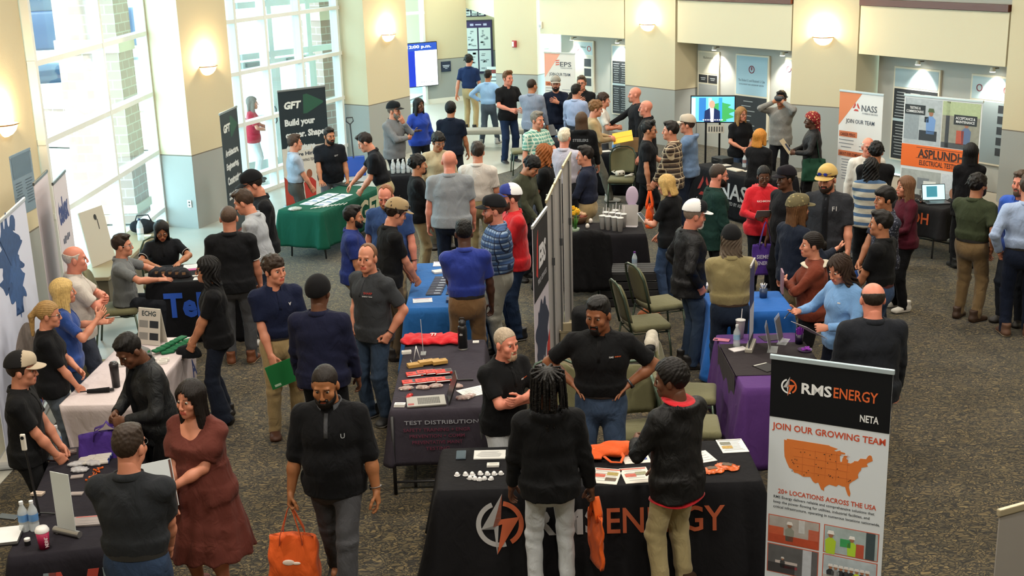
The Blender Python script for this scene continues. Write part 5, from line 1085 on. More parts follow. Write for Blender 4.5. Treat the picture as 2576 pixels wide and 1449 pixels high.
def person_print(parent, x, z, h, y, shirt, skin='#9a6a50', hat=None, legs='#33363c'):
    poly_part('printed_figure', parent, [(x-.14*h, z), (x+.14*h, z), (x+.17*h, z+.45*h), (x+.06*h, z+.56*h), (x-.06*h, z+.56*h), (x-.17*h, z+.45*h)], y, mat(shirt, .6)); poly_part('printed_head', parent, [(x+.08*h*math.cos(q), z+.66*h+.11*h*math.sin(q)) for q in np.linspace(0, 2*PI, 13)[:-1]], y-.0006, mat(skin, .6))
    if hat: poly_part('printed_hat', parent, [(x-.12*h, z+.68*h), (x+.12*h, z+.68*h), (x+.08*h, z+.80*h), (x-.08*h, z+.80*h)], y-.0012, mat(hat, .6))
def photo_print(parent, x0, z0, x1, z1, y, bg, border=None, shapes=(), figs=()):
    if border: quad_part('photo_border', parent, x0-.006, z0-.006, x1+.006, z1+.006, y+.0006, mat(border, .6))
    q = quad_part('photo_print', parent, x0, z0, x1, z1, y, mat(bg, .6, var=.35, vscale=14)); W_, H_ = x1-x0, z1-z0
    for (ax, az, bx, bz, c) in shapes: quad_part('photo_detail', q, x0+ax*W_, z0+az*H_, x0+bx*W_, z0+bz*H_, y-.0008, mat(c, .6, var=.2, vscale=30))
    for (fx, fz, fh, sh, hat) in figs: person_print(q, x0+fx*W_, z0+fz*H_, fh*H_, y-.0014, sh, hat=hat)
    return q
USA = [(-124.7, 48.4), (-123, 48.2), (-122.8, 49), (-110, 49), (-95.2, 49), (-94.6, 48.7), (-92, 48.3), (-89.6, 48), (-92, 46.8), (-90.5, 46.6), (-88, 47.4), (-87.6, 46.8), (-84.8, 46.5), (-84.7, 45.8), (-87, 45.7), (-88, 44.6), (-87.8, 42.5), (-87.4, 41.7), (-86.5, 42), (-86.3, 43.6), (-85.2, 45.2), (-83.4, 45.2), (-83.8, 43.8), (-82.5, 43), (-83.2, 42), (-81, 41.8), (-79, 42.8), (-78.9, 43.3), (-76.4, 43.5), (-75, 45), (-71.4, 45.2), (-70.3, 46.8), (-69.2, 47.4), (-68, 47), (-67.2, 44.8), (-70.2, 43.5), (-70.8, 42.6), (-70, 41.8), (-71.5, 41.3), (-74, 40.7), (-74.2, 39.4), (-75.4, 38.2), (-76, 36.9), (-75.7, 35.4), (-77.8, 33.9), (-79.4, 33), (-81.2, 31.5), (-81.3, 29.8), (-80.1, 26.9), (-80.6, 25.2), (-81.8, 26), (-82.8, 27.8), (-83.8, 29.9), (-85.4, 29.8), (-88, 30.3), (-89.4, 29.2), (-91.4, 29.4), (-94, 29.6), (-95.8, 28.6), (-97.3, 27.4), (-97.2, 25.9), (-99.1, 26.5), (-101.2, 29.7), (-103, 29), (-104.6, 29.7), (-106.5, 31.8), (-111, 31.3), (-114.8, 32.5), (-117.2, 32.6), (-118.4, 34), (-120.6, 34.6), (-122.4, 37.2), (-124, 40), (-124.4, 43)]
Y = -.0045
r, L = banner('white and black roll-up banner with orange map at the front right', (1.72, 7.80), (2.42, 7.43), 1.78, '#bcd0dc', '#cfd9e2')
H = 1.78; quad_part('header_band', r, 0, H*.755, L, H-.03, Y, mat('#0c0f13', .7, spec=.2)); text('RMS', r, .20, .078, (.31, Y-.002, H*.885), mat('#dfe4e8', .6), bold=.028); text('ENERGY', r, .285, .075, (.565, Y-.002, H*.885), mat('#d2622f', .6), bold=.012); text('NETA', r, .12, .05, (.66, Y-.002, H*.80), mat('#dfe4e8', .6), bold=.02)
for nm, pts, c in (('emblem_ring', ring_pts(.125, H*.885, .042, .053, rad(110), rad(285)), '#dfe4e8'), ('emblem_ring', ring_pts(.125, H*.885, .042, .053, rad(-60), rad(80)), '#d2622f'), ('emblem_bolt', [(.125+x*.12, H*.885+z*.11) for x, z in BOLT_L], '#b8bcc0'), ('emblem_bolt', [(.125+x*.12, H*.885+z*.11) for x, z in BOLT_R], '#d2622f')): poly_part(nm, r, pts, Y-.0015-(.001 if 'bolt' in nm else 0), mat(c, .6))
text('JOIN OUR GROWING TEAM', r, .75, .062, (L/2, Y, H*.715), mat('#c0492c', .6), bold=.018)
mp = poly_part('map', r, [((lo+96)*.0105*.98+.40, (la-37)*.0145+H*.575) for lo, la in USA], Y, mat('#cf7434', .6, var=.12, vscale=5)); rs = random.Random(9); m = MB()
for i in range(34): x, z = .40+rs.uniform(-.24, .2), H*.575+rs.uniform(-.07, .12); m.ball((x, Y-.002, z), (.0035, .0008, .0035), 8)
m.build('map_markers', mat('#3a2a22', .6), mp); m = MB()
for x in (-112, -104, -97, -90, -83): m.box(((x+96)*.0103+.4, Y-.0005, H*.575+.03), (.0012, .0006, .2))
for la in (34, 37.5, 41, 45): m.box((.36, Y-.0005, (la-37)*.0145+H*.575), (.38, .0006, .0012))
m.build('map_lines', mat('#b86030', .6), mp)
text('20+ LOCATIONS ACROSS THE USA', r, .66, .036, (L/2+.01, Y, H*.452), mat('#c0492c', .6), bold=.015)
for i, s in enumerate(('RMS Energy delivers reliable and comprehensive solutions that', 'keep the power flowing for utilities, industrial facilities, and', 'critical infrastructure, operating in numerous locations nationwide.')): text(s, r, (.68, .65, .72)[i], .026, (L/2-.01+(.0, -.015, .02)[i], Y, H*.425-i*.037), mat('#3a4048', .6), bold=.003)
BD = '#b85a44'
photo_print(r, .02, H*.235, .365, H*.345, Y, '#a9a6a4', BD, ((0, 0, 1, .3, '#b0492e'), (.0, .3, .3, .6, '#c05a3c'), (.6, .5, .72, 1, '#c4c8cc'), (.8, .3, 1, .7, '#b8604a')), ((.42, .1, .95, '#8a8f86', '#e0e0e0'),))
photo_print(r, .405, H*.235, .76, H*.345, Y, '#9fb0b4', BD, ((.78, 0, .95, 1, '#3a4a50'), (.3, .3, .5, .6, '#3a9a5a'), (.6, .0, .75, .5, '#b0503c')), ((.12, -.05, 1.1, '#a8c832', '#e4e4e4'), (.52, 0, .95, '#a8d038', '#e8e8e8')))
photo_print(r, .02, H*.105, .365, H*.222, Y, '#5a5c60', BD, ((.7, 0, .88, 1, '#b8c0cc'), (.0, .0, .55, .35, '#3a3a3e'), (.15, .35, .6, .45, '#c0b8b8'), (.3, .2, .6, .3, '#8a3a44')), ((.3, .2, .5, '#44484e', '#d0d0d0'),))
photo_print(r, .405, H*.105, .76, H*.222, Y, '#a8b6c0', BD, ((0, 0, 1, .3, '#b4b4b2'),), tuple((.14+.1*i, .1, .75, ('#2a2e34', '#8a8f94', '#2a2e34', '#33363c', '#30343a', '#b8d038', '#2a2e34', '#9aa4b0')[i], '#d8d8d8') for i in range(8)))
text('ENERGIZE YOUR CAREER', r, .50, .036, (L/2-.02, Y, H*.083), mat('#c0492c', .6), bold=.015); text('AND JOIN US TODAY!', r, .42, .036, (L/2-.02, Y, H*.058), mat('#c0492c', .6), bold=.015); text('Industry-Leading Benefit Package', r, .42, .024, (.28, Y, H*.036), mat('#3a4048', .6), bold=.008)
# two dark banners by the second window
def dark_banner(label, a, b, h, lines, low):
    r, L = banner(label, a, b, h, '#8f9698', '#16262e')
    poly_part('green_arrow', r, [(L*.52, h*.945), (L*.60, h*.95), (L*.94, h*.875), (L*.93, h*.86), (L*.58, h*.79), (L*.50, h*.79)], Y, mat('#22503f', .6)); text('GFT', r, .34, .13, (.27, Y-.002, h*.87), mat('#d8dcd8', .6), bold=.05, slant=.2)
    for s, wd, z, hh in lines: text(s, r, wd, hh, (.09+wd/2, Y-.002, z), mat('#cdd2d2', .6), bold=.05)
    if low:
        quad_part('lower_panel', r, 0, .1, L, h*.52, Y, mat('#c9c4ba', .6)); text("We're Hiring", r, .6, .09, (.42, Y-.002, h*.455), mat('#1d2a3c', .6), bold=.03); text('OUR GROWING TEAM!', r, .5, .05, (.42, Y-.002, h*.405), mat('#1d2a3c', .6), bold=.01); person_print(r, .50, .12, .72, Y-.002, '#b0342c', skin='#8a5038'); poly_part('red_swoosh', r, [(0, .1), (.3, .1), (.05, .55), (0, .6)], Y-.001, mat('#a0382c', .6))
    else: quad_part('red_strip', r, 0, .1, L, .14, Y, mat('#8a3a2c', .6))
dark_banner('dark banner about building your career near the second window', (-3.86, 21.0), (-3.14, 21.6), 2.08, (('Build your', .60, 1.50, .15), ('career. Shape', .78, 1.29, .15), ('the future.', .60, 1.08, .13)), True)
dark_banner('dark banner on architecture and construction against the middle pier', (-4.34, 18.72), (-4.26, 19.58), 2.03, (('Architecture,', .66, 1.38, .13), ('Engineering,', .62, 1.17, .13), ('Construction', .66, .96, .13), ('Join us in shaping the', .6, .76, .05), ('infrastructure of life', .55, .69, .05)), False)
# white and peach banners
def peach_banner(label, a, b, h, brand, tri, accent, rest):
    r, L = banner(label, a, b, h, '#c4c8c8', '#d6d5d2')
    poly_part('corner_wedge', r, [(0, h-.03), (L*.52, h-.03), (0, h*.72)], Y, mat(accent, .6)); text(brand, r, .30, .10, (L*.70, Y-.002, h*.875), mat('#4a5058', .6), bold=.01)
    if tri:
        for q in range(3):
            a0 = PI/2+q*2*PI/3; A = [(L*.40+.075*math.cos(a0+d), h*.875+.075*math.sin(a0+d)) for d in (.3, 2*PI/3-.3)]; B_ = [(L*.40+.038*math.cos(a0+d), h*.875+.038*math.sin(a0+d)) for d in (2*PI/3-.3, .3)]; poly_part('triangle_logo', r, A+B_, Y-.002, mat('#b8382e', .6))
    else:
        for i in range(3): poly_part('wave_logo', r, [(L*.36, h*(.86+.022*i)), (L*.48, h*(.866+.022*i)), (L*.5, h*(.878+.022*i)), (L*.38, h*(.872+.022*i))], Y-.002, mat('#c8584a', .6))
    text('POWERED BY ASPLUNDH', r, .3, .025, (L*.72, Y-.002, h*.835), mat('#8a9098', .6), bold=.005); text('JOIN OUR TEAM', r, .56, .085, (L*.5, Y-.002, h*.76), mat('#3f4a58', .6), bold=.008)
    for z, s in ((.655, 'CAREER PERKS'), (.50, 'ABOUT OUR COMPANY')): q = quad_part('heading_band', r, .02, h*(z-.02), .02+(.36 if z > .6 else .5), h*(z+.025), Y, mat('#c8724a', .6)); text(s, q, .30 if z > .6 else .44, .05, (.03+(.165 if z > .6 else .235), Y-.002, h*z), mat('#5a2a1c', .6), bold=.02)
    m = MB(); rs = random.Random(2)
    for c in (0, 1):
        for i in range(3): m.box((.17+c*.4, Y, h*(.61-.028*i-.01*c)), (rs.uniform(.2, .3), .001, .012))
    for i in range(8): m.box((.38, Y, h*(.455-.022*i)), (rs.uniform(.5, .62), .001, .011))
    m.build('fine_print', mat('#7a8088', .6), r)
    for i, s in enumerate(('CHECK OUT OUR', 'EARLY CAREER', 'OPPORTUNITIES')): text(s, r, .36, .045, (.42, Y, h*(.235-.035*i)), mat('#6a7078', .6), bold=.01)
    quad_part('blue_foot', r, 0, .1, L, h*.09, Y, mat('#3a5a8a', .6))
peach_banner('white and peach banner with three-letter name in the far niche', (.86, 27.45), (1.50, 26.95), 2.0, 'EPS', False, '#e0a08c', 0)
peach_banner('white banner with peach corner and triangle logo in the near niche', (5.28, 19.62), (5.76, 18.92), 2.0, 'NASS', True, '#d07a4c', 0)
r, L = banner('wide photo banner with an orange band and electrical testing title', (5.84, 18.16), (6.62, 17.18), 2.1, '#c8ccc8', '#d2d4d4'); H = 2.1
photo_print(r, .02, H*.66, L*.50, H-.05, Y, '#a9b0b4', None, ((0, .1, .4, .8, '#8c959a'), (.42, .1, .9, .32, '#2f3338'), (.55, .5, .66, .62, '#22262a')), ((.72, .25, .7, '#6f92c4', '#4a5a3a'),)); photo_print(r, L*.51, H*.66, L-.02, H-.05, Y, '#8c8a7c', None, ((0, .7, 1, 1, '#a8b48c'), (.1, .0, .2, 1, '#3a3c40'), (.4, .1, .6, .4, '#b0503c'), (.0, 0, 1, .12, '#4a4c4e')), ((.66, .1, .66, '#5a6c8c', '#d8d8d8'),))
photo_print(r, .02, .28, L*.54, H*.48, Y, '#a4a8a4', None, ((.0, .1, .4, .55, '#b4b8b4'), (.42, .62, .72, .85, '#7a8084'), (.5, .1, .6, .6, '#6a6c66'), (.7, 0, .95, .6, '#85847a'), (0, 0, 1, .1, '#6a6c64')), ()); photo_print(r, L*.56, .28, L-.02, H*.48, Y, '#b0b6ba', None, ((0, .6, .3, 1, '#c8ccd0'),), ((.35, .0, .95, '#33352f', None), (.72, .05, .85, '#2f62b0', None)))
quad_part('orange_band', r, 0, H*.50, L, H*.655, Y-.0006, mat('#e0651c', .6)); text('ASPLUNDH', r, .74, .13, (L*.52, Y-.003, H*.60), mat('#3a221a', .6), bold=.035); text('ELECTRICAL TESTING', r, .68, .075, (L*.52, Y-.003, H*.535), mat('#3a221a', .6), bold=.015)
for z0 in (H*.565, H*.638): quad_part('title_rule', r, L*.2, z0, L*.84, z0+.006, Y-.002, mat('#3a221a', .6))
for x0, z0, wd, s in ((.02, H*.875, .34, 'TESTING &\nCOMMISSIONING'), (L*.66, H*.835, .36, 'ACCEPTANCE &\nMAINTENANCE'), (.02, H*.25, .32, 'TRANSFORMER\n& OIL SERVICES')): q = quad_part('caption_plate', r, x0, z0-.02, x0+wd, z0+.12, Y-.0025, mat('#26292b', .6)); text(s, q, wd*.85, .09, (x0+wd/2, Y-.004, z0+.05), mat('#d8d8d8', .6), bold=.02)
text('ASPLUNDHTESTING.COM', r, .8, .06, (L*.42, Y, .19), mat('#c0542c', .6), bold=.02)
# partition of banners in the middle: one printed, three with plain grey backs
r, L = banner('tall banner with black top, torn dark map shape and red stripe at the partition', (.20, 10.98), (.36, 11.80), 1.96, '#c4c8ca', '#b9b2bc', 'roll_up_banner'); H = 1.96
quad_part('black_header', r, 0, H*.62, L, H-.03, Y, mat('#15151a', .6)); text('EBS', r, .42, .22, (L*.58, Y-.003, H*.81), mat('#c8c8cc', .6), bold=.05, slant=.15); poly_part('red_swoosh', r, [(L*.16, H*.74), (L*.26, H*.72), (L*.32, H*.95), (L*.24, H*.9)], Y-.002, mat('#b02a24', .6)); text('FIELD SERVICES', r, .5, .05, (L*.55, Y-.003, H*.695), mat('#9a9aa0', .6), bold=.01)
poly_part('torn_map_shape', r, [(L*(.5+.42*math.cos(q)*(1+.16*math.sin(q*7))), H*.42+.30*math.sin(q)*(1+.14*math.cos(q*11))) for q in np.linspace(0, 2*PI, 60)[:-1]], Y-.002, mat('#2c3448', .6)); poly_part('red_stripe', r, [(L*.80, .1), (L, .1), (L, H*.36), (L*.80, H*.30)], Y-.002, mat('#b8342e', .6)); quad_part('slanted_mark', r, L*.35, .34, L*.65, .38, Y-.002, mat('#a84a44', .6)); poly_part('white_wedge', r, [(L*.3, .14), (L*.7, .14), (L*.6, .3), (L*.5, .2)], Y-.002, mat('#e0dde0', .6))
for a, b, h, lab in (((.36, 11.90), (.46, 12.66), 2.0, 'grey-backed banner in the partition next to the printed one'), ((.47, 12.72), (.58, 13.48), 2.0, 'grey-backed banner second behind the printed partition banner'), ((.60, 13.55), (.74, 14.45), 2.03, 'grey-backed banner at the far end of the partition')):
    r, L = banner(lab, a, b, h, '#bfb391', '#9d9a98')
    MB().cyl((L*.5, -.02, .1), (L*.5, -.02, h-.02), .010, n=8).build('support_rod', mat('#8a8c8c', .3, .8), r); MB().cyl((L*.5, -.024, h*.62), (L*.5, -.024, h*.66), .016, n=8).build('rod_joint', mat('#55585a', .4, .6), r)
# banners along the left wall
r, L = banner('tall white backdrop banner with blue tree print at the left edge', (-4.58, 10.3), (-4.86, 12.2), 2.12, '#c8ccd4', '#cdd2e4', 'backdrop_banner'); rs = random.Random(11)
poly_part('tree_print', r, [(L*.55+.42*math.cos(q)*(1+.28*math.sin(q*9)+.1*math.sin(q*23)), 1.72+.36*math.sin(q)*(1+.2*math.cos(q*13))) for q in np.linspace(0, 2*PI, 110)[:-1]], Y, mat('#2b4a78', .6, var=.4, vscale=18)); poly_part('tree_print', r, [(L*.62+.26*math.cos(q)*(1+.3*math.sin(q*8)), 1.40+.25*math.sin(q)*(1+.25*math.cos(q*11))) for q in np.linspace(0, 2*PI, 90)[:-1]], Y-.001, mat('#34578a', .6, var=.4, vscale=18))
poly_part('round_photo', r, [(L*.60+.50*math.cos(q), .62+.40*math.sin(q)) for q in np.linspace(0, 2*PI, 40)[:-1]], Y-.001, mat('#7a6e68', .6, var=.7, vscale=14)); poly_part('blue_swoosh', r, [(0, .1), (L, .1), (L, .62), (L*.9, .28), (L*.3, .16)], Y-.0005, mat('#1f3a80', .6))
for a, b, lab, tx in (((-5.08, 13.60), (-5.22, 14.42), 'white banner with dark letters against the first window edge', True), ((-5.30, 13.62), (-5.44, 14.44), 'plain white banner behind the lettered one by the first window', False)):
    r, L = banner(lab, a, b, 2.0, '#5a6066', '#cfc8d0')
    if tx:
        text('telex', r, .62, .30, (L/2, Y, 1.62), mat('#2c3c78', .6), bold=.05)
        m = MB(); rs = random.Random(8)
        for i in range(4):
            for k in range((5, 4, 4, 2)[i]): m.box((L/2-.2+.09*k, Y, 1.28-i*.22), (.06, .001, rs.uniform(.05, .09)))
        m.build('dark_lettering', mat('#39435c', .6), r)
r = empty('roll_up_banner', (2.15, 5.02, 0), rad(24), 'grey plain back of a banner cut off at the lower right corner', 'banner'); MB().box((.45, 0, 1.02), (.9, .006, 1.9)).build('panel', mat('#8d8a86', .5, bump=.1, bscale=3), r); MB().box((.45, 0, 1.985), (.92, .022, .035), bev=.005).build('top_rail', mat('#b0a68c', .35, .4), r); MB().box((.45, .02, .055), (.92, .17, .09), bev=.03).build('base', mat('#9a9c9e', .3, .6), r)

# ------------------------------------------------------------------ flat television on its stand, crate, case, partition bits
r = empty('television', (3.60, 21.6, 0), math.atan2(-.35, .94)*.6, 'flat television on a black stand showing a person in a suit', 'television')
MB().box((0, 0, 1.47), (.78, .05, .48), bev=.008).build('screen_housing', mat('#101114', .4), r); s_ = quad_part('display', r, -.37, 1.25, .37, 1.69, -.028, mat('#5aa8d4', .4, emit=1.0))
for x0, x1, c in ((-.37, -.30, '#b8d8e8'), (-.24, -.12, '#2a6aa8'), (-.08, -.02, '#9cd0e8'), (.10, .16, '#2f88b8')): quad_part('display_backdrop', s_, x0, 1.27, x1, 1.67, -.0288, mat(c, .4, emit=.9))
poly_part('display_plant', s_, [(.14+.2*math.cos(q)*(1+.3*math.sin(9*q)), 1.42+.17*math.sin(q)) for q in np.linspace(0, 2*PI, 60)[:-1]], -.0292, mat('#3c9a54', .4, emit=.7)); poly_part('display_suit', s_, [(-.15, 1.25), (.13, 1.25), (.12, 1.44), (.03, 1.49), (-.06, 1.49), (-.14, 1.44)], -.0296, mat('#1c2c58', .4, emit=.5)); poly_part('display_shirt', s_, [(-.035, 1.25), (.015, 1.25), (.02, 1.49), (-.05, 1.49)], -.0300, mat('#c8d0e0', .4, emit=.8)); poly_part('display_face', s_, [(-.015+.05*math.cos(q), 1.555+.07*math.sin(q)) for q in np.linspace(0, 2*PI, 21)[:-1]], -.0304, mat('#c8907a', .4, emit=.8))
m = MB()
for i in range(9): m.box((-.16+.04*i, -.031, 1.285), (.026, .001, .018))
m.build('display_caption', mat('#e8e8e8', .4, emit=.8), s_)
for sx in (-.12, .12): MB().cyl((sx, .04, .03), (sx, .04, 1.3), .018, n=10).build('post', mat('#1a1b1e', .4, .5), r)
MB().box((0, .04, .02), (.6, .45, .03)).build('base', mat('#1a1b1e', .4, .5), r); MB().box((.05, .0, 1.12), (.3, .02, .14)).build('panel_plate', mat('#c8c4b8', .5), r); m = MB()
for i in range(6): m.box((-.06+.045*i, -.012, 1.12), (.018, .004, .09))
m.build('plate_print', mat('#33363a', .5), r)
r = empty('storage_crate', (1.50, 14.98, 0), -.06, 'black slatted crate beside the cup table', 'crate')
for i in range(4): MB().box((0, -.22, .06+.11*i), (.78, .02, .09), bev=.004).build('front_slat', mat('#151517', .6), r); MB().box((0, .22, .06+.11*i), (.78, .02, .09), bev=.004).build('back_slat', mat('#151517', .6), r)
for sx in (-1, 1): MB().box((sx*.385, 0, .225), (.02, .42, .42), bev=.004).build('side_panel', mat('#19191b', .6), r)
for i in range(5): MB().box((0, -.18+.09*i, .445), (.78, .075, .016), bev=.003).build('lid_slat', mat('#1d1d1f', .6), r)
r = empty('round_case', (.84, 12.78, 0), 0, 'round black fabric case with a white card on top', 'case'); MB().lathe([(0, 0), (.2, 0), (.205, .03), (.205, .56), (.19, .60), (0, .605)], 28).build('shell', fabric('#17181a', .85, .3), r); MB().box((.03, -.02, .608), (.1, .07, .006), rz=.2).build('card', mat('#c8c8c8', .6), r); MB().box((0, -.206, .50), (.1, .006, .012)).build('maker_mark', mat('#9a9a9a', .6), r)
def storage_bin(loc, label, c, s=(.36, .26, .24)):
    r = empty('storage_bin', loc, .15, label, 'bin'); m = MB(); x, y, z = s
    m.box((0, 0, .01), (x*.9, y*.9, .02)); 
    for sx in (-1, 1): m.box((sx*x*.47, 0, z/2), (.012, y*.94, z)); m.box((0, sx*y*.47, z/2), (x*.94, .012, z))
    m.build('tub', mat(c, .45), r); MB().tube([(-x/2, -y/2, z), (x/2, -y/2, z), (x/2, y/2, z), (-x/2, y/2, z)], .012, closed=True).build('rim', mat(c, .4), r, smooth=True)
storage_bin((.62, 12.15, 0), 'cream plastic tub on the floor behind the partition', '#b8ae94'); storage_bin((.66, 13.1, 0), 'second cream plastic tub farther along behind the partition', '#a89c80', (.34, .3, .3))

# ------------------------------------------------------------------ things on the tables
TZ = .746
def T(p, dz=0.0): return (p[0], p[1], TZ+dz)
PLASTIC = mat('#d9e2e6', .12, trans=.0, alpha=.45, spec=.6); CLEAR = mat('#e8eeee', .06, alpha=.28, spec=.7); PAPER = mat('#cfcfcb', .7)
def water_bottle(loc, label, group=None, cap='#d8dce0', lab='#5a8ac0', first={}):
    k = (cap, lab)
    if k in first: return tag(dup(first[k], loc, 0, label), group=group)
    r = empty('water_bottle', loc, 0, label, 'bottle', group); MB().lathe([(0, 0), (.03, 0), (.033, .006), (.033, .055), (.031, .06), (.033, .065), (.033, .13), (.03, .15), (.014, .185), (.0125, .2), (0, .2)], 18).build('bottle_body', PLASTIC, r)
    MB().lathe([(.0335, .075), (.0337, .08), (.0337, .12), (.0335, .125)], 18).build('wrapper', mat(lab, .4), r); MB().cyl((0, 0, .198), (0, 0, .216), .0145, n=14).build('cap', mat(cap, .4), r); first[k] = r; return r
def sheet(name, label, loc, rz, w_, d_, cat='paper', c='#cfcfcb', lines=6, head=None, group=None, pic=None, t=.003):
    r = empty(name, loc, rz, label, cat, group); MB().box((0, 0, t/2), (w_, d_, t)).build('page', mat(c, .65), r); m = MB(); rs = random.Random(int(loc[0]*1000) % 97)
    for i in range(lines): m.box((rs.uniform(-.04, .02)*w_, d_*(.30-.62*i/max(1, lines-1)), t+.0006), (w_*rs.uniform(.55, .8), d_*.022, .0006))
    if lines: m.build('printed_lines', mat('#8b8d90', .7), r)
    if head: MB().box((0, d_*.42, t+.0006), (w_*.9, d_*.07, .0006)).build('heading', mat(head, .6), r)
    if pic:
        for i, (px, py, c2) in enumerate(pic): MB().box((px*w_, py*d_, t+.0012), (w_*.40, d_*.2, .0008)).build('printed_photo', mat(c2, .6, var=.5, vscale=40), r)
    return r
def phone(loc, rz, label, c='#1a1c20', back=False):
    r = empty('phone', loc, rz, label, 'phone'); MB().box((0, 0, .005), (.075, .155, .009), bev=.004).build('case', mat(c, .35), r, smooth=False)
    if not back: MB().box((0, 0, .0102), (.066, .144, .001)).build('screen', mat('#3b4a56', .08), r)
    else: MB().box((-.018, .05, .0108), (.025, .035, .003), bev=.001).build('camera_bump', mat('#2a2a2c', .3), r)
    return r
def cards(loc, rz, label, n=3, c='#d8d6d0', s=(.09, .052)):
    r = empty('card_stack', loc, rz, label, 'cards')
    for i in range(n): MB().box((.002*i, .001*i, .004+.008*i), (s[0], s[1], .0078)).build('card', mat(c, .6), r)
    MB().box((.002*n, 0, .0085*n), (s[0]*.7, s[1]*.14, .0006)).build('card_print', mat('#9a8a80', .6), r); return r
# front table
phone(T((-0.422, 8.647, .746)), 0, 'grey-blue phone at the far left of the long black table', '#3c4a56')
sheet('paper_stack', 'stack of white forms on the black table left of the locs', T((-0.205, 8.639, .746)), -.02, .24, .155, 'papers', lines=9, t=.008); cards(T((-0.180, 8.441, .746)), 0, 'business cards below the white forms', 2)
def helmet_charm(loc, rz, label, first=[None]):
    if first[0]: return dup(first[0], loc, rz, label)
    r = empty('helmet_keychain', loc, rz, label, 'keychain', 'white hard hat keychains in two rows'); MB().lathe([(0, .026), (.008, .025), (.014, .019), (.017, .008), (.0175, .004), (.0, .004)], 16).build('dome', mat('#dcdcdc', .35), r); MB().lathe([(.0, .003), (.017, .004), (.022, .003), (.022, .0), (0, 0)], 16, (0, -.003, 0)).build('rim', mat('#dcdcdc', .35), r); MB().tube([(.018+.008*math.cos(q), .006+.008*math.sin(q), .004) for q in np.linspace(0, 2*PI, 11)[:-1]], .001, 5, closed=True).build('key_ring', mat('#b0b0b0', .3, .9), r); first[0] = r; return r
for i, p in enumerate(((-0.440, 8.292, .746), (-0.379, 8.294, .746), (-0.330, 8.291, .746), (-0.272, 8.301, .746), (-0.220, 8.290, .746), (-0.170, 8.287, .746), (-0.121, 8.290, .746), (-0.345, 8.224, .746), (-0.308, 8.214, .746), (-0.273, 8.198, .746), (-0.239, 8.210, .746), (-0.190, 8.206, .746))): helmet_charm(T(p), .4*i, 'white miniature hard hat keychain laid out at the left end of the long black table')
for p, a, lab, pic in (((0.881, 8.538, .746), .1, 'flyer with photos behind the orange bag', ((.2, .2, '#8a6a4a'), (.2, -.2, '#3a4a8a'))), ((0.637, 8.203, .746), -.25, 'flyer with red heading and photos below the orange bag', ((.22, .15, '#9a8a4a'), (.22, -.2, '#5a4a3a'), (-.22, 0, '#b85a4a'))), ((0.855, 8.201, .746), .1, 'flyer tucked under the hands of the black hooded jacket', ((.2, .1, '#8a8a6a'), (-.2, .0, '#b85a4a')))): sheet('flyer', lab, T(p), a, .20, .26, 'flyer', '#d4cfc6', 5, '#b8503a', None, pic)
sheet('flyer', 'newsletter flyer at the far right end of the long black table', T((1.635, 8.676, .746)), .06, .20, .25, 'flyer', '#cfd0cd', 8, '#8a8a8a', None, ((-.22, .18, '#6a6a5a'), (-.22, -.1, '#a8883a'))); sheet('flyer', 'corner of a flyer right behind the black hooded jacket', T((1.373, 8.488, .746)), .3, .16, .2, 'flyer', '#d4d4d0', 4)
def snack_bag(loc, rz, label, first=[None]):
    if first[0]: return dup(first[0], loc, rz, label)
    r = empty('snack_bag', loc, rz, label, 'snack bag', 'orange snack bags'); f = Field((-.10, -.07, -.01), (.10, .07, .05), .004); f.ell((0, 0, .014), (.075, .05, .016), .01); f.seg((-.085, 0, .006), (.085, 0, .006), (.045, .004), (.045, .004), u=(0, 1, 0), k=.01); f.ripple(.0012, 90, 110, 60); P, Q = f.net(); link('pouch', np_mesh('pouch', P, Q), mat('#c4581c', .3, var=.35, vscale=30), r); MB().box((0, 0, .030), (.07, .045, .002)).build('label_print', mat('#4a3418', .5, var=.5, vscale=60), r); first[0] = r; return r
snack_bag(T((1.408, 8.231, .746)), .2, 'orange snack bag on the long black table, left of the pair'); snack_bag(T((1.527, 8.285, .746)), -.4, 'orange snack bag on the long black table, right of the pair')
# notebook table
def folded_shirt(loc, rz, label):
    r = empty('folded_shirt', loc, rz, label, 'shirt'); f = Field((-.34, -.2, -.01), (.34, .2, .09), .008); f.seg((-.25, 0, .028), (.25, 0, .03), (.14, .028), (.13, .03), u=(0, 1, 0), k=.02); f.seg((-.27, -.05, .02), (.27, -.08, .02), (.06, .02), (.05, .02), u=(0, 1, 0), k=.03); f.ripple(.006, 40, 34, 30); f.cut((0, 0, .002), (0, 0, -1)); P, Q = f.net(); link('cloth', np_mesh('cloth', P, Q), fabric('#c41420', .85, .5), r); text('77', r, .06, .08, (.02, 0, .068), mat('#e0d0cc', .7), rot=(0, 0, 0), bold=.03, slant=-.3); return r
folded_shirt(T((-0.798, 11.409, .746)), -.03, 'folded bright red shirt at the far end of the notebook table')
r = empty('steel_flask', T((-0.482, 11.142, .746)), 0, 'tall black insulated flask on the charcoal table', 'flask'); MB().lathe([(0, 0), (.042, 0), (.045, .006), (.045, .2), (.04, .225), (.028, .24), (0, .24)], 22).build('flask_body', mat('#121214', .35), r); MB().lathe([(.046, .0), (.046, .012), (.044, .014)], 22).build('base_ring', mat('#a8a8a8', .3, .9), r); MB().lathe([(.03, .236), (.032, .25), (.03, .285), (.0, .287)], 20).build('lid', mat('#17171a', .4), r); MB().tube([(-.025, 0, .28), (-.018, 0, .31), (.018, 0, .31), (.025, 0, .28)], .006).build('carry_loop', mat('#17171a', .4), r, smooth=True); text('ebs', r, .03, .025, (-.012, -.0462, .16), mat('#b8b8b8', .5), bold=.03)
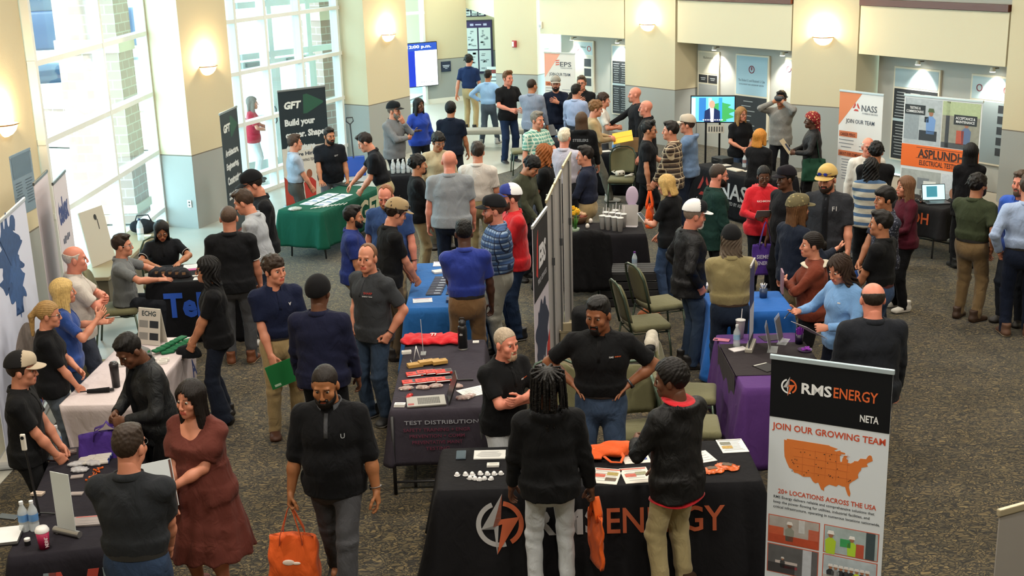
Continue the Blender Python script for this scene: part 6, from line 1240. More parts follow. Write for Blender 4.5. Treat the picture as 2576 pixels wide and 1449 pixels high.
cards(T((-0.364, 11.333, .746)), 0, 'single white card right of the black flask', 1, s=(.06, .06)); cards(T((-1.016, 11.063, .746)), .2, 'white business cards by the acrylic stand', 3); cards(T((-0.972, 9.704, .746)), -.1, 'white business cards at the near left corner of the notebook table', 3)
def wire_stand(loc, rz, label, c='#d8d8d8'):
    r = empty('display_stand', loc, rz, label, 'display stand'); MB().tube([(-.06, .03, .003), (-.06, -.05, .003), (.06, -.05, .003), (.06, .03, .003)], .004).build('base', mat(c, .3), r, smooth=True); MB().tube([(-.03, .03, .003), (0, .05, .13)], .004).tube([(.03, .03, .003), (0, .05, .13)], .004).build('back_support', mat(c, .3), r, smooth=True); return r
wire_stand(T((-0.896, 10.838, .746)), .2, 'small clear easel stand on the notebook table'); r = empty('mini_flagpole', T((-0.853, 11.037, .746)), 0, 'thin clear rod standing on a small base near the red shirt', 'rod'); MB().box((0, 0, .005), (.05, .09, .01)).build('base', CLEAR, r); MB().cyl((0, 0, .01), (-.01, 0, .34), .003, n=8).build('rod', mat('#c0c0c4', .3), r)
def box_item(name, label, loc, rz, s, c, cat, group, extra=None, first={}):
    if name in first: return dup(first[name], loc, rz, label)
    r = empty(name, loc, rz, label, cat, group); MB().box((0, 0, s[2]/2), s, bev=.003).build('cover', mat(c, .55), r)
    if extra: extra(r)
    first[name] = r; return r
kraft = lambda r: MB().box((.02, .01, .0325), (.03, .012, .0006)).build('stamp', mat('#8a6428', .6), r)
for i, p in enumerate(((-0.908, 10.686, .746), (-0.808, 10.721, .746), (-0.752, 10.759, .746), (-0.684, 10.721, .746))): box_item('kraft_notebook', ('kraft brown notebook box, leftmost of its row', 'kraft brown notebook box, second from the left in its row', 'kraft brown notebook box, third from the left in its row', 'kraft brown notebook box, rightmost of its row')[i], T(p, .012*(i % 2)), .35, (.14, .075, .032), '#b08a48', 'notebook', 'kraft notebook boxes', kraft)
def redx(r):
    MB().box((.045, 0, .0225), (.06, .08, .0008)).build('grey_panel', mat('#5a5a5c', .6), r); MB().cyl((.045, 0, .0225), (.045, 0, .0236), .028, n=20).build('round_mark', mat('#2a2a2c', .6), r); MB().tube([(-.07, -.052, .012), (.05, -.052, .012)], .005).build('pen', mat('#d0d0d0', .3), r, smooth=True); MB().box((-.035, 0, .0226), (.04, .02, .0008)).build('logo_mark', mat('#7a1414', .6), r)
for i, p in enumerate(((-0.896, 10.453, .746), (-0.802, 10.486, .746), (-0.723, 10.479, .746), (-0.636, 10.462, .746), (-0.917, 10.251, .746), (-0.802, 10.261, .746), (-0.712, 10.274, .746), (-0.627, 10.267, .746))): box_item('red_notebook', 'red and grey notebook with pen, %s of the %s row' % (('leftmost', 'second', 'third', 'rightmost')[i % 4], 'far' if i < 4 else 'near'), T(p, .004*(i % 4)), .2, (.15, .085, .022), '#c03024', 'notebook', 'red notebooks with pens', redx)
def cello_bag(loc, rz, label, s=(.13, .05, .022), c='#c8b4ac', seed=1, spots=('#b03030', '#d8d0c8', '#d8d0c8')):
    r = empty('treat_bag', loc, rz, label, 'treat bag'); f = Field((-.11, -.07, -.004), (.11, .07, .06), .004); f.ell((0, 0, s[2]*.6), (s[0]*.5, s[1]*.6, s[2]), .01); f.ripple(.0022, 110, 100, 90, seed); f.cut((0, 0, .001), (0, 0, -1)); P, Q = f.net(); link('wrapper', np_mesh('wrapper', P, Q), mat(c, .12, alpha=.55, spec=.8), r); rs = random.Random(seed)
    for i in range(7): MB().ball((rs.uniform(-.4, .4)*s[0], rs.uniform(-.4, .4)*s[1], .010), (.012, .010, .008), 8).build('sweet', mat(spots[i % 3], .3), r)
    return r
for i, (p, a) in enumerate((((-0.944, 10.095, .746), .1), ((-0.800, 10.103, .746), -.2), ((-0.687, 10.133, .746), .2), ((-0.510, 10.118, .746), -.4), ((-0.442, 9.826, .746), 0), ((-0.392, 9.859, .746), .6))): cello_bag(T(p), a, 'clear cellophane treat bag with sweets, ' + ('leftmost by the red notebooks', 'second along the red notebooks', 'by the hinge of the laptop', 'behind the laptop screen', 'in front of the folded paper', 'right of the laptop near the white paper')[i], seed=i+1)
cello_bag(T((-0.903, 9.901, .746)), 1.4, 'red wrapped clip bundle left of the laptop', (.12, .045, .02), '#c02020', 9, ('#b02020', '#c84040', '#a01818')); sheet('folded_paper', 'large white folded paper beside the folded-arms person', T((-0.355, 9.989, .746)), .5, .24, .2, 'papers', '#d4d4d0', 5, t=.006)
r = empty('marker_pen', T((-0.456, 10.272, .746)), .05, 'black marker lying behind the laptop', 'pen'); MB().cyl((-.08, 0, .009), (.05, 0, .009), .008, n=12).build('barrel', mat('#141416', .4), r); MB().cyl((.05, 0, .009), (.09, 0, .009), .009, n=12).build('pen_cap', mat('#1c1c20', .4), r)
r = empty('laptop', T((-0.753, 9.777, .746)), .12, 'open grey laptop at the near end of the notebook table', 'laptop'); MB().box((0, 0, .010), (.33, .23, .016), bev=.004).build('keyboard_deck', mat('#8c8a84', .35, .5), r); m = MB()
for i in range(5):
    for j in range(13): m.box((-.045+.0145*j-.02, -.065+.03*i, .019), (.0125, .024, .002))
m.build('keys', mat('#55544f', .5), r); MB().box((.185, 0, .13), (.012, .23, .235), bev=.003, M=Matrix.Translation((.165, 0, .01)) @ Matrix.Rotation(.35, 4, 'Y') @ Matrix.Translation((-.165, 0, -.01))).build('lid', mat('#3a3a3c', .3, .5), r); MB().box((-.13, -.07, .0185), (.05, .04, .001)).build('sticker', mat('#8a2420', .5), r)
# blue table: brochures in two columns and papers
for i in range(14): y = 13.05+.105*(i//2); sheet('dark_brochure', 'dark blue brochure, %s column, row %s from the near end' % (('left', 'right')[i % 2], ('one', 'two', 'three', 'four', 'five', 'six', 'seven')[i//2]), (-.86+.22*(i % 2)+.01*(i//2), y, TZ+.004), -.04, .17, .115, 'brochure', '#16233f', 1, None, 'dark brochures on the blue table', ((.2, 0, '#a8b4c4'),))
sheet('pamphlet', 'white pamphlet with purple heading at the far end of the blue table', T((-0.848, 14.321, .746)), 0, .17, .22, 'pamphlet', '#d4d2dc', 3, '#3a2a6a'); sheet('paper_stack', 'loose white cards near the far pamphlet on the blue table', T((-0.821, 13.958, .746)), .4, .2, .12, 'papers', '#d4d4d0', 3, t=.02); sheet('booklet_stack', 'stack of booklets by the hand of the royal blue polo', T((-0.629, 13.248, .746)), .1, .15, .2, 'booklets', '#c8ccd4', 4, '#2a4a8a', t=.04); sheet('paper_sheet', 'white sheet on the near left corner of the blue table', T((-0.969, 12.803, .746)), .1, .21, .16, 'paper', '#c4ccd4', 4, '#b04a4a'); sheet('booklet_stack', 'small dark booklets at the near edge of the blue table', T((-0.658, 12.756, .746)), .0, .1, .14, 'booklets', '#2a3a5a', 2, t=.03)
# green table
for i in range(8):
    u, v = (i//2-1.5)*.22-.12, (i % 2-.5)*.24+.02; q = math.atan2(19.0-17.15, .74); sheet('leaflet', 'white and blue leaflet on the green cloth, %s from the near end, %s row' % (('first', 'second', 'third', 'fourth')[i//2], ('front', 'back')[i % 2]), (-2.69+u*math.cos(q)-v*math.sin(q), 18.42+u*math.sin(q)+v*math.cos(q), TZ), q-PI/2, .2, .19, 'leaflet', '#c4ccd4', 2, None, 'leaflets on the green table', ((.0, -.2, '#5a7aa8'),))
for i in range(9): p = (-2.855, 17.704, .746); MB_ = empty('pen', (p[0]+.06*i*.9, p[1]+.03*i, TZ), .9+.05*i, 'white pen in the row at the near end of the green table', 'pen', 'pens on the green table'); MB().cyl((-.07, 0, .006), (.06, 0, .006), .006, n=8).build('barrel', mat('#c8ccc8', .4), MB_); MB().cyl((.06, 0, .006), (.075, 0, .006), .006, .002, n=8).build('tip', mat('#2a4a5a', .4), MB_)
cello_bag(T((-3.122, 17.633, .746)), .3, 'heap of clear wrapped sweets at the left corner of the green table', (.2, .12, .03), '#c8d0cc', 12, ('#c8ccd0', '#a8c0b8', '#d0d0d0')); sheet('dark_folder', 'dark folder at the far end of the green table', T((-2.544, 19.500, .746)), .9, .4, .25, 'folder', '#10231f', 0, t=.012)
# table with blue letters: row of dark caps, papers, magenta folder
for i in range(5):
    p = (-4.213, 14.157, .746); a = i*.085; dome, brim = cap_meshes('cap'); r = empty('knit_cap', (p[0]+a, p[1]-.02*i+.02, TZ-.025), rad(200), 'dark grey cap in the row at the near edge of the blue-lettered table', 'cap', 'row of dark caps'); c = link('crown', dome, [fabric('#242226', .9), fabric('#242226', .9)], r); c.location = (0, 0, -.03); b_ = link('brim', brim, fabric('#1a191c', .9), r); b_.location = (0, 0, -.03)
    MB().box((0, .105, .085), (.04, .004, .03)).build('patch', mat('#7a5a3c', .6), r)
sheet('paper_sheet', 'white papers under the hand of the seated woman', (-3.86, 14.55, TZ), .2, .24, .2, 'papers', '#d4d6d8', 4); sheet('magenta_folder', 'magenta folder under the papers of the seated woman', (-3.88, 14.42, TZ-.002), .2, .28, .12, 'folder', '#a8387a', 0); sheet('paper_sheet', 'white paper beside the row of dark caps', (-3.62, 13.98, TZ), .1, .2, .12, 'papers', '#d0d0d0', 3); cards(T((-3.72, 14.1, 0)), .4, 'small card near the paper on the blue-lettered table', 1)
# ledge by the window: leaning white board, bottle, bag
r = empty('sign_board', (-5.45, 16.05, .44), PI/2-.3, 'white board leaning on the window ledge', 'sign'); b_ = MB().box((0, 0, .37), (.52, .02, .74), bev=.004).build('board', mat('#bdb9ac', .6), r); b_.rotation_euler = (-.16, 0, 0); c = MB().ball((.05, -.014, .62), (.03, .003, .04), 10).box((.08, -.013, .52), (.012, .002, .14)).build('drawn_figure', mat('#2a2e30', .6), b_)
water_bottle((-5.30, 17.3, .437), 'large water bottle on the window ledge', None, '#2a3a5a', '#c8ccd0').scale = (1.4, 1.4, 1.5); r = empty('shoulder_bag', (-5.38, 17.75, .437), .2, 'dark bag on the window ledge', 'bag'); f = Field((-.25, -.15, -.01), (.25, .15, .3), .012); f.ell((0, 0, .1), (.2, .11, .11), .03); f.ripple(.01, 22, 26, 18); f.cut((0, 0, .002), (0, 0, -1)); P, Q = f.net(); link('bag_body', np_mesh('bag_body', P, Q), fabric('#17191d', .8), r); MB().tube([(-.12, 0, .17), (-.08, 0, .27), (.08, 0, .27), (.12, 0, .17)], .01).build('handle', mat('#17191d', .7), r, smooth=True)
sheet('notepad', 'small pale notepad on the window ledge', (-5.3, 17.52, .437), .1, .16, .11, 'notepad', '#c8c4b0', 0, t=.02)
# white table
def foam_sleeve(loc, rz, label, group, c, c2, first={}):
    if c in first: return dup(first[c], loc, rz, label)
    r = empty('foam_sleeve', loc, rz, label, 'sleeve', group); MB().box((0, 0, .012), (.12, .075, .022), bev=.008).build('folded_foam', fabric(c, .8, .2), r, smooth=True); MB().box((.062, 0, .012), (.006, .07, .018)).build('edge', mat(c2, .7), r); first[c] = r; return r
for i in range(12): foam_sleeve((-3.33+.03*(i % 6)-.08*(i//6), 11.28+.05*(i % 6), TZ+.022*(i//6)+.006*(i % 6)), .5+.06*i, 'green foam drink sleeve, %s in the %s fan on the white table' % (('first', 'second', 'third', 'fourth', 'fifth', 'sixth')[i % 6], ('lower', 'upper')[i//6]), 'green foam sleeves', '#14603c', '#0e4a2e')
r = empty('baseball_cap', (-3.55, 11.18, TZ-.022), rad(-115), 'grey and charcoal cap with green emblem on the white table', 'cap'); dome, brim = cap_meshes('cap'); c = link('crown', dome, [fabric('#77797a', .9), fabric('#2f3235', .9)], r); c.location = (0, 0, -.024); b_ = link('brim', brim, fabric('#77797a', .9), r); b_.location = (0, 0, -.024); MB().ball((0, .098, .09), (.02, .006, .014), 10).build('emblem', mat('#2a7a4a', .6), r)
r = empty('tabletop_sign', (-3.58, 11.55, TZ), -.35, 'white folding sign with dark panels at the far end of the white table', 'sign'); b_ = MB().box((0, 0, .18), (.25, .012, .36), bev=.003).build('front_board', mat('#c8c4b8', .6), r); b_.rotation_euler = (-.2, 0, 0); text('ECHG', b_, .16, .05, (0, -.008, .31), mat('#2a3a3c', .6), bold=.02); 
for x0, z0 in ((.01, .17), (.01, .05), (-.11, .17), (-.11, .05)): quad_part('printed_panel', b_, x0, z0, x0+.1, z0+.07, -.007, mat('#22282c' if x0 > 0 else '#8a8a84', .6))
b2 = MB().box((0, 0, .18), (.25, .008, .36)).build('rear_board', mat('#b8b4a8', .6), r); b2.location = (0, .13, 0); b2.rotation_euler = (.16, 0, 0)
r = empty('sauce_bottle', (-3.78, 11.45, TZ), 0, 'small bottle with red label and white cap behind the folding sign', 'bottle'); MB().lathe([(0, 0), (.03, 0), (.032, .01), (.032, .09), (.014, .13), (0, .13)], 16).build('bottle_body', mat('#a8583a', .2), r); MB().cyl((0, 0, .128), (0, 0, .15), .015, n=12).build('cap', mat('#d8d8d8', .4), r)
for i in range(4): cards((-3.42+.12*(i % 2), 10.98+.07*(i//2), TZ), .3, 'small stack of pale cards on the white table, %s' % ('near left', 'near right', 'far left', 'far right')[i], 3)
sheet('paper_stack', 'white printed stack in front of the grey cap', (-3.62, 11.0, TZ), .2, .2, .14, 'papers', '#c8c8c4', 5, t=.03); sheet('brochure', 'white and teal brochure on the right side of the white table', (-3.34, 10.72, TZ), .6, .2, .24, 'brochure', '#bcc4c4', 4, '#2a7a7a')
r = empty('tumbler', (-3.55, 10.38, TZ), 0, 'tall black tumbler on the near end of the white table', 'tumbler'); MB().lathe([(0, 0), (.034, 0), (.04, .2), (.038, .215), (0, .215)], 20).build('cup', mat('#151517', .35), r); MB().lathe([(.041, .2), (.042, .215), (.03, .235), (0, .238)], 20).build('lid', mat('#2a2a2c', .3), r)
r = empty('umbrella', (-3.66, 10.24, TZ), .15, 'folded black umbrella lying on the white table', 'umbrella'); MB().cyl((-.10, 0, .022), (.09, 0, .022), .018, .024, n=12).build('canopy', fabric('#161618', .8), r); MB().cyl((.09, 0, .022), (.13, 0, .022), .014, n=10).build('handle', mat('#151517', .4), r); MB().cyl((-.16, 0, .022), (-.10, 0, .022), .006, n=8).build('tip', mat('#151517', .4), r)
# front-left table
water_bottle(T((-3.574, 8.959, .746)), 'clear water bottle at the far end of the front-left table'); water_bottle(T((-3.338, 7.609, .746)), 'water bottle with blue label, left of the pair by the coffee cup'); water_bottle(T((-3.273, 7.616, .746)), 'water bottle with blue label, right of the pair by the coffee cup')
r = empty('coffee_cup', T((-3.116, 7.353, .746)), .3, 'magenta paper coffee cup with white lid', 'cup'); MB().lathe([(0, 0), (.032, 0), (.043, .125), (.0, .125)], 22).build('paper_cup', mat('#a01848', .5), r); MB().lathe([(.046, .12), (.046, .132), (.04, .14), (.036, .15), (0, .15)], 22).build('lid', mat('#dcdcdc', .4), r); t = text('DUNKIN', r, .09, .025, (0, 0, 0), mat('#e0c8d0', .6), bold=.04); t.matrix_local = Matrix.Translation((.02, -.0355, .065)) @ Matrix.Rotation(.5, 4, 'Z') @ Matrix.Rotation(PI/2-.09, 4, 'X') @ Matrix.Rotation(-PI/2, 4, 'Z')
r = empty('tabletop_banner', T((-3.024, 7.531, .746)), math.atan2(-.55, .83)*.75, 'small white tabletop banner with rounded metal base seen from behind', 'banner'); MB().box((0, 0, .235), (.16, .004, .43)).build('panel', mat('#cfd8da', .5), r); MB().cyl((-.11, 0, .02), (.11, 0, .02), .024, n=16).build('base', mat('#9c9c9c', .3, .7), r); MB().cyl((0, .012, .02), (0, .012, .43), .0025, n=6).build('rod', mat('#5a5c5e', .4, .6), r); MB().box((-.07, .05, .005), (.02, .16, .008)).build('foot', mat('#2a2a2c', .4), r)
r = empty('camera_pole', T((-3.312, 7.814, .746)), 0, 'black selfie pole with a small white camera on top', 'camera'); MB().cyl((0, 0, .01), (-.03, 0, .50), .009, .007, n=10).build('pole', mat('#151517', .4), r); MB().box((-.034, -.005, .56), (.036, .022, .12), bev=.008).build('camera_body', mat('#d8d4cc', .35), r); MB().cyl((-.034, -.017, .595), (-.034, -.02, .595), .012, n=14).build('lens', mat('#15181c', .1), r)
for q in range(3): MB().cyl((0, 0, .03), (.10*math.cos(q*2.1+.3), .10*math.sin(q*2.1+.3), .006), .006, n=8).build('tripod_leg', mat('#151517', .4), r)
r = empty('small_jar', T((-3.244, 7.405, .746)), 0, 'small dark jar with white lid left of the coffee cup', 'jar'); MB().cyl((0, 0, 0), (0, 0, .03), .02, n=16).build('jar_body', mat('#1a1a1c', .3), r); MB().cyl((0, 0, .03), (0, 0, .045), .02, n=16).build('lid', mat('#d8d8d8', .4), r)
r = empty('tablet', T((-3.440, 7.518, .746)), .18, 'tablet with white screen at the lower left corner', 'tablet'); MB().box((0, 0, .008), (.22, .28, .014), bev=.004).build('case', mat('#1c1c1e', .5), r); MB().box((0, .01, .0158), (.2, .24, .001)).build('screen', mat('#dde0e2', .3), r)
phone(T((-3.583, 8.808, .746)), 1.4, 'dark phone in case near the water bottle on the front-left table', '#2a1a1c'); phone(T((-3.533, 7.816, .746)), 1.3, 'black phone at the left edge of the front-left table'); cards(T((-3.484, 8.914, .746)), .3, 'dark leaflets beside the water bottle', 2, '#4a3a3a', (.12, .08)); cards(T((-3.457, 8.176, .746)), -.2, 'small printed cards in the middle of the front-left table', 2, '#b8a89a')
for i in range(22): p = (-3.235, 8.820, .746); c = i // 11; foam_sleeve((p[0]-.05+.11*c+.004*(i % 3), p[1]-.12+.032*(i % 11), TZ+.010*(i % 11)*.7), .1+.05*(i % 4), 'white and blue folded foam sleeve, %s column, %s from the near end' % (('left', 'right')[c], ('first', 'second', 'third', 'fourth', 'fifth', 'sixth', 'seventh', 'eighth', 'ninth', 'tenth', 'last')[i % 11]), 'white foam sleeves on the front-left table', '#b9b4ae', '#24387a')
for i, (p, a) in enumerate((((-3.336, 8.679, .746), .3), ((-3.217, 8.686, .746), -.3), ((-3.284, 8.568, .746), 0))): cello_bag(T(p), a, 'clear plastic bag of trinkets near the white foam sleeves, %s' % ('left', 'right', 'nearest')[i], (.14, .07, .02), '#c8c8cc', 20+i, ('#b8b8bc', '#8a8a90', '#c8c8cc'))
for i in range(8): p = (-3.127, 8.486, .746); r = empty('orange_clip', (p[0]-.03+.02*(i % 2), p[1]-.10+.03*i, TZ), .5*i, 'small orange clip in the pile beside the grey polo person', 'clip', 'orange clips'); MB().box((0, 0, .008), (.05, .014, .014), bev=.004).build('clip_body', mat('#c85a1c', .4), r); MB().box((.0, 0, .017), (.02, .008, .006)).build('clip_lever', mat('#2a2a2c', .4), r)
sheet('brochure', 'grey and red brochure bag by the tabletop banner', T((-2.910, 7.716, .746)), .1, .28, .14, 'brochure', '#8a8280', 3, '#b84a44', t=.012); cards(T((-3.267, 8.461, .746)), .2, 'pale card near the white foam sleeves', 1, '#8a8280'); cards(T((-3.172, 8.164, .746)), .0, 'pale card beside the tabletop banner', 1, '#8a8280')
# purple table
phone(T((1.981, 11.176, .746)), 1.2, 'pink phone at the far left of the purple table', '#c47a90', True); water_bottle(T((2.089, 10.977, .746)), 'water bottle on the purple table by the tabletop banner', None, '#d8dce0', '#8ab0d0')
def plastic_cup(loc, label, group=None, straw=True, c='#d2d0cc', first={}):
    k = straw
    if k in first: return tag(dup(first[k], loc, 0, label), group=group)
    r = empty('plastic_cup', loc, 0, label, 'cup', group); MB().lathe([(0, 0), (.028, 0), (.041, .13), (.043, .132), (.039, .128), (.027, .006), (0, .006)], 18).build('cup_body', mat(c, .3, alpha=.85), r)
    MB().lathe([(.0, .134), (.042, .134), (.044, .128), (.044, .136), (.03, .140), (0, .141)], 18).build('lid', mat('#d8d8d6', .25, alpha=.8), r)
    if straw: MB().cyl((.0, 0, .05), (.012, .0, .215), .0035, n=8).build('straw', mat('#d8d4d8', .4), r)
    first[k] = r; return r
o = plastic_cup(T((2.169, 11.230, .746)), 'tall white drink cup with straw on the purple table'); o.scale = (1.1, 1.1, 1.35)
r = empty('tabletop_banner', T((2.208, 10.920, .746)), rad(72), 'upright tabletop banner with blue sky print on the purple table', 'banner'); MB().box((0, 0, .42), (.30, .005, .80)).build('panel', mat('#27365e', .5, var=.5, vscale=5), r); quad_part('pale_panel', r, -.15, .12, .15, .42, -.004, mat('#b8b8c0', .5, var=.2, vscale=20)); quad_part('skyline_print', r, -.15, .03, .15, .12, -.004, mat('#1a1c22', .5)); MB().box((0, 0, .025), (.32, .07, .045), bev=.01).build('base', mat('#b4b0a4', .35, .4), r); MB().box((0, 0, .825), (.31, .014, .02)).build('top_rail', mat('#b8b8b8', .35, .4), r)
for p, a, lab in (((2.528, 11.077, .746), 1.15, 'clear acrylic sign holder in the middle of the purple table'), ((2.381, 10.859, .746), 1.3, 'second clear acrylic sign holder beside the tabletop banner')): r = empty('acrylic_holder', T(p), a, lab, 'sign holder'); b_ = MB().box((0, 0, .13), (.2, .004, .26)).build('pane', CLEAR, r); b_.rotation_euler = (-.2, 0, 0); MB().box((0, -.02, .003), (.2, .09, .004)).build('base', CLEAR, r); MB().box((0, -.006, .13), (.17, .001, .21)).build('insert', mat('#6a6460', .5, alpha=.6), b_)
r = empty('pen_cup', T((2.680, 11.005, .746)), 0, 'dark cup full of purple pens', 'pen cup'); MB().lathe([(0, 0), (.035, 0), (.04, .1), (.036, .1), (.032, .006), (0, .006)], 18).build('cup', mat('#1c1430', .3), r)
for i in range(14): q = i*2.4; d = .006+.0018*i; MB().cyl((d*.5*math.cos(q), d*.5*math.sin(q), .01), (d*1.3*math.cos(q), d*1.3*math.sin(q), .15+.012*(i % 3)), .005, n=8).build('pen', mat('#7a2a9a', .35), r)
r = empty('candy_dish', T((2.685, 10.786, .746)), 0, 'purple foil sweets in a shallow dish', 'dish'); MB().lathe([(0, 0), (.05, 0), (.07, .022), (.066, .022), (.045, .005), (0, .005)], 20).build('dish', mat('#3a2a4a', .3), r); rs = random.Random(4)
for i in range(12): MB().ball((rs.uniform(-.04, .04), rs.uniform(-.04, .04), .022+rs.uniform(0, .012)), (.016, .012, .010), 8).build('sweet', mat('#8a3aa8', .2, .3), r)
sheet('paper_stack', 'white folded napkin beside the water bottle on the purple table', T((2.090, 10.885, .746)), .4, .16, .1, 'papers', '#d0cccc', 0, t=.01); sheet('notepad', 'dark notepad with white edge on the black runner', T((2.243, 10.369, .75)), .5, .16, .2, 'notepad', '#1c1a1c', 0, '#c8c8c0', t=.012); sheet('dark_card', 'dark card at the far end of the purple table', T((2.460, 11.203, .746)), .2, .2, .16, 'card', '#231a2c', 0)
# blue table behind: brochures, jar of pens
sheet('booklet_stack', 'white booklets on the blue table left of the khaki shirt', T((2.084, 12.975, .746)), .2, .18, .12, 'booklets', '#c8c8d0', 5, t=.04); r = empty('pen_cup', T((2.658, 12.548, .746)), 0, 'clear jar with white pens on the back blue table', 'pen cup'); MB().lathe([(0, 0), (.04, 0), (.043, .1), (0, .1)], 16).build('cup', mat('#3a4a66', .2), r)
for i in range(8): MB().cyl((.01*math.cos(i), .01*math.sin(i), .09), (.035*math.cos(i*2.4), .035*math.sin(i*2.4), .15), .006, n=8).build('pen', mat('#d0d0d0', .4), r)
# cup table
for i, p in enumerate(((1.217, 15.875, .746), (1.286, 15.821, .746), (1.365, 15.766, .746), (1.433, 15.713, .746), (1.275, 16.075, .746), (1.357, 16.041, .746), (1.437, 15.985, .746), (1.495, 15.931, .746), (1.411, 16.174, .746))): plastic_cup(T(p), 'frosted plastic cup with lid and straw in the cluster on the black table', 'frosted cups with straws')
r = empty('acrylic_holder', T((1.587, 16.011, .746)), -.25, 'grey acrylic sign holder beside the frosted cups', 'sign holder'); b_ = MB().box((0, 0, .14), (.22, .006, .28)).build('pane', mat('#b8b4b0', .2, alpha=.8), r); b_.rotation_euler = (-.15, 0, 0); MB().box((0, -.03, .003), (.22, .12, .005)).build('base', mat('#b8b4b8', .2, alpha=.8), r)
r = empty('balloon_figure', T((1.656, 16.381, .746)), .2, 'pale lilac upright paddle shape behind the acrylic holder', 'paddle'); MB().cyl((0, 0, 0), (0, 0, .2), .05, .07, n=18).ball((0, 0, .32), (.09, .02, .14), 16).build('paddle', mat('#c0b0c8', .5), r, smooth=True)
r = empty('flower_pot', T((0.846, 15.720, .746)), 0, 'pot of yellow daffodils on the black table', 'plant'); MB().lathe([(0, 0), (.045, 0), (.06, .06), (.055, .06), (0, .05)], 18).build('pot', mat('#7d8f7a', .5), r); rs = random.Random(6)
for i in range(14): q = rs.uniform(0, 2*PI); h_ = rs.uniform(.14, .26); MB().tube([(.02*math.cos(q), .02*math.sin(q), .05), (.03*math.cos(q), .03*math.sin(q), h_*.6), (.06*math.cos(q), .06*math.sin(q), h_)], .005, 5, flat=(.007, .002)).build('leaf', mat('#3f7a2c', .6), r, smooth=True)
for i in range(6):
    q = rs.uniform(0, 2*PI); c = Vector((.035*math.cos(q), .035*math.sin(q), rs.uniform(.24, .33))); b_ = MB().tube([(.01*math.cos(q), .01*math.sin(q), .05), tuple(c*.6+Vector((0, 0, .06))), tuple(c)], .004, 6).build('stem', mat('#4a8a34', .6), r, smooth=True); m = MB()
    for k in range(6): a = k*PI/3; m.ball(tuple(c+Vector((.022*math.cos(a), -.004, .022*math.sin(a)))), (.016, .005, .012), 8)
    m.build('petals', mat('#e0b41c', .5), b_, smooth=True); MB().cyl(tuple(c), tuple(c+Vector((0, -.03, .004))), .010, .014, n=12).build('trumpet', mat('#d89a10', .5), b_)
r = empty('gift_basket', T((0.906, 16.288, .746)), 0, 'wicker basket of wrapped treats behind the daffodils', 'basket'); MB().lathe([(0, 0), (.11, 0), (.15, .09), (.145, .095), (.1, .01), (0, .01)], 22).build('basket', mat('#5a3c24', .8, bump=.5, bscale=90), r)
for i in range(12): q = i*.9; MB().ball((.09*math.cos(q), .09*math.sin(q), .09+.02*(i % 2)), (.04, .03, .03), 10).build('wrapped_treat', mat(('#7a3a2a', '#c8a07a', '#4a2a3a')[i % 3], .3), r, smooth=True)
for i, p in enumerate(((0.756, 15.889, .746), (1.021, 15.923, .746), (1.083, 16.217, .746))): r = empty('white_egg', T(p), 0, 'white egg ornament on the black cup table, %s the daffodils' % ('left of', 'right of', 'farther right of')[i], 'ornament'); MB().ball((0, 0, .035), (.028, .028, .035), 14).build('shell', mat('#d8d0c8', .4), r, smooth=True)
r = empty('coat', (.92, 15.05, 0), rad(5), 'black coat hanging over the chair back at the cup table', 'coat'); f = Field((-.42, -.62, .2), (.42, .02, 1.12), .014); f.seg((0, -.375, .93), (0, -.43, .34), (.25, .10), (.33, .085), u=(1, 0, 0), k=.04); f.seg((0, -.28, .93), (0, -.25, .62), (.22, .05), (.2, .04), u=(1, 0, 0), k=.03); f.seg((0, -.34, .85), (0, -.355, .55), (.228, .028), (.228, .028), u=(1, 0, 0), k=.01, sign=-1) if False else None; f.ripple(.010, 34, 8, 6); P, Q = f.net(); P = relax(P, Q, 1); link('coat_body', np_mesh('coat_body', P, Q), fabric('#0e0e10', .9, .5, .1, .0), r)
r = empty('coat', (1.60, 10.58, 0), rad(-100), 'black coat with pale lining over the chair by the purple table', 'coat'); f = Field((-.40, -.60, .25), (.40, -.05, 1.12), .012); f.seg((-.2, -.355, .93), (.2, -.355, .93), .045, .045, k=.05); f.seg((0, -.38, .93), (0, -.43, .36), (.23, .045), (.27, .05), u=(1, 0, 0), k=.04); f.seg((-.2, -.37, .9), (-.27, -.39, .42), .05, .045, k=.03); f.ripple(.010, 34, 8, 6); P, Q = f.net(); P = relax(P, Q, 1); link('coat_body', np_mesh('coat_body', P, Q), fabric('#131416', .8, .5, .1, .0), r); f = Field((-.3, -.55, .5), (.3, -.12, 1.15), .010); f.seg((-.12, -.36, .955), (.14, -.36, .955), .055, .05, k=.03); f.seg((.05, -.31, .93), (.03, -.29, .66), (.10, .02), (.05, .015), u=(1, 0, 0), k=.03); f.ripple(.006, 40, 30, 20); P, Q = f.net(); P = relax(P, Q, 1); link('lining', np_mesh('lining', P, Q), fabric('#a8a294', .9), r)
water_bottle((1.54, 14.93, .456), 'bottle with purple cap standing on the black crate', None, '#5a1a7a', '#8a9aa8'); r = empty('headset', (1.90, 20.82, .485), .4, 'white virtual reality headset on the background chair', 'headset'); MB().box((0, 0, .05), (.17, .09, .09), bev=.03).build('visor', mat('#cfcabf', .4), r, smooth=True); MB().tube([(-.08, .02, .05), (-.08, .14, .06), (0, .19, .06), (.08, .14, .06), (.08, .02, .05)], .012).build('head_strap', mat('#c8c2b4', .5), r, smooth=True)
for sx in (-.03, .04): MB().cyl((sx, -.045, .05), (sx, -.05, .05), .012, n=12).build('lens', mat('#2a2a2c', .2), r)
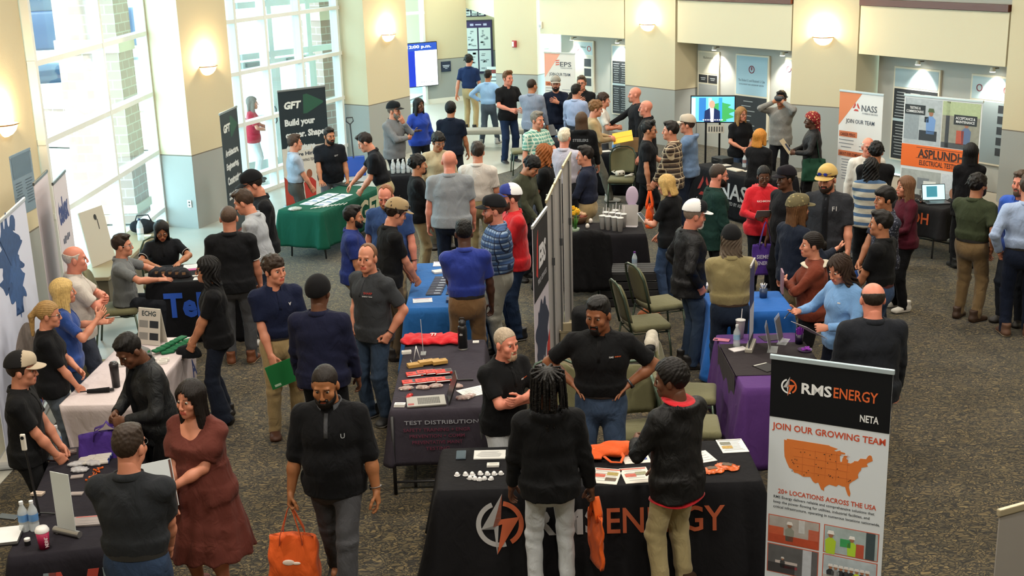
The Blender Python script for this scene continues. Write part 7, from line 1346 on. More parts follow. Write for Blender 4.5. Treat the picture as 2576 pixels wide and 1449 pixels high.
for i in range(2): r = empty('controller', (2.02+.05*i, 20.70+.08*i, .485), .8*i, 'white hand controller %s the headset on the chair' % ('nearest', 'behind')[i], 'controller'); MB().tube([(-.05, 0, .02), (.05, 0, .03)], .016).build('grip', mat('#cfcabf', .4), r, smooth=True); MB().tube([(.05+.03*math.cos(q), .03*math.sin(q), .03) for q in np.linspace(0, 2*PI, 15)[:-1]], .006, 6, closed=True).build('ring', mat('#cfcabf', .4), r, smooth=True)
# background tables
r = empty('cardboard_box', (2.18, 21.78, TZ), -.2, 'open cardboard box on the far black table', 'box'); m = MB(); s_ = (.34, .26, .22)
for sx in (-1, 1): m.box((sx*.17, 0, .11), (.006, .26, .22)); m.box((0, sx*.13, .11), (.34, .006, .22))
m.box((0, 0, .004), (.34, .26, .006)); m.build('carton', mat('#8a6a46', .8), r)
for sx in (-1, 1): b_ = MB().box((sx*.06, 0, 0), (.12, .26, .005)).build('flap', mat('#9a7a54', .8), r); b_.location = (sx*.17, 0, .22); b_.rotation_euler = (0, -sx*.7, 0)
r = empty('soda_bottle', (2.44, 21.66, TZ), 0, 'green soda bottle right of the cardboard box', 'bottle'); MB().lathe([(0, 0), (.035, 0), (.04, .02), (.038, .1), (.04, .16), (.016, .24), (0, .24)], 16).build('bottle_body', mat('#2f8a3a', .15), r); MB().cyl((0, 0, .238), (0, 0, .256), .016, n=12).build('cap', mat('#d8d8d8', .4), r); water_bottle((1.88, 21.74, TZ), 'water bottle left of the cardboard box'); sheet('paper_sheet', 'white paper on the far black table', (1.72, 21.8, TZ), .3, .22, .16, 'papers', '#c8c4bc', 3)
r = empty('baseball_cap', (.72, 23.2, TZ-.022), rad(170), 'grey cap lying on the dark cloth in the background', 'cap'); c = link('crown', dome, [fabric('#8a8680', .9), fabric('#3a3c40', .9)], r); c.location = (0, 0, -.024); b_ = link('brim', brim, fabric('#8a8680', .9), r); b_.location = (0, 0, -.024)
for i in range(16): water_bottle((-1.92+.085*(i % 8), 20.28+.11*(i//8)+.03*(i % 2), TZ), 'small clear water bottle in the cluster on the black table by the pier', 'cluster of water bottles', '#d8dce0', '#c8d0d8')
r = empty('water_bottle', (0, 0, 0)); bpy.data.objects.remove(r)
# right-hand tables
nq = math.atan2(-1.3, .7)
def NT_(u, v): return (3.80+u*math.cos(nq)-v*math.sin(nq), 19.66+u*math.sin(nq)+v*math.cos(nq), TZ)
sheet('paper_stack', 'white forms at the far end of the black display table', NT_(-.55, -.02), nq, .24, .2, 'papers', '#c8c4bc', 4, t=.012); sheet('paper_stack', 'pale leaflets in the middle of the black display table', NT_(-.1, -.12), nq, .3, .16, 'papers', '#c8bfae', 4, t=.016); sheet('flyer', 'flyer with a red photo on the black display table', NT_(.18, .02), nq, .26, .2, 'flyer', '#c8c0b4', 3, '#a04a3a'); sheet('paper_sheet', 'white sheet near the golden-haired woman', NT_(.5, -.1), nq+.3, .2, .16, 'papers', '#d0ccc4', 2)
r = empty('display_case', NT_(-.72, .12), nq, 'black hard case on the far end of the black display table', 'case'); MB().box((0, 0, .05), (.3, .24, .1), bev=.012).build('shell', mat('#141416', .5), r); MB().tube([(-.05, -.125, .06), (-.04, -.15, .06), (.04, -.15, .06), (.05, -.125, .06)], .007).build('handle', mat('#141416', .5), r, smooth=True)
water_bottle(NT_(-.2, .16), 'dark reddish bottle in front of the blonde woman in black polo', None, '#3a2a2a', '#7a5a5a')
aq = math.atan2(-.97, .79)
def AT_(u, v): return (5.72+u*math.cos(aq)-v*math.sin(aq), 17.12+u*math.sin(aq)+v*math.cos(aq), TZ)
r = empty('laptop', AT_(.36, .0), aq+.9, 'open laptop with a bright screen before the orange banner', 'laptop'); MB().box((0, 0, .009), (.33, .23, .016), bev=.004).build('keyboard_deck', mat('#3a3c40', .4), r); b_ = MB().box((0, 0, .115), (.33, .008, .23), bev=.002).build('lid', mat('#26282c', .4), r); b_.location = (0, .115, .012); b_.rotation_euler = (-.3, 0, 0); quad_part('screen', b_, -.155, .012, .155, .22, -.0052, mat('#a8d4d8', .3, emit=.9)); quad_part('screen_picture', b_, -.1, .05, .05, .2, -.0062, mat('#3a7a8a', .3, emit=.6))
sheet('paper_stack', 'white papers on the black flag cloth', AT_(-.45, .02), aq, .26, .2, 'papers', '#c8c8c4', 3, t=.012)
for i in range(5): cello_bag(AT_(-.2+.11*i, -.12+.04*(i % 2)), .7*i, 'black tool bundle on the orange-lettered flag cloth, %s' % ('leftmost', 'second', 'middle', 'fourth', 'rightmost')[i], (.16, .07, .03), '#1a1a1c', 40+i, ('#1a1a1c', '#c85a1c', '#2a2a2c'))
r = empty('tabletop_easel', AT_(.1, .18), aq+.2, 'white tabletop card stand on the flag cloth table', 'sign'); b_ = MB().box((0, 0, .12), (.18, .006, .24)).build('card', mat('#c8ccc8', .5), r); b_.rotation_euler = (-.2, 0, 0); MB().box((0, .02, .003), (.16, .09, .006)).build('foot', mat('#2a2a2c', .5), r)
for i, (x, y, z) in enumerate(((7.35, 20.55, 0), (7.45, 20.6, .42), (7.2, 20.9, 0))): r = empty('cardboard_box', (x, y, z), -.6, 'brown cardboard carton stacked beside the near right column, %s' % ('bottom one', 'top one', 'back one')[i], 'box'); MB().box((0, 0, .205), (.42, .36, .41), bev=.004).build('carton', mat('#9a6c3c', .8, var=.1), r); MB().box((0, 0, .411), (.42, .05, .003)).build('tape', mat('#b89a6a', .4), r)
# floor items
r = empty('snow_shovel', (-3.02, 24.05, 0), .3, 'blue snow shovel leaning by the third pier', 'shovel'); b_ = MB().box((0, 0, .2), (.44, .03, .40), bev=.02).build('blade', mat('#1f4fae', .4), r); b_.rotation_euler = (-.2, 0, 0); MB().cyl((0, .06, .36), (0, .22, 1.02), .014, n=10).build('shaft', mat('#22262c', .5), r); MB().tube([(0, .21, 1.0), (-.07, .23, 1.06), (-.06, .245, 1.13), (.06, .245, 1.13), (.07, .23, 1.06)], .013, closed=True).build('grip', mat('#22262c', .5), r, smooth=True)
def lump(name, label, loc, s, c, cat, rz=0, strap=True):
    r = empty(name, loc, rz, label, cat); f = Field((-s[0]-.06, -s[1]-.06, -.02), (s[0]+.06, s[1]+.06, s[2]*2+.06), .014); f.ell((0, 0, s[2]*.9), s, .04); f.seg((-s[0]*.7, 0, s[2]*.3), (s[0]*.7, 0, s[2]*.3), (s[1]*.8, s[2]*.3), (s[1]*.8, s[2]*.3), u=(0, 1, 0), k=.05); f.ripple(.012, 24, 20, 22); f.cut((0, 0, .004), (0, 0, -1)); P, Q = f.net(); link('bag_body', np_mesh('bag_body', P, Q), fabric(c, .8), r)
    if strap: MB().tube([(-s[0]*.5, 0, s[2]*1.6), (-s[0]*.3, .02, s[2]*2.1), (s[0]*.3, .02, s[2]*2.1), (s[0]*.5, 0, s[2]*1.6)], .012).build('strap', mat(c, .7), r, smooth=True)
    return r
lump('backpack', 'dark backpack on the floor beside the seated grey polo', (-4.95, 13.2, .006), (.2, .16, .17), '#17191e', 'bag'); lump('rust_bag', 'rust orange bag on the floor by the green chairs', (1.62, 13.95, 0), (.15, .12, .13), '#8a4a22', 'bag'); lump('olive_bag', 'olive green handbag standing between the blonde woman and the white table', (-4.12, 11.15, .006), (.13, .12, .2), '#4a4c30', 'bag'); lump('dark_bag', 'dark bag on the floor under the purple table edge', (1.66, 9.45, 0), (.18, .16, .14), '#15151a', 'bag'); lump('grey_bag', 'grey bag on the floor under the background table by the right wall', (6.3, 17.9, 0), (.22, .16, .15), '#2a2a2e', 'bag')
r = empty('spray_bottle', (-4.3, 11.55, 0.006), 0, 'small pale lamp-like bottle on the floor behind the folding sign', 'bottle'); MB().lathe([(0, 0), (.05, 0), (.055, .15), (.02, .22), (0, .22)], 16).build('bottle_body', mat('#7a8494', .3), r); MB().cyl((0, 0, .22), (0, 0, .27), .02, n=10).build('nozzle', mat('#4a4e56', .4), r)

# ------------------------------------------------------------------ people
def tote(label, loc, rz, col='#d2571a', w_=.34, h_=.36, d_=.10, drop=.22, mark='#e8d8cc', full=True, name='tote_bag'):
    """shopping bag hanging from its handles; loc is where the handles are held"""
    r = empty(name, loc, rz, label, 'bag'); V = []; n = 40; rows = 12; rs = random.Random(int(w_*1000)+len(label)); ph = rs.uniform(0, 6)
    for j in range(rows+1):
        t = j/rows; z = -drop-h_*t; ww = w_/2*(.93+.07*t); dd = d_/2*((.30+.70*min(1, t*2.2)) if full else 1); 
        for i in range(n):
            a = 2*PI*i/n; c, s_ = math.cos(a), math.sin(a); e = .32; x = ww*math.copysign(abs(c)**e, c); y = dd*math.copysign(abs(s_)**e, s_)
            wv = .006*math.sin(9*x/w_+5*t+ph)*math.sin(7*t+ph*2+a)+.003*math.sin(23*x/w_-11*t); V.append((x+wv*abs(c), y+wv*1.4, z-.02*(abs(x)/w_*2)**2*(1-t)))
    V += [(0, 0, -drop-h_), (0, 0, -drop-.04)]; Q = [(j*n+i, (j+1)*n+i, (j+1)*n+(i+1) % n, j*n+(i+1) % n) for j in range(rows) for i in range(n)]; K = (rows+1)*n
    T_ = [(rows*n+i, K, rows*n+(i+1) % n) for i in range(n)]+[(i, (i+1) % n, K+1) for i in range(n)]; link('bag_body', np_mesh('bag_body', np.array(V), [np.array(Q), np.array(T_)]), fabric(col, .75, .4, .1, .1), r)
    for sy in (-1, 1): MB().tube([(-w_*.22, sy*d_*.36, -drop-.06), (-w_*.20, sy*d_*.36, -drop+.01), (-w_*.05, sy*.012, -.02), (0, sy*.008, .012), (w_*.05, sy*.012, -.02), (w_*.20, sy*d_*.36, -drop+.01), (w_*.22, sy*d_*.36, -drop-.06)], .01, 6, flat=(.019, .003)).build('handle', fabric(col, .7, .3, .1, .1), r, smooth=True)
    if mark: MB().ball((-.02, -d_/2-.004, -drop-h_*.5), (.045, .006, .022), 10).ball((.035, -d_/2-.004, -drop-h_*.52), (.03, .006, .012), 10).build('printed_mark', mat(mark, .7), r)
    return r
def flat_item(name, label, cat, centre, nrm, up, w_, h_, c, t=.006, parts=()):
    z = Vector(nrm).normalized(); x = Vector(up).cross(z).normalized(); y = z.cross(x); M = Matrix(((x.x, y.x, z.x, centre[0]), (x.y, y.y, z.y, centre[1]), (x.z, y.z, z.z, centre[2]), (0, 0, 0, 1)))
    r = empty(name, (0, 0, 0), 0, label, cat); r.matrix_world = M; MB().box((0, 0, 0), (w_, h_, t)).build('sheet', mat(c, .6), r)
    for (px, py, pw, ph, pc, nm) in parts: MB().box((px*w_, py*h_, t/2+.001), (pw*w_, ph*h_, .0015)).build(nm, mat(pc, .6), r)
    return r
UP = Vector((0, 0, 1))
def extras(var, I):
    rh, lh, F, R = I['rh'], I['lh'], I['fwd'], I['right']; th = I['th']; mid = (rh+lh)/2; root = I['root']
    if var == 'hoodie':
        tote('flat orange bag hanging by the right leg of the person with locs', rh-UP*.01+R*.02, th+PI/2+.25, '#d85a18', .26, .40, .035, .10, None)
    elif var == 'walker': tote('orange tote bag carried by the walking bearded person', rh-UP*.02, th+PI, w_=.36, h_=.36, d_=.17, drop=.2)
    elif var == 'dress':
        flat_item('folder', 'white folder held by the woman in the brown dress', 'folder', lh-R*.03+F*.05+UP*.10, Vector((.3, -1, .25)), UP+R*.08, .23, .32, '#c9d3d8', .008, ((.45, .0, .06, .98, '#5a3c34', 'inner_page'),))
    elif var == 'bomber': tote('purple cloth bag held open by the person in the bomber jacket', mid+UP*.01+F*.05, rad(12), '#3a2070', .46, .42, .12, .06, None)
    elif var == 'caphold':
        dome, brim = cap_meshes('cap'); r = empty('baseball_cap', mid-UP*.12+F*.03, th, 'black cap held in both hands by the person with long wavy hair', 'cap'); c = link('crown', dome, [fabric('#0f1013', .9), fabric('#0f1013', .9)], r); b = link('brim', brim, fabric('#0f1013', .9), r)
    elif var == 'greenfolder': flat_item('folder', 'green folder held by the young person in navy polo', 'folder', rh-UP*.08+F*.05-R*.08, F+R*.1, UP*.95+R*.25, .30, .23, '#0e6a34', .008, ((-.3, -.38, .2, .1, '#a8c0a8', 'sticker'),))
    elif var == 'badge':
        p = I['B'](-.10, .14, 1.0); r = empty('badge_holder', (0, 0, 0)); bpy.data.objects.remove(r); W_ = root.matrix_world if False else None
        o = MB().box((0, 0, 0), (.07, .006, .10), bev=.002).build('identity_badge', mat('#c8ccd0', .4), root); o.location = (-.12, .175, .93); MB().box((0, .004, -.01), (.04, .002, .045)).build('badge_photo', mat('#6a5a54', .5), o)
    elif var == 'yellow': flat_item('folder', 'yellow folder held open by the walking person in tan', 'folder', mid+F*.14+UP*.02, UP*.75+R*.5-F*.2, F, .26, .34, '#e0b424', .01, ((0, 0, .06, 1, '#c89a18', 'spine'),))
    elif var == 'laptop': flat_item('closed_laptop', 'closed grey laptop held by the person in grey shirt', 'laptop', rh+F*.05-UP*.02, R*.5-F*.4+UP*.5, UP, .34, .24, '#6e7276', .018)
    elif var == 'topglass': o = link('glasses', glasses_mesh(), mat('#5a2a1c', .3), root); o.location = Vector((0, .075, 1.70))*I['s']; o.scale = (1.05,)*3
    elif var == 'jacketm':
        q = [tuple(Matrix.Rotation(-th, 3, 'Z') @ (I['B'](.178*math.sin(a), .13*math.cos(a)-.005, .785+.008*math.sin(3*a))-Vector(root.location))) for a in np.linspace(0, 2*PI, 33)[:-1]]; MB().tube(q, .02, 8, closed=True, flat=(.04, .010)).build('shirt_hem', fabric('#a5101c'), root, smooth=True)
        q = [tuple(Matrix.Rotation(-th, 3, 'Z') @ (I['B'](.082*math.sin(a), -.012+.085*math.cos(a), 1.505+.012*math.cos(a))-Vector(root.location))) for a in np.linspace(.5, 2*PI-.5, 25)]; MB().tube(q, .02, 8, flat=(.034, .008)).build('shirt_collar', fabric('#b01420'), root, smooth=True)
    elif var == 'tattoo': tote('orange bag swinging from the person with tattooed sleeves', rh-UP*.02, th+PI, '#e0500c', .34, .34, .12, .2)
    elif var == 'vr':
        r = empty('headset', I['head']+I['fwd']*.06, th, 'dark virtual reality headset held to the face of the person in grey', 'headset'); MB().box((0, .05, .015), (.17, .08, .10), bev=.03).build('visor', mat('#2a2c30', .4), r, smooth=True); MB().tube([(-.09, 0, .02), (-.098, -.10, .03), (0, -.19, .04), (.098, -.10, .03), (.09, 0, .02)], .012).build('strap', mat('#1a1b1e', .6), r, smooth=True)
    elif var == 'scarf':
        tote('dark green shoulder bag on the woman in the headscarf', I['B'](-.2, .0, 1.38), th+PI/2, '#1d4030', .38, .36, .12, .32, '#c8d0c8', name='shoulder_bag'); flat_item('notebook', 'open pale notebook and phone held by the woman in the headscarf', 'notebook', mid+F*.06+UP*.10, -F*.5+UP*.4-R*.2, UP, .20, .26, '#b8a88c', .02, ((.1, -.1, .5, .5, '#1c2a4a', 'phone_screen'),))
    elif var == 'phone': flat_item('phone', 'white phone held by the woman with the blonde bob', 'phone', lh+UP*.05+F*.03, -F*.6+UP*.6, UP, .075, .15, '#d0d0d4', .009, ((0, 0, .85, .9, '#3a4650', 'screen'),))
    elif var == 'redhood':
        flat_item('paper_sheet', 'grey paper read by the woman in the red hoodie', 'paper', mid+F*.04+UP*.08, -F*.5+UP*.7, UP, .28, .22, '#b8b2ac', .004, ((0, .1, .7, .05, '#8a8884', 'printed_line'), (0, -.1, .6, .05, '#8a8884', 'printed_line')))
        b = tote('purple cloth bag with white lettering hanging from the woman in red', rh+F*.08-R*.02-UP*.02, th+PI, '#4a2a86', .34, .40, .08, .26, None); text('SIEMENS', b, .22, .05, (0, -.052, -.42), mat('#c8c0d8', .7), bold=.02); text('ENERGY', b, .20, .05, (0, -.055, -.50), mat('#c8c0d8', .7), bold=.02)
    elif var == 'capglass' or var == 'capglass2':
        o = link('sunglasses', glasses_mesh(), mat('#141a40' if var == 'capglass2' else '#1a1a1c', .15), root); H_ = Matrix(I['HR'].tolist()).to_4x4(); loc = Matrix.Rotation(-th, 3, 'Z') @ (I['head']-Vector(root.location)); HL = Matrix.Rotation(-th, 4, 'Z') @ H_
        o.matrix_local = Matrix.Translation(loc) @ HL @ Matrix.Translation((0, .025 if var == 'capglass2' else .012, .095)) @ Matrix.Scale(1.08, 4); 
        for sx in (-1, 1): MB().ball((sx*.033, .1, 0), (.022, .004, .016), 10).build('lens', mat('#1c2c8a' if var == 'capglass2' else '#201a18', .08), o, smooth=True)
    elif var == 'whitecollar':
        o = MB(); pts = [tuple(Matrix.Rotation(-th, 3, 'Z') @ (I['B'](math.sin(q)*.118, -.01+math.cos(q)*.095, 1.446-.022*abs(math.sin(q))-.01*math.cos(q))-Vector(root.location))) for q in np.linspace(0, 2*PI, 25)[:-1]]; o.tube(pts, .02, 8, closed=True, flat=(.052, .014)); o.build('wide_collar', fabric('#c9c0ac', .9), root, smooth=True)
        flat_item('notebook', 'pink notebook held to the chest of the woman in rust', 'notebook', mid+F*.05+UP*.06-R*.02, F, UP, .17, .22, '#8a6a78', .016)
    elif var == 'penpaper':
        flat_item('paper_sheet', 'white paper held by the woman in light blue', 'paper', lh+F*.08+UP*.0, UP*.8-F*.5, F, .21, .28, '#c8c6cc', .003); r = empty('pen', rh+F*.03+UP*.02, th, 'pen in the raised hand of the woman in light blue', 'pen'); MB().cyl((0, -.03, .03), (0, .06, -.05), .004, n=8).build('barrel', mat('#2a2a30', .4), r); MB().cyl((0, .06, -.05), (0, .072, -.061), .004, .001, n=8).build('tip', mat('#a8a8a8', .3), r)
    elif var == 'bluefolder': flat_item('folder', 'blue and white folder under the arm of the person in black polo', 'folder', lh+UP*.12-R*.03, -R*.8-F*.4, UP*.9+F*.3, .24, .31, '#1c50a0', .012, ((.0, .0, .5, .12, '#d8dce0', 'logo_bar'), (-.15, -.15, .12, .3, '#d8dce0', 'logo_bar'), (.48, 0, .06, 1, '#c8ccd0', 'page_edge')))
TCS = {'PLAID1': pattern('plaid', ('#8ea4bc', '#33507c', '#16243f'), 16), 'PLAID2': pattern('plaid', ('#a8c4b4', '#5a9488', '#cfd8c8'), 18), 'PLAID3': pattern('plaid', ('#6e5a48', '#2c211d', '#b8a88c'), 13), 'STRIPES': pattern('stripes', ('#a8a496', '#3c5878'), 9.5), 'DOTS': pattern('dots', ('#1c2030', '#6a6e7c'), 38)}
# loose orange bag lying on the front table
r = empty('tote_bag', T((0.679, 8.575, .746)), .25, 'orange bag lying crumpled on the long black table between the two visitors', 'bag'); f = Field((-.26, -.18, -.01), (.26, .18, .12), .009); f.seg((-.16, .02, .03), (.14, .0, .045), (.12, .03), (.07, .045), u=(0, 1, 0), k=.03); f.ell((.12, 0, .045), (.09, .09, .045), .03); f.ripple(.010, 24, 30, 22); f.cut((0, 0, .002), (0, 0, -1)); P, Q = f.net(); P = relax(P, Q, 1); link('bag_body', np_mesh('bag_body', P, Q), fabric('#d8561a', .7, .5, .1, .1), r); MB().tube([(-.06, -.10, .04), (-.03, -.17, .02), (.04, -.19, .015), (.08, -.13, .03), (.07, -.06, .06)], .01, 6, flat=(.014, .004)).build('handle', fabric('#d8561a', .7, .3, .1, .1), r, smooth=True); text('RMS', r, .1, .03, (-.06, .02, .068), mat('#e8dcd0', .7), rot=(0, 0, .1), bold=.04)
extras('hoodie', person('person seen from behind in black hoodie and pale grey jeans with shoulder-length locs', 0.22, 7.78, 4, h=1.74, skin='dark', hair=('dreads', '#0d0b0a'), top='hoodie', hood=True, tc='#0f1012', pants='#b4bac0', pk='slim', shoes='#d0d0d0', hy=8, hp=-4, ra='carry', la='downf'))
extras('jacketm', person('person in black hooded jacket over red polo and khaki trousers at the front table', 1.09, 7.79, 38, h=1.76, skin='dark', hair=('afro', '#0e0b0a'), top='jacket', hood=True, tc='#0b0c0e', collar='#a5101c', pants='#a3966f', hy=30, hp=8, ra='low', la='hold', shoes='#3a2a20'))
extras('walker', person('bearded person walking in black quarter-zip and grey trousers carrying an orange tote', -1.27, 7.89, 178, h=1.80, skin='olive', hair=('buzz', '#1b1512'), beard=('beard', '#15110f'), top='polo', sleeve=1.1, tc='#101114', collar='#3c3e42', pants='#3b3c40', hp=16, hy=-4, ra='carry', la='down', g=1.1, belly=0.3, watch='l#777777', shoes='#1b1a19', stand='walkl', logo=[('U', '#9aa0a6', -0.1, 1.3, 0.03)]))
person('person seen from behind in dark grey polo and blue jeans at the front-left table', -2.32, 6.77, -6, h=1.80, skin='fair', hair=('crop', '#2f241c'), top='polo', tc='#24272b', pants='#22334c', pk='jeans', g=1.12, hy=-10, ra='low', la='low', glasses='#222222', lean=4, belt='#222222', tuck=True)
extras('dress', person('woman in rust brown short-sleeved dress holding a white folder', -2.20, 7.95, 160, h=1.68, fem=True, skin='fair', hair=('vlong', '#15100e'), top='dress', tc='#5a2a22', g=1.22, hy=-6, hp=4, ra='low', la=((-0.06, 0.3, 1.04), (0.8, -0.5, -0.2), 'grip', (-0.3, 0.6, 0.6)), shoes='#7a2a24'))
extras('bomber', person('person in black bomber jacket looking down into a purple bag', -2.80, 9.11, 128, h=1.72, skin='dark', hair=('crop', '#0e0b0a'), top='jacket', tc='#14171a', inner='#0c0d0f', pants='#101115', hp=24, hy=14, lean=10, ra='hold', la='hold'))
person('person in black polo and tan and black cap with a fist on the table', -3.72, 8.75, -80, h=1.62, skin='fair', hair=('short', '#2a1d14'), cap=('#a89a84', '#a89a84', '#1a1a1b'), top='polo', tc='#131416', pants='#131416', ra='low', la='low', hp=4, logo=[('7', '#d05a20', -0.09, 1.31, 0.05)])
person('woman in black top with blonde ponytail and glasses behind the white table', -4.08, 10.31, -78, h=1.58, fem=True, skin='fair', hair=('pony', '#9a7a4c'), top='tee', sleeve=0.95, tc='#0f1013', pants='#4b5460', pk='jeans', glasses='#1a1a1a', g=1.06, ra='low', la='clasp', hp=6)
person('woman in blue polo with straight blonde hair gesturing with both hands', -4.14, 10.91, -72, h=1.62, fem=True, skin='fair', hair=('straight', '#c2a468'), top='polo', tc='#1d3c7c', pants='#26364e', pk='jeans', ra='gestup', la='gest', hy=6)
person('balding person in white polo with folded arms by the window banner', -4.27, 11.67, -72, h=1.74, skin='pink', hair=('fringe', '#b8b0a8'), top='polo', tc='#b9b2aa', pants='#3b4150', ra='cross', la='cross2', g=1.05)
person('seated person in grey polo with mullet and glasses at the table with blue lettering', -4.52, 13.91, -82, h=1.74, skin='fair', hair=('short_side', '#2a1e18'), top='polo', tc='#64686a', pants='#1d2026', stand='sit', ra='desk', la='desk', glasses='#9a9a9a')
person('seated woman in black polo with long black hair reading papers', -4.34, 15.01, -160, h=1.66, fem=True, skin='tan', hair=('vlong', '#0c0b0c'), top='polo', tc='#131519', pants='#15171b', stand='sit', ra='desk', la='desk', hp=26, glasses='#1a1a1a', g=1.15, trim='#b8b8b8')
person('person seen from behind in black polo with white trimmed sleeves and grey trousers', -3.04, 13.08, 6, h=1.79, skin='fair', hair=('buzz', '#4a3a30'), top='polo', tc='#121316', trim='#c8c8c8', pants='#44464a', g=1.15, ra='downf', la='down', shoes='#6a3c22', sole='#c8b8a0', hy=0)
person('person in light grey polo leaning left beside the tall black-capped person', -2.86, 13.80, 84, h=1.84, skin='fair', hair=('short', '#3a2c22'), top='polo', tc='#979ca2', pants='#2c3c54', pk='jeans', lean=8, hp=14, ra='front', la='downf', shoes='#c8c8c8')
person('tall person in black polo and black cap with a wristwatch by the black banner', -2.98, 14.55, 112, h=1.90, skin='fair', hair=('short', '#201812'), cap=('#101114', '#101114'), top='polo', tc='#111317', pants='#1a2438', hp=20, ra='downf', la='downf', g=1.12, watch='l#8a8a8a', shoes='#2a2522')
extras('caphold', person('person with long wavy hair in black shirt holding a cap by the blue-lettered cloth', -2.85, 11.35, 100, h=1.68, skin='tan', hair=('wave', '#0d0c0d'), top='polo', tc='#0f1013', pants='#171d2a', flare=0.045, ra='low', la='low', glasses='#1a1a1a'))
extras('greenfolder', person('young person with curly brown hair in navy polo and khakis holding a green folder', -2.19, 10.99, -155, h=1.76, skin='fair', hair=('curly', '#2c1f16'), top='polo', tc='#141b33', pants='#95815a', hy=25, ra=((0.13, 0.17, 0.86), (0.6, -1, 0), 'grip', (-0.5, 0.6, 0.5)), la='downf', belt='#1c1a1a', tuck=True, watch='l', shoes='#4a2c1e', logo=[('v', '#d8d8d8', -0.09, 1.33, 0.03)]))
person('person seen from behind in navy fleece and black beanie', -1.64, 10.02, -8, h=1.80, skin='dark', hair=None, cap=('#101012', '#101012'), capk='beanie', top='fleece', tc='#171a30', collar='#171a30', pants='#0f1013', g=1.12, hy=-6, ra='downf', la='downf')
person('person in charcoal polo with red chest logo and hand in jeans pocket', -1.33, 11.27, 142, h=1.78, skin='fair', hair=('receding', '#6a4a34'), top='polo', tc='#33363a', pants='#2a3a4e', pk='jeans', hy=18, ra='pocket', la='pocket', g=1.08, shoes='#17181a', sole='#c8c8c8', watch='l', logo=[('SHARP', '#b03a34', -0.09, 1.33, 0.09), ('ENERGY TEAM', '#c8c8c8', -0.09, 1.3, 0.1)])
person('person in royal blue polo standing behind the charcoal polo person', -1.78, 13.52, -86, h=1.66, skin='tan', hair=('short', '#120f0e'), beard=('beard', '#15110f'), top='polo', tc='#192a6a', pants='#8a7a58', ra='downf', la='clasp', g=1.08)
extras('badge', person('balding bearded person in blue shirt with an identity badge looking down', -1.41, 14.11, 168, h=1.80, skin='pink', hair=('receding', '#7a5034'), beard=('beard', '#8a5a38'), top='polo', tc='#27406e', pants='#8c7a5a', hp=20, ra='down', la='down', g=1.12, belly=0.4, watch='l', belt='#2a2220'))
extras('capglass', person('person in black polo and tan cap with sunglasses on top at the blue table', -1.35, 13.10, -66, h=1.80, skin='fair', hair=('mop', '#241a14'), cap=('#8f7a58', '#8f7a58'), top='polo', tc='#121315', pants='#4a3d2c', ra='low', la='low', hp=16, lean=5))
person('person in black sweater with dark wavy hair and thin beard looking right', -1.23, 16.27, -82, h=1.74, skin='tan', hair=('mop', '#0f0d0c'), beard=('goatee', '#14100e'), top='long', tc='#0f1013', pants='#857352', ra='low', la='low')
person('young person in cream sweater with glasses and dark fringe looking down', -1.04, 18.11, -165, h=1.76, skin='tan', hair=('mop', '#12100f'), top='long', tc='#a59678', pants='#5a5548', glasses='#8a8a8a', hp=16, hy=10, ra='down', la='down')
person('bald broad person seen from behind in light grey polo and dark jeans', -0.76, 15.71, -4, h=1.88, skin='pink', hair=None, top='polo', tc='#7e8388', pants='#1a2130', pk='jeans', g=1.28, ra='downf', la='down')
person('person seen from behind in white polo and khakis beside the bald broad person', -0.42, 16.65, -14, h=1.82, skin='fair', hair=('short', '#2a201a'), top='polo', tc='#c4bcb4', pants='#8a7c58', g=1.05, hy=20, ra='downf', la='front', tuck=True)
person('person seen from behind in royal blue polo and brown khakis leaning on the blue table', -0.46, 12.06, 6, h=1.78, skin='deep', hair=('crop', '#0c0b0b'), top='polo', tc='#1c2f80', pants='#6a4f30', tuck=True, belt='#15120f', ra='downf', la='low', lean=5, g=1.05)
person('red-bearded person in blue plaid shirt and black cap with grey trousers', -0.14, 13.00, 100, h=1.82, skin='pink', hair=('short', '#4a2c1a'), cap=('#121316', '#121316'), beard=('beard', '#6a3c20'), top='shirt', pants='#8e8c80', tuck=True, belt='#3a281c', ra='downf', la='low', g=1.18, belly=0.5, tc=TCS['PLAID1'])
person('person in bright red polo with blue and white mesh cap', 0.04, 13.69, 105, h=1.80, skin='pink', hair=('short', '#33261e'), cap=('#27347a', '#27347a', '#d8d8d8'), beard=('beard', '#3a2a20'), top='polo', tc='#c01820', pants='#22314a', pk='jeans', ra='downf', la='low', g=1.12, belly=0.3, shoes='#15161a', sole='#c8c8c8')
person('person in dark olive shirt bending over the table behind the grey partition', 0.14, 16.21, -120, h=1.74, skin='tan', hair=('mop', '#0c0b0b'), top='shirt', tc='#3c3f30', pants='#22242a', hp=26, lean=10, ra='low', la='low')
person('person in black shirt with long curly red-blond hair', 0.51, 16.71, 80, h=1.76, skin='fair', hair=('curl_long', '#8a4e22'), top='polo', tc='#0f1012', pants='#20242c', ra='low', la='low')
person('grey-haired person in green plaid short-sleeved shirt', 0.46, 19.75, -140, h=1.78, skin='fair', hair=('short', '#6e665c'), top='polo', pants='#4a5262', hy=10, ra='down', la='front', tc=TCS['PLAID2'])
person('white-haired person seen from behind in pale lilac polo', 0.81, 17.76, -18, h=1.80, skin='pink', hair=('short', '#cfc4ae'), top='polo', tc='#a9a6b4', pants='#14161b', g=1.1, tuck=True, ra='low', la='down')
person('person seen from behind in black hoodie with grey lettering and long brown hair', 1.20, 19.95, -10, h=1.72, skin='fair', hair=('long', '#4a3626'), top='hoodie', hood=True, tc='#121315', pants='#22262e', ra='downf', la='low', logo=[('STEELERS', '#8a8c90', 0, 1.32, 0.26, 1)])
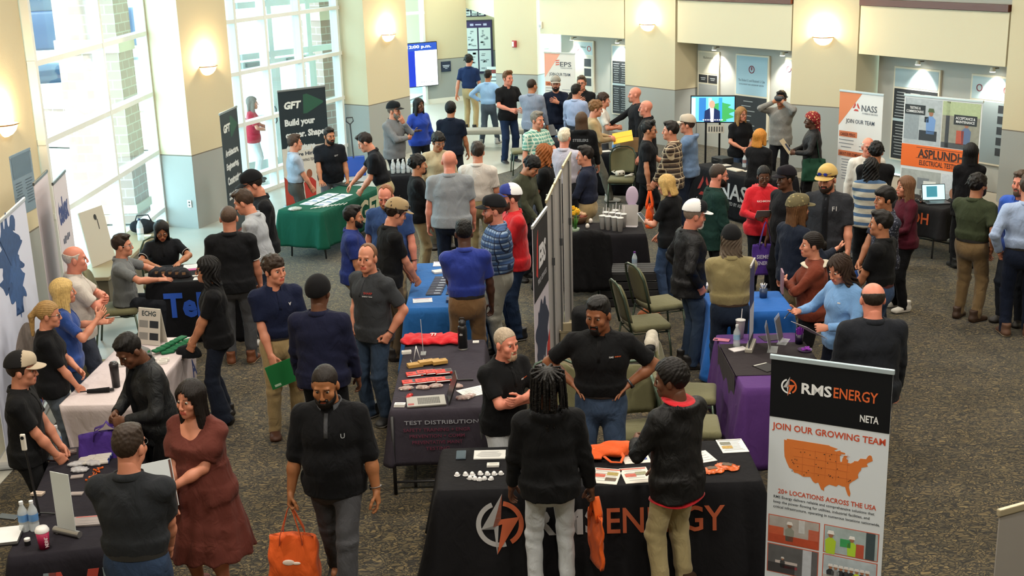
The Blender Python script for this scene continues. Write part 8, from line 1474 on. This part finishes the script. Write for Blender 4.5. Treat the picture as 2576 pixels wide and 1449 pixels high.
person('person in navy dress shirt and khakis standing beside the grey partition', 1.07, 16.56, 72, h=1.74, skin='fair', hair=('short', '#17120f'), top='shirt', tc='#1d2233', pants='#94805a', tuck=True, hy=14, ra='clasp', la='clasp')
extras('yellow', person('walking person in tan sweatshirt with curly fair hair holding a yellow folder', 1.46, 21.02, -88, h=1.78, skin='fair', hair=('curly', '#6e4c2c'), top='long', tc='#9a825c', pants='#5c5a50', shoes='#b8b4ac', stand='walk', ra='hold', la='hold', hp=10))
person('person in white t-shirt half hidden behind the tan sweatshirt', 1.73, 22.47, -95, h=1.70, skin='fair', hair=('mop', '#2c1d14'), top='tee', tc='#c4c0b8', pants='#3c3f46', ra='hold', la='hold')
person('bearded person in navy long-sleeved shirt and grey mesh cap with raised hand', 0.98, 24.56, 176, h=1.78, skin='fair', hair=('short', '#2a1d15'), cap=('#8f8a80', '#8f8a80', '#3a3c40'), beard=('beard', '#1c1410'), top='long', tc='#141b2c', pants='#1c2840', pk='jeans', ra='down', la='chest')
person('person seen from behind in pale blue dress shirt near the white and peach banner', 1.30, 23.35, -28, h=1.76, skin='fair', hair=('short', '#15110f'), top='shirt', tc='#8d9ab8', pants='#20242c', hy=-12, ra='downf', la='downf', tuck=True)
person('person in black polo and glasses, hand on chest, near the black donor board', 1.48, 24.27, 165, h=1.82, skin='fair', hair=('short', '#4a3c30'), top='polo', tc='#141517', pants='#20242c', ra='chest', la='down', glasses='#333333')
extras('laptop', person('person seen from behind in grey dress shirt holding a grey laptop', 0.49, 24.12, -16, h=1.80, skin='tan', hair=('buzz', '#2a1d16'), top='shirt', tc='#7b8496', pants='#3c414a', ra='downf', la='low', hy=-25))
person('tall person in black polo and blue jeans in front of the white pillar wall', 0.02, 25.08, -150, h=1.86, skin='pink', hair=('quiff', '#5a3c24'), top='polo', tc='#131417', pants='#1d2c48', pk='jeans', hy=10, ra='front', la='front', shoes='#1a1c22', sole='#c8c8c8', watch='l')
person('walking person seen from behind in light blue shirt and grey trousers', -0.40, 27.27, -22, h=1.68, skin='tan', hair=('short', '#17120f'), top='shirt', tc='#88b0dc', pants='#3e4a58', tuck=True, stand='walk', ra='hip', la='hip', shoes='#b8b8b8')
person('person seen from behind in navy polo and khakis facing the posters', -0.87, 29.52, -24, h=1.80, skin='fair', hair=('mop', '#17120f'), top='polo', tc='#1a2a4e', pants='#a08c64', tuck=True, ra='downf', la='downb')
person('person seen from behind in dark navy short-sleeved shirt and black curly hair', -0.98, 21.51, -12, h=1.74, skin='tan', hair=('afro', '#100d0c'), top='polo', tc='#131a29', pants='#22262e', ra='downf', la='downf', g=1.05)
person('smiling woman in cobalt blue pullover with long black hair', -1.62, 22.70, -150, h=1.68, fem=True, skin='dark', hair=('long', '#0b0a0b'), top='long', tc='#183896', pants='#15181f', ra='gest', la='downf', hy=12, g=1.05)
person('bearded person in grey button shirt and black cap with folded arms', -1.97, 21.34, -120, h=1.78, skin='fair', hair=('short', '#5a5048'), cap=('#121519', '#121519'), beard=('long_beard', '#6a625a'), top='shirt', tc='#6e7074', pants='#15171b', ra='cross', la='chin', g=1.12, belly=0.4, hy=8)
person('person in black polo and khakis reaching over the green table', -1.86, 18.21, 92, h=1.80, skin='fair', hair=('short_side', '#1c1411'), top='polo', tc='#121419', pants='#a09066', tuck=True, belt='#15120f', lean=16, hp=14, ra='reach', la='low')
person('bearded smiling person in black polo behind the green table', -2.85, 19.58, -165, h=1.66, skin='tan', hair=('short', '#1a1512'), beard=('beard', '#1c1613'), top='polo', tc='#14171d', pants='#54565c', hy=22, ra='lean', la='downf', g=1.12, belly=0.3, lean=6, logo=[('GFT', '#c8c8c8', -0.09, 1.33, 0.07)])
person('person in light grey polo standing at the end of the green table', -3.28, 18.78, -72, h=1.67, skin='fair', hair=('short', '#3c2c22'), top='polo', tc='#8d98a8', pants='#3c3a36', ra='low', la='low', hy=6, tuck=True, belt='#2a2220')
person('bald bearded person in dark quarter-zip extending an arm past the column', 2.35, 22.40, 92, h=1.80, skin='pink', hair=None, beard=('goatee', '#7a6a5a'), top='long', tc='#17191d', pants='#2a3a54', pk='jeans', ra='reach', la='down')
extras('topglass', person('bald person in black top with glasses pushed up on the head', 2.36, 20.73, 84, h=1.78, skin='pink', hair=None, beard=('goatee', '#8a8078'), top='polo', tc='#141518', pants='#17181c', ra='down', la='downf', g=1.08))
extras('tattoo', person('walking person in black t-shirt with tattooed sleeves carrying an orange bag', 2.12, 18.69, -100, h=1.75, skin='tan', hair=('quiff', '#0f0d0c'), top='tee', tc='#131417', pants='#131519', glasses='#222222', stand='walk', ra='carry', la='front', sleeve=0.75))
person('person in brown plaid flannel shirt and khakis seen from behind', 2.42, 18.01, 66, h=1.82, skin='fair', hair=('short', '#17120f'), top='shirt', pants='#857556', ra='low', la='low', hy=10, tc=TCS['PLAID3'])
person('person in faded blue hoodie and beige cap seen from behind', 2.79, 18.90, 70, h=1.76, skin='fair', hair=('short', '#3a2c22'), cap=('#a89c8c', '#a89c8c'), top='hoodie', hood=True, tc='#5c7494', pants='#20283a', pk='jeans', ra='low', la='low', hy=8)
person('blonde woman in black polo with clasped hands behind the black display table', 3.95, 20.90, -165, h=1.60, fem=True, skin='fair', hair=('long', '#8e6a3e'), top='polo', tc='#101114', pants='#2c3c54', pk='jeans', ra='clasp', la='clasp', hy=14, glasses='#4a3a30', g=1.08)
extras('vr', person('person in long grey shirt raising both hands to a headset', 4.79, 21.57, 150, h=1.76, skin='tan', hair=('short', '#15110f'), top='shirt', tc='#7c7a76', pants='#15161a', ra='eyes', la='eyes'))
extras('scarf', person('woman in black coat and red patterned headscarf holding an open notebook', 4.81, 19.35, 86, h=1.70, fem=True, skin='deep', hair=('scarf', '#7a1418'), top='jacket', tc='#121214', pants='#121214', ra='hold', la='hold'))
person('woman seen from behind in black jacket with short golden hair at the black display table', 3.73, 18.21, -30, h=1.64, fem=True, skin='fair', hair=('bob', '#b87a30'), top='hoodie', tc='#121316', pants='#15161a', hy=-18, ra='low', la='low')
extras('phone', person('woman in black t-shirt and jeans with blonde bob looking at a phone', 1.97, 14.81, 52, h=1.66, fem=True, skin='fair', hair=('bob', '#b8965a'), top='tee', tc='#111214', pants='#2c3e5a', pk='jeans', ra='low', la='hold', hp=14, hy=10))
person('bald bearded person in dark green blazer and glasses', 2.48, 14.66, -84, h=1.80, skin='pink', hair=('buzz', '#3a3029'), beard=('beard', '#1c1613'), top='blazer', tc='#18302b', inner='#0d0e10', pants='#16181c', glasses='#1a1a1a', hp=6, ra='downf', la='down', g=1.1)
person('person in black jacket and white mesh cap with white goatee and hand in pocket', 1.87, 12.56, -80, h=1.80, skin='pink', hair=('short', '#7a6c60'), cap=('#15161a', '#d0d0d0', '#d4d4d4'), beard=('goatee', '#c8c0b8'), top='jacket', tc='#121316', pants='#2a3a50', pk='jeans', ra='pocket', la='pocket', hp=10, g=1.08, belly=0.3)
extras('redhood', person('woman in red hoodie reading a paper with a purple bag on the arm', 3.18, 15.24, 178, h=1.66, fem=True, skin='dark', hair=('pony', '#0f0c0b'), top='hoodie', hood=True, tc='#bd1522', pants='#15161a', ra='hold', la='hold', glasses='#3a2a22', hp=10, g=1.08, logo=[('RICHMOND', '#e8e4e0', 0, 1.32, 0.2)]))
person('person in black t-shirt and black cap beside the red hoodie', 3.35, 14.61, 118, h=1.74, skin='dark', hair=('crop', '#0e0c0b'), cap=('#16131a', '#16131a'), top='tee', tc='#121317', pants='#15171b', hy=-8, ra='down', la='down', g=1.12, belly=0.4)
extras('capglass2', person('bearded person in dark grey shirt and yellow camouflage cap with blue sunglasses', 3.68, 14.02, 158, h=1.86, skin='fair', hair=('short', '#3c2a1c'), cap=('#b89a58', '#b89a58'), beard=('beard', '#2e2018'), top='polo', sleeve=0.95, tc='#2c2e33', pants='#1c1d22', hp=8, hy=-14, ra='down', la='downf', g=1.15, inner='#111216', logo=[('F1', '#c8c8c8', -0.1, 1.33, 0.05)]))
person('person in navy shirt and olive camouflage cap gesturing with an open hand', 3.02, 12.77, -66, h=1.78, skin='fair', hair=('long', '#5a3c22'), cap=('camo', '#5a5236'), beard=('beard', '#4a2c1a'), top='long', tc='#161d2b', pants='#8c7a5a', ra='gest', la='down', hy=-8)
extras('whitecollar', person('woman in rust sweater with white collar and black trousers holding a notebook', 2.96, 11.67, 84, h=1.66, fem=True, skin='fair', hair=('bun', '#17100e'), top='long', tc='#6a2e1c', pants='#111215', ra='cross', la='cross2', g=1.12, hy=6))
person('person seen from behind in khaki shirt and black cap with long grey-brown hair', 2.15, 11.69, -4, h=1.72, skin='fair', hair=('wave', '#5c5044'), cap=('#121315', '#121315'), top='shirt', tc='#857a54', pants='#1c2636', pk='jeans', tuck=True, belt='#3a2a1c', ra='low', la='low', g=1.1)
extras('penpaper', person('woman in light blue pullover with wavy brown hair holding pen and paper', 2.99, 10.66, 118, h=1.72, fem=True, skin='fair', hair=('wave', '#2e2018'), top='long', tc='#6a94c4', pants='#171d2a', ra='gest', la='hold', hp=22, g=1.05, logo=[('-', '#d8d8d8', -0.09, 1.33, 0.03)]))
person('balding person seen from behind in dark charcoal shirt near the purple table', 2.86, 9.36, -2, h=1.80, skin='pink', hair=('fringe', '#2a221c'), top='shirt', tc='#1d2026', pants='#17181c', g=1.2, ra='downf', la='downf', hp=2)
person('woman seen from behind in white and blue striped sweater with black curly hair', 4.57, 15.38, -20, h=1.68, fem=True, skin='tan', hair=('curl_long', '#0f0d0d'), top='long', pants='#101114', ra='low', la='low', g=1.12, hy=10, tc=TCS['STRIPES'])
person('person seen from behind in black hoodie with black curly hair before the white banner', 4.87, 16.19, -16, h=1.74, skin='tan', hair=('mop', '#0e0c0c'), top='hoodie', tc='#131316', pants='#15161a', ra='low', la='low')
person('balding person in white dress shirt half hidden in front of the orange and white banner', 4.95, 16.86, 175, h=1.70, skin='pink', hair=('fringe', '#c8beb0'), top='shirt', tc='#c8c4bc', pants='#3a3c42', ra='down', la='down', g=1.08)
person('woman in maroon quarter-zip and black trousers with white sneakers', 4.71, 14.34, 96, h=1.65, fem=True, skin='fair', hair=('straight', '#6a4a34'), top='long', tc='#481522', pants='#101114', ra='clasp', la='clasp', shoes='#c8c4bc', collar='#481522', hy=4)
person('young person with bowl haircut in dark patterned shirt', 4.16, 13.33, 100, h=1.74, skin='tan', hair=('bowl', '#12100f'), top='polo', pants='#1d2433', ra='low', la='low', tc=TCS['DOTS'])
extras('bluefolder', person('person in black polo and jeans with a blue and white folder under the arm', 3.77, 12.14, 52, h=1.74, skin='tan', hair=('short', '#14110f'), top='polo', tc='#111214', pants='#33486a', pk='jeans', tuck=True, belt='#4a1c1c', ra='down', la='low', hy=12))
person('woman seen from behind in black blazer with long black hair facing the orange banner', 6.11, 16.14, -6, h=1.70, fem=True, skin='tan', hair=('vlong', '#0d0c0d'), top='blazer', tc='#141417', pants='#121316', ra='low', la='low', shoes='#121212')
person('person in olive green polo, brown trousers and boots on the right side', 5.34, 13.87, -50, h=1.74, skin='tan', hair=('mop', '#14110f'), beard=('beard', '#15120f'), top='polo', tc='#333a28', pants='#6a5638', tuck=True, belt='#1c1a18', ra='pocket', la='low', g=1.15, belly=0.3, shoes='#3c2a1e', hy=-10)
person('person in bright blue polo cut off by the right edge', 5.80, 13.70, 128, h=1.80, skin='pink', hair=('short', '#4a3c32'), beard=('goatee', '#5a4a3e'), top='polo', tc='#2450b0', pants='#20242c', ra='down', la='down')
person('person seen from behind in pale blue dress shirt and navy trousers at the right edge', 5.67, 13.23, -14, h=1.84, skin='fair', hair=('short', '#3a2c22'), top='shirt', tc='#93a5c4', pants='#131a2b', tuck=True, belt='#15120f', ra='pocket', la='pocket', shoes='#5c4030', sole='#b8a890', g=1.08)
person('grey-haired person in black polo and white trousers with folded arms', -0.10, 9.11, -140, h=1.62, skin='pink', hair=('buzz', '#a3937f'), beard=('goatee', '#a89078'), top='polo', tc='#0e0f11', pants='#b8bcc0', ra='cross', la='cross2', hy=4, g=1.08, belly=0.3, belt='#8a8478', logo=[('RMS', '#c8c8c8', -0.08, 1.33, 0.035), ('ENERGY', '#d05a20', -0.125, 1.33, 0.05)], lean=3)
person('bearded person in black polo and jeans with both hands on the hips', 0.68, 9.20, 172, h=1.82, skin='brown', hair=('crop', '#0e0c0b'), beard=('goatee', '#120f0e'), top='polo', tc='#0d0e10', pants='#2a3a50', pk='jeans', tuck=True, belt='#15120f', ra='hip', la='hip', hy=-20, hp=10, g=1.14, watch='l#2a2c30', logo=[('RMS', '#c8c8c8', -0.09, 1.33, 0.035), ('ENERGY', '#d05a20', -0.14, 1.33, 0.05)])
person('woman in red shirt and white trousers outside the glass doors', -4.91, 23.83, -85, h=1.66, fem=True, skin='fair', hair=('long', '#7a7068'), top='tee', tc='#a01830', pants='#c8ccd0', ra='front', la='front')
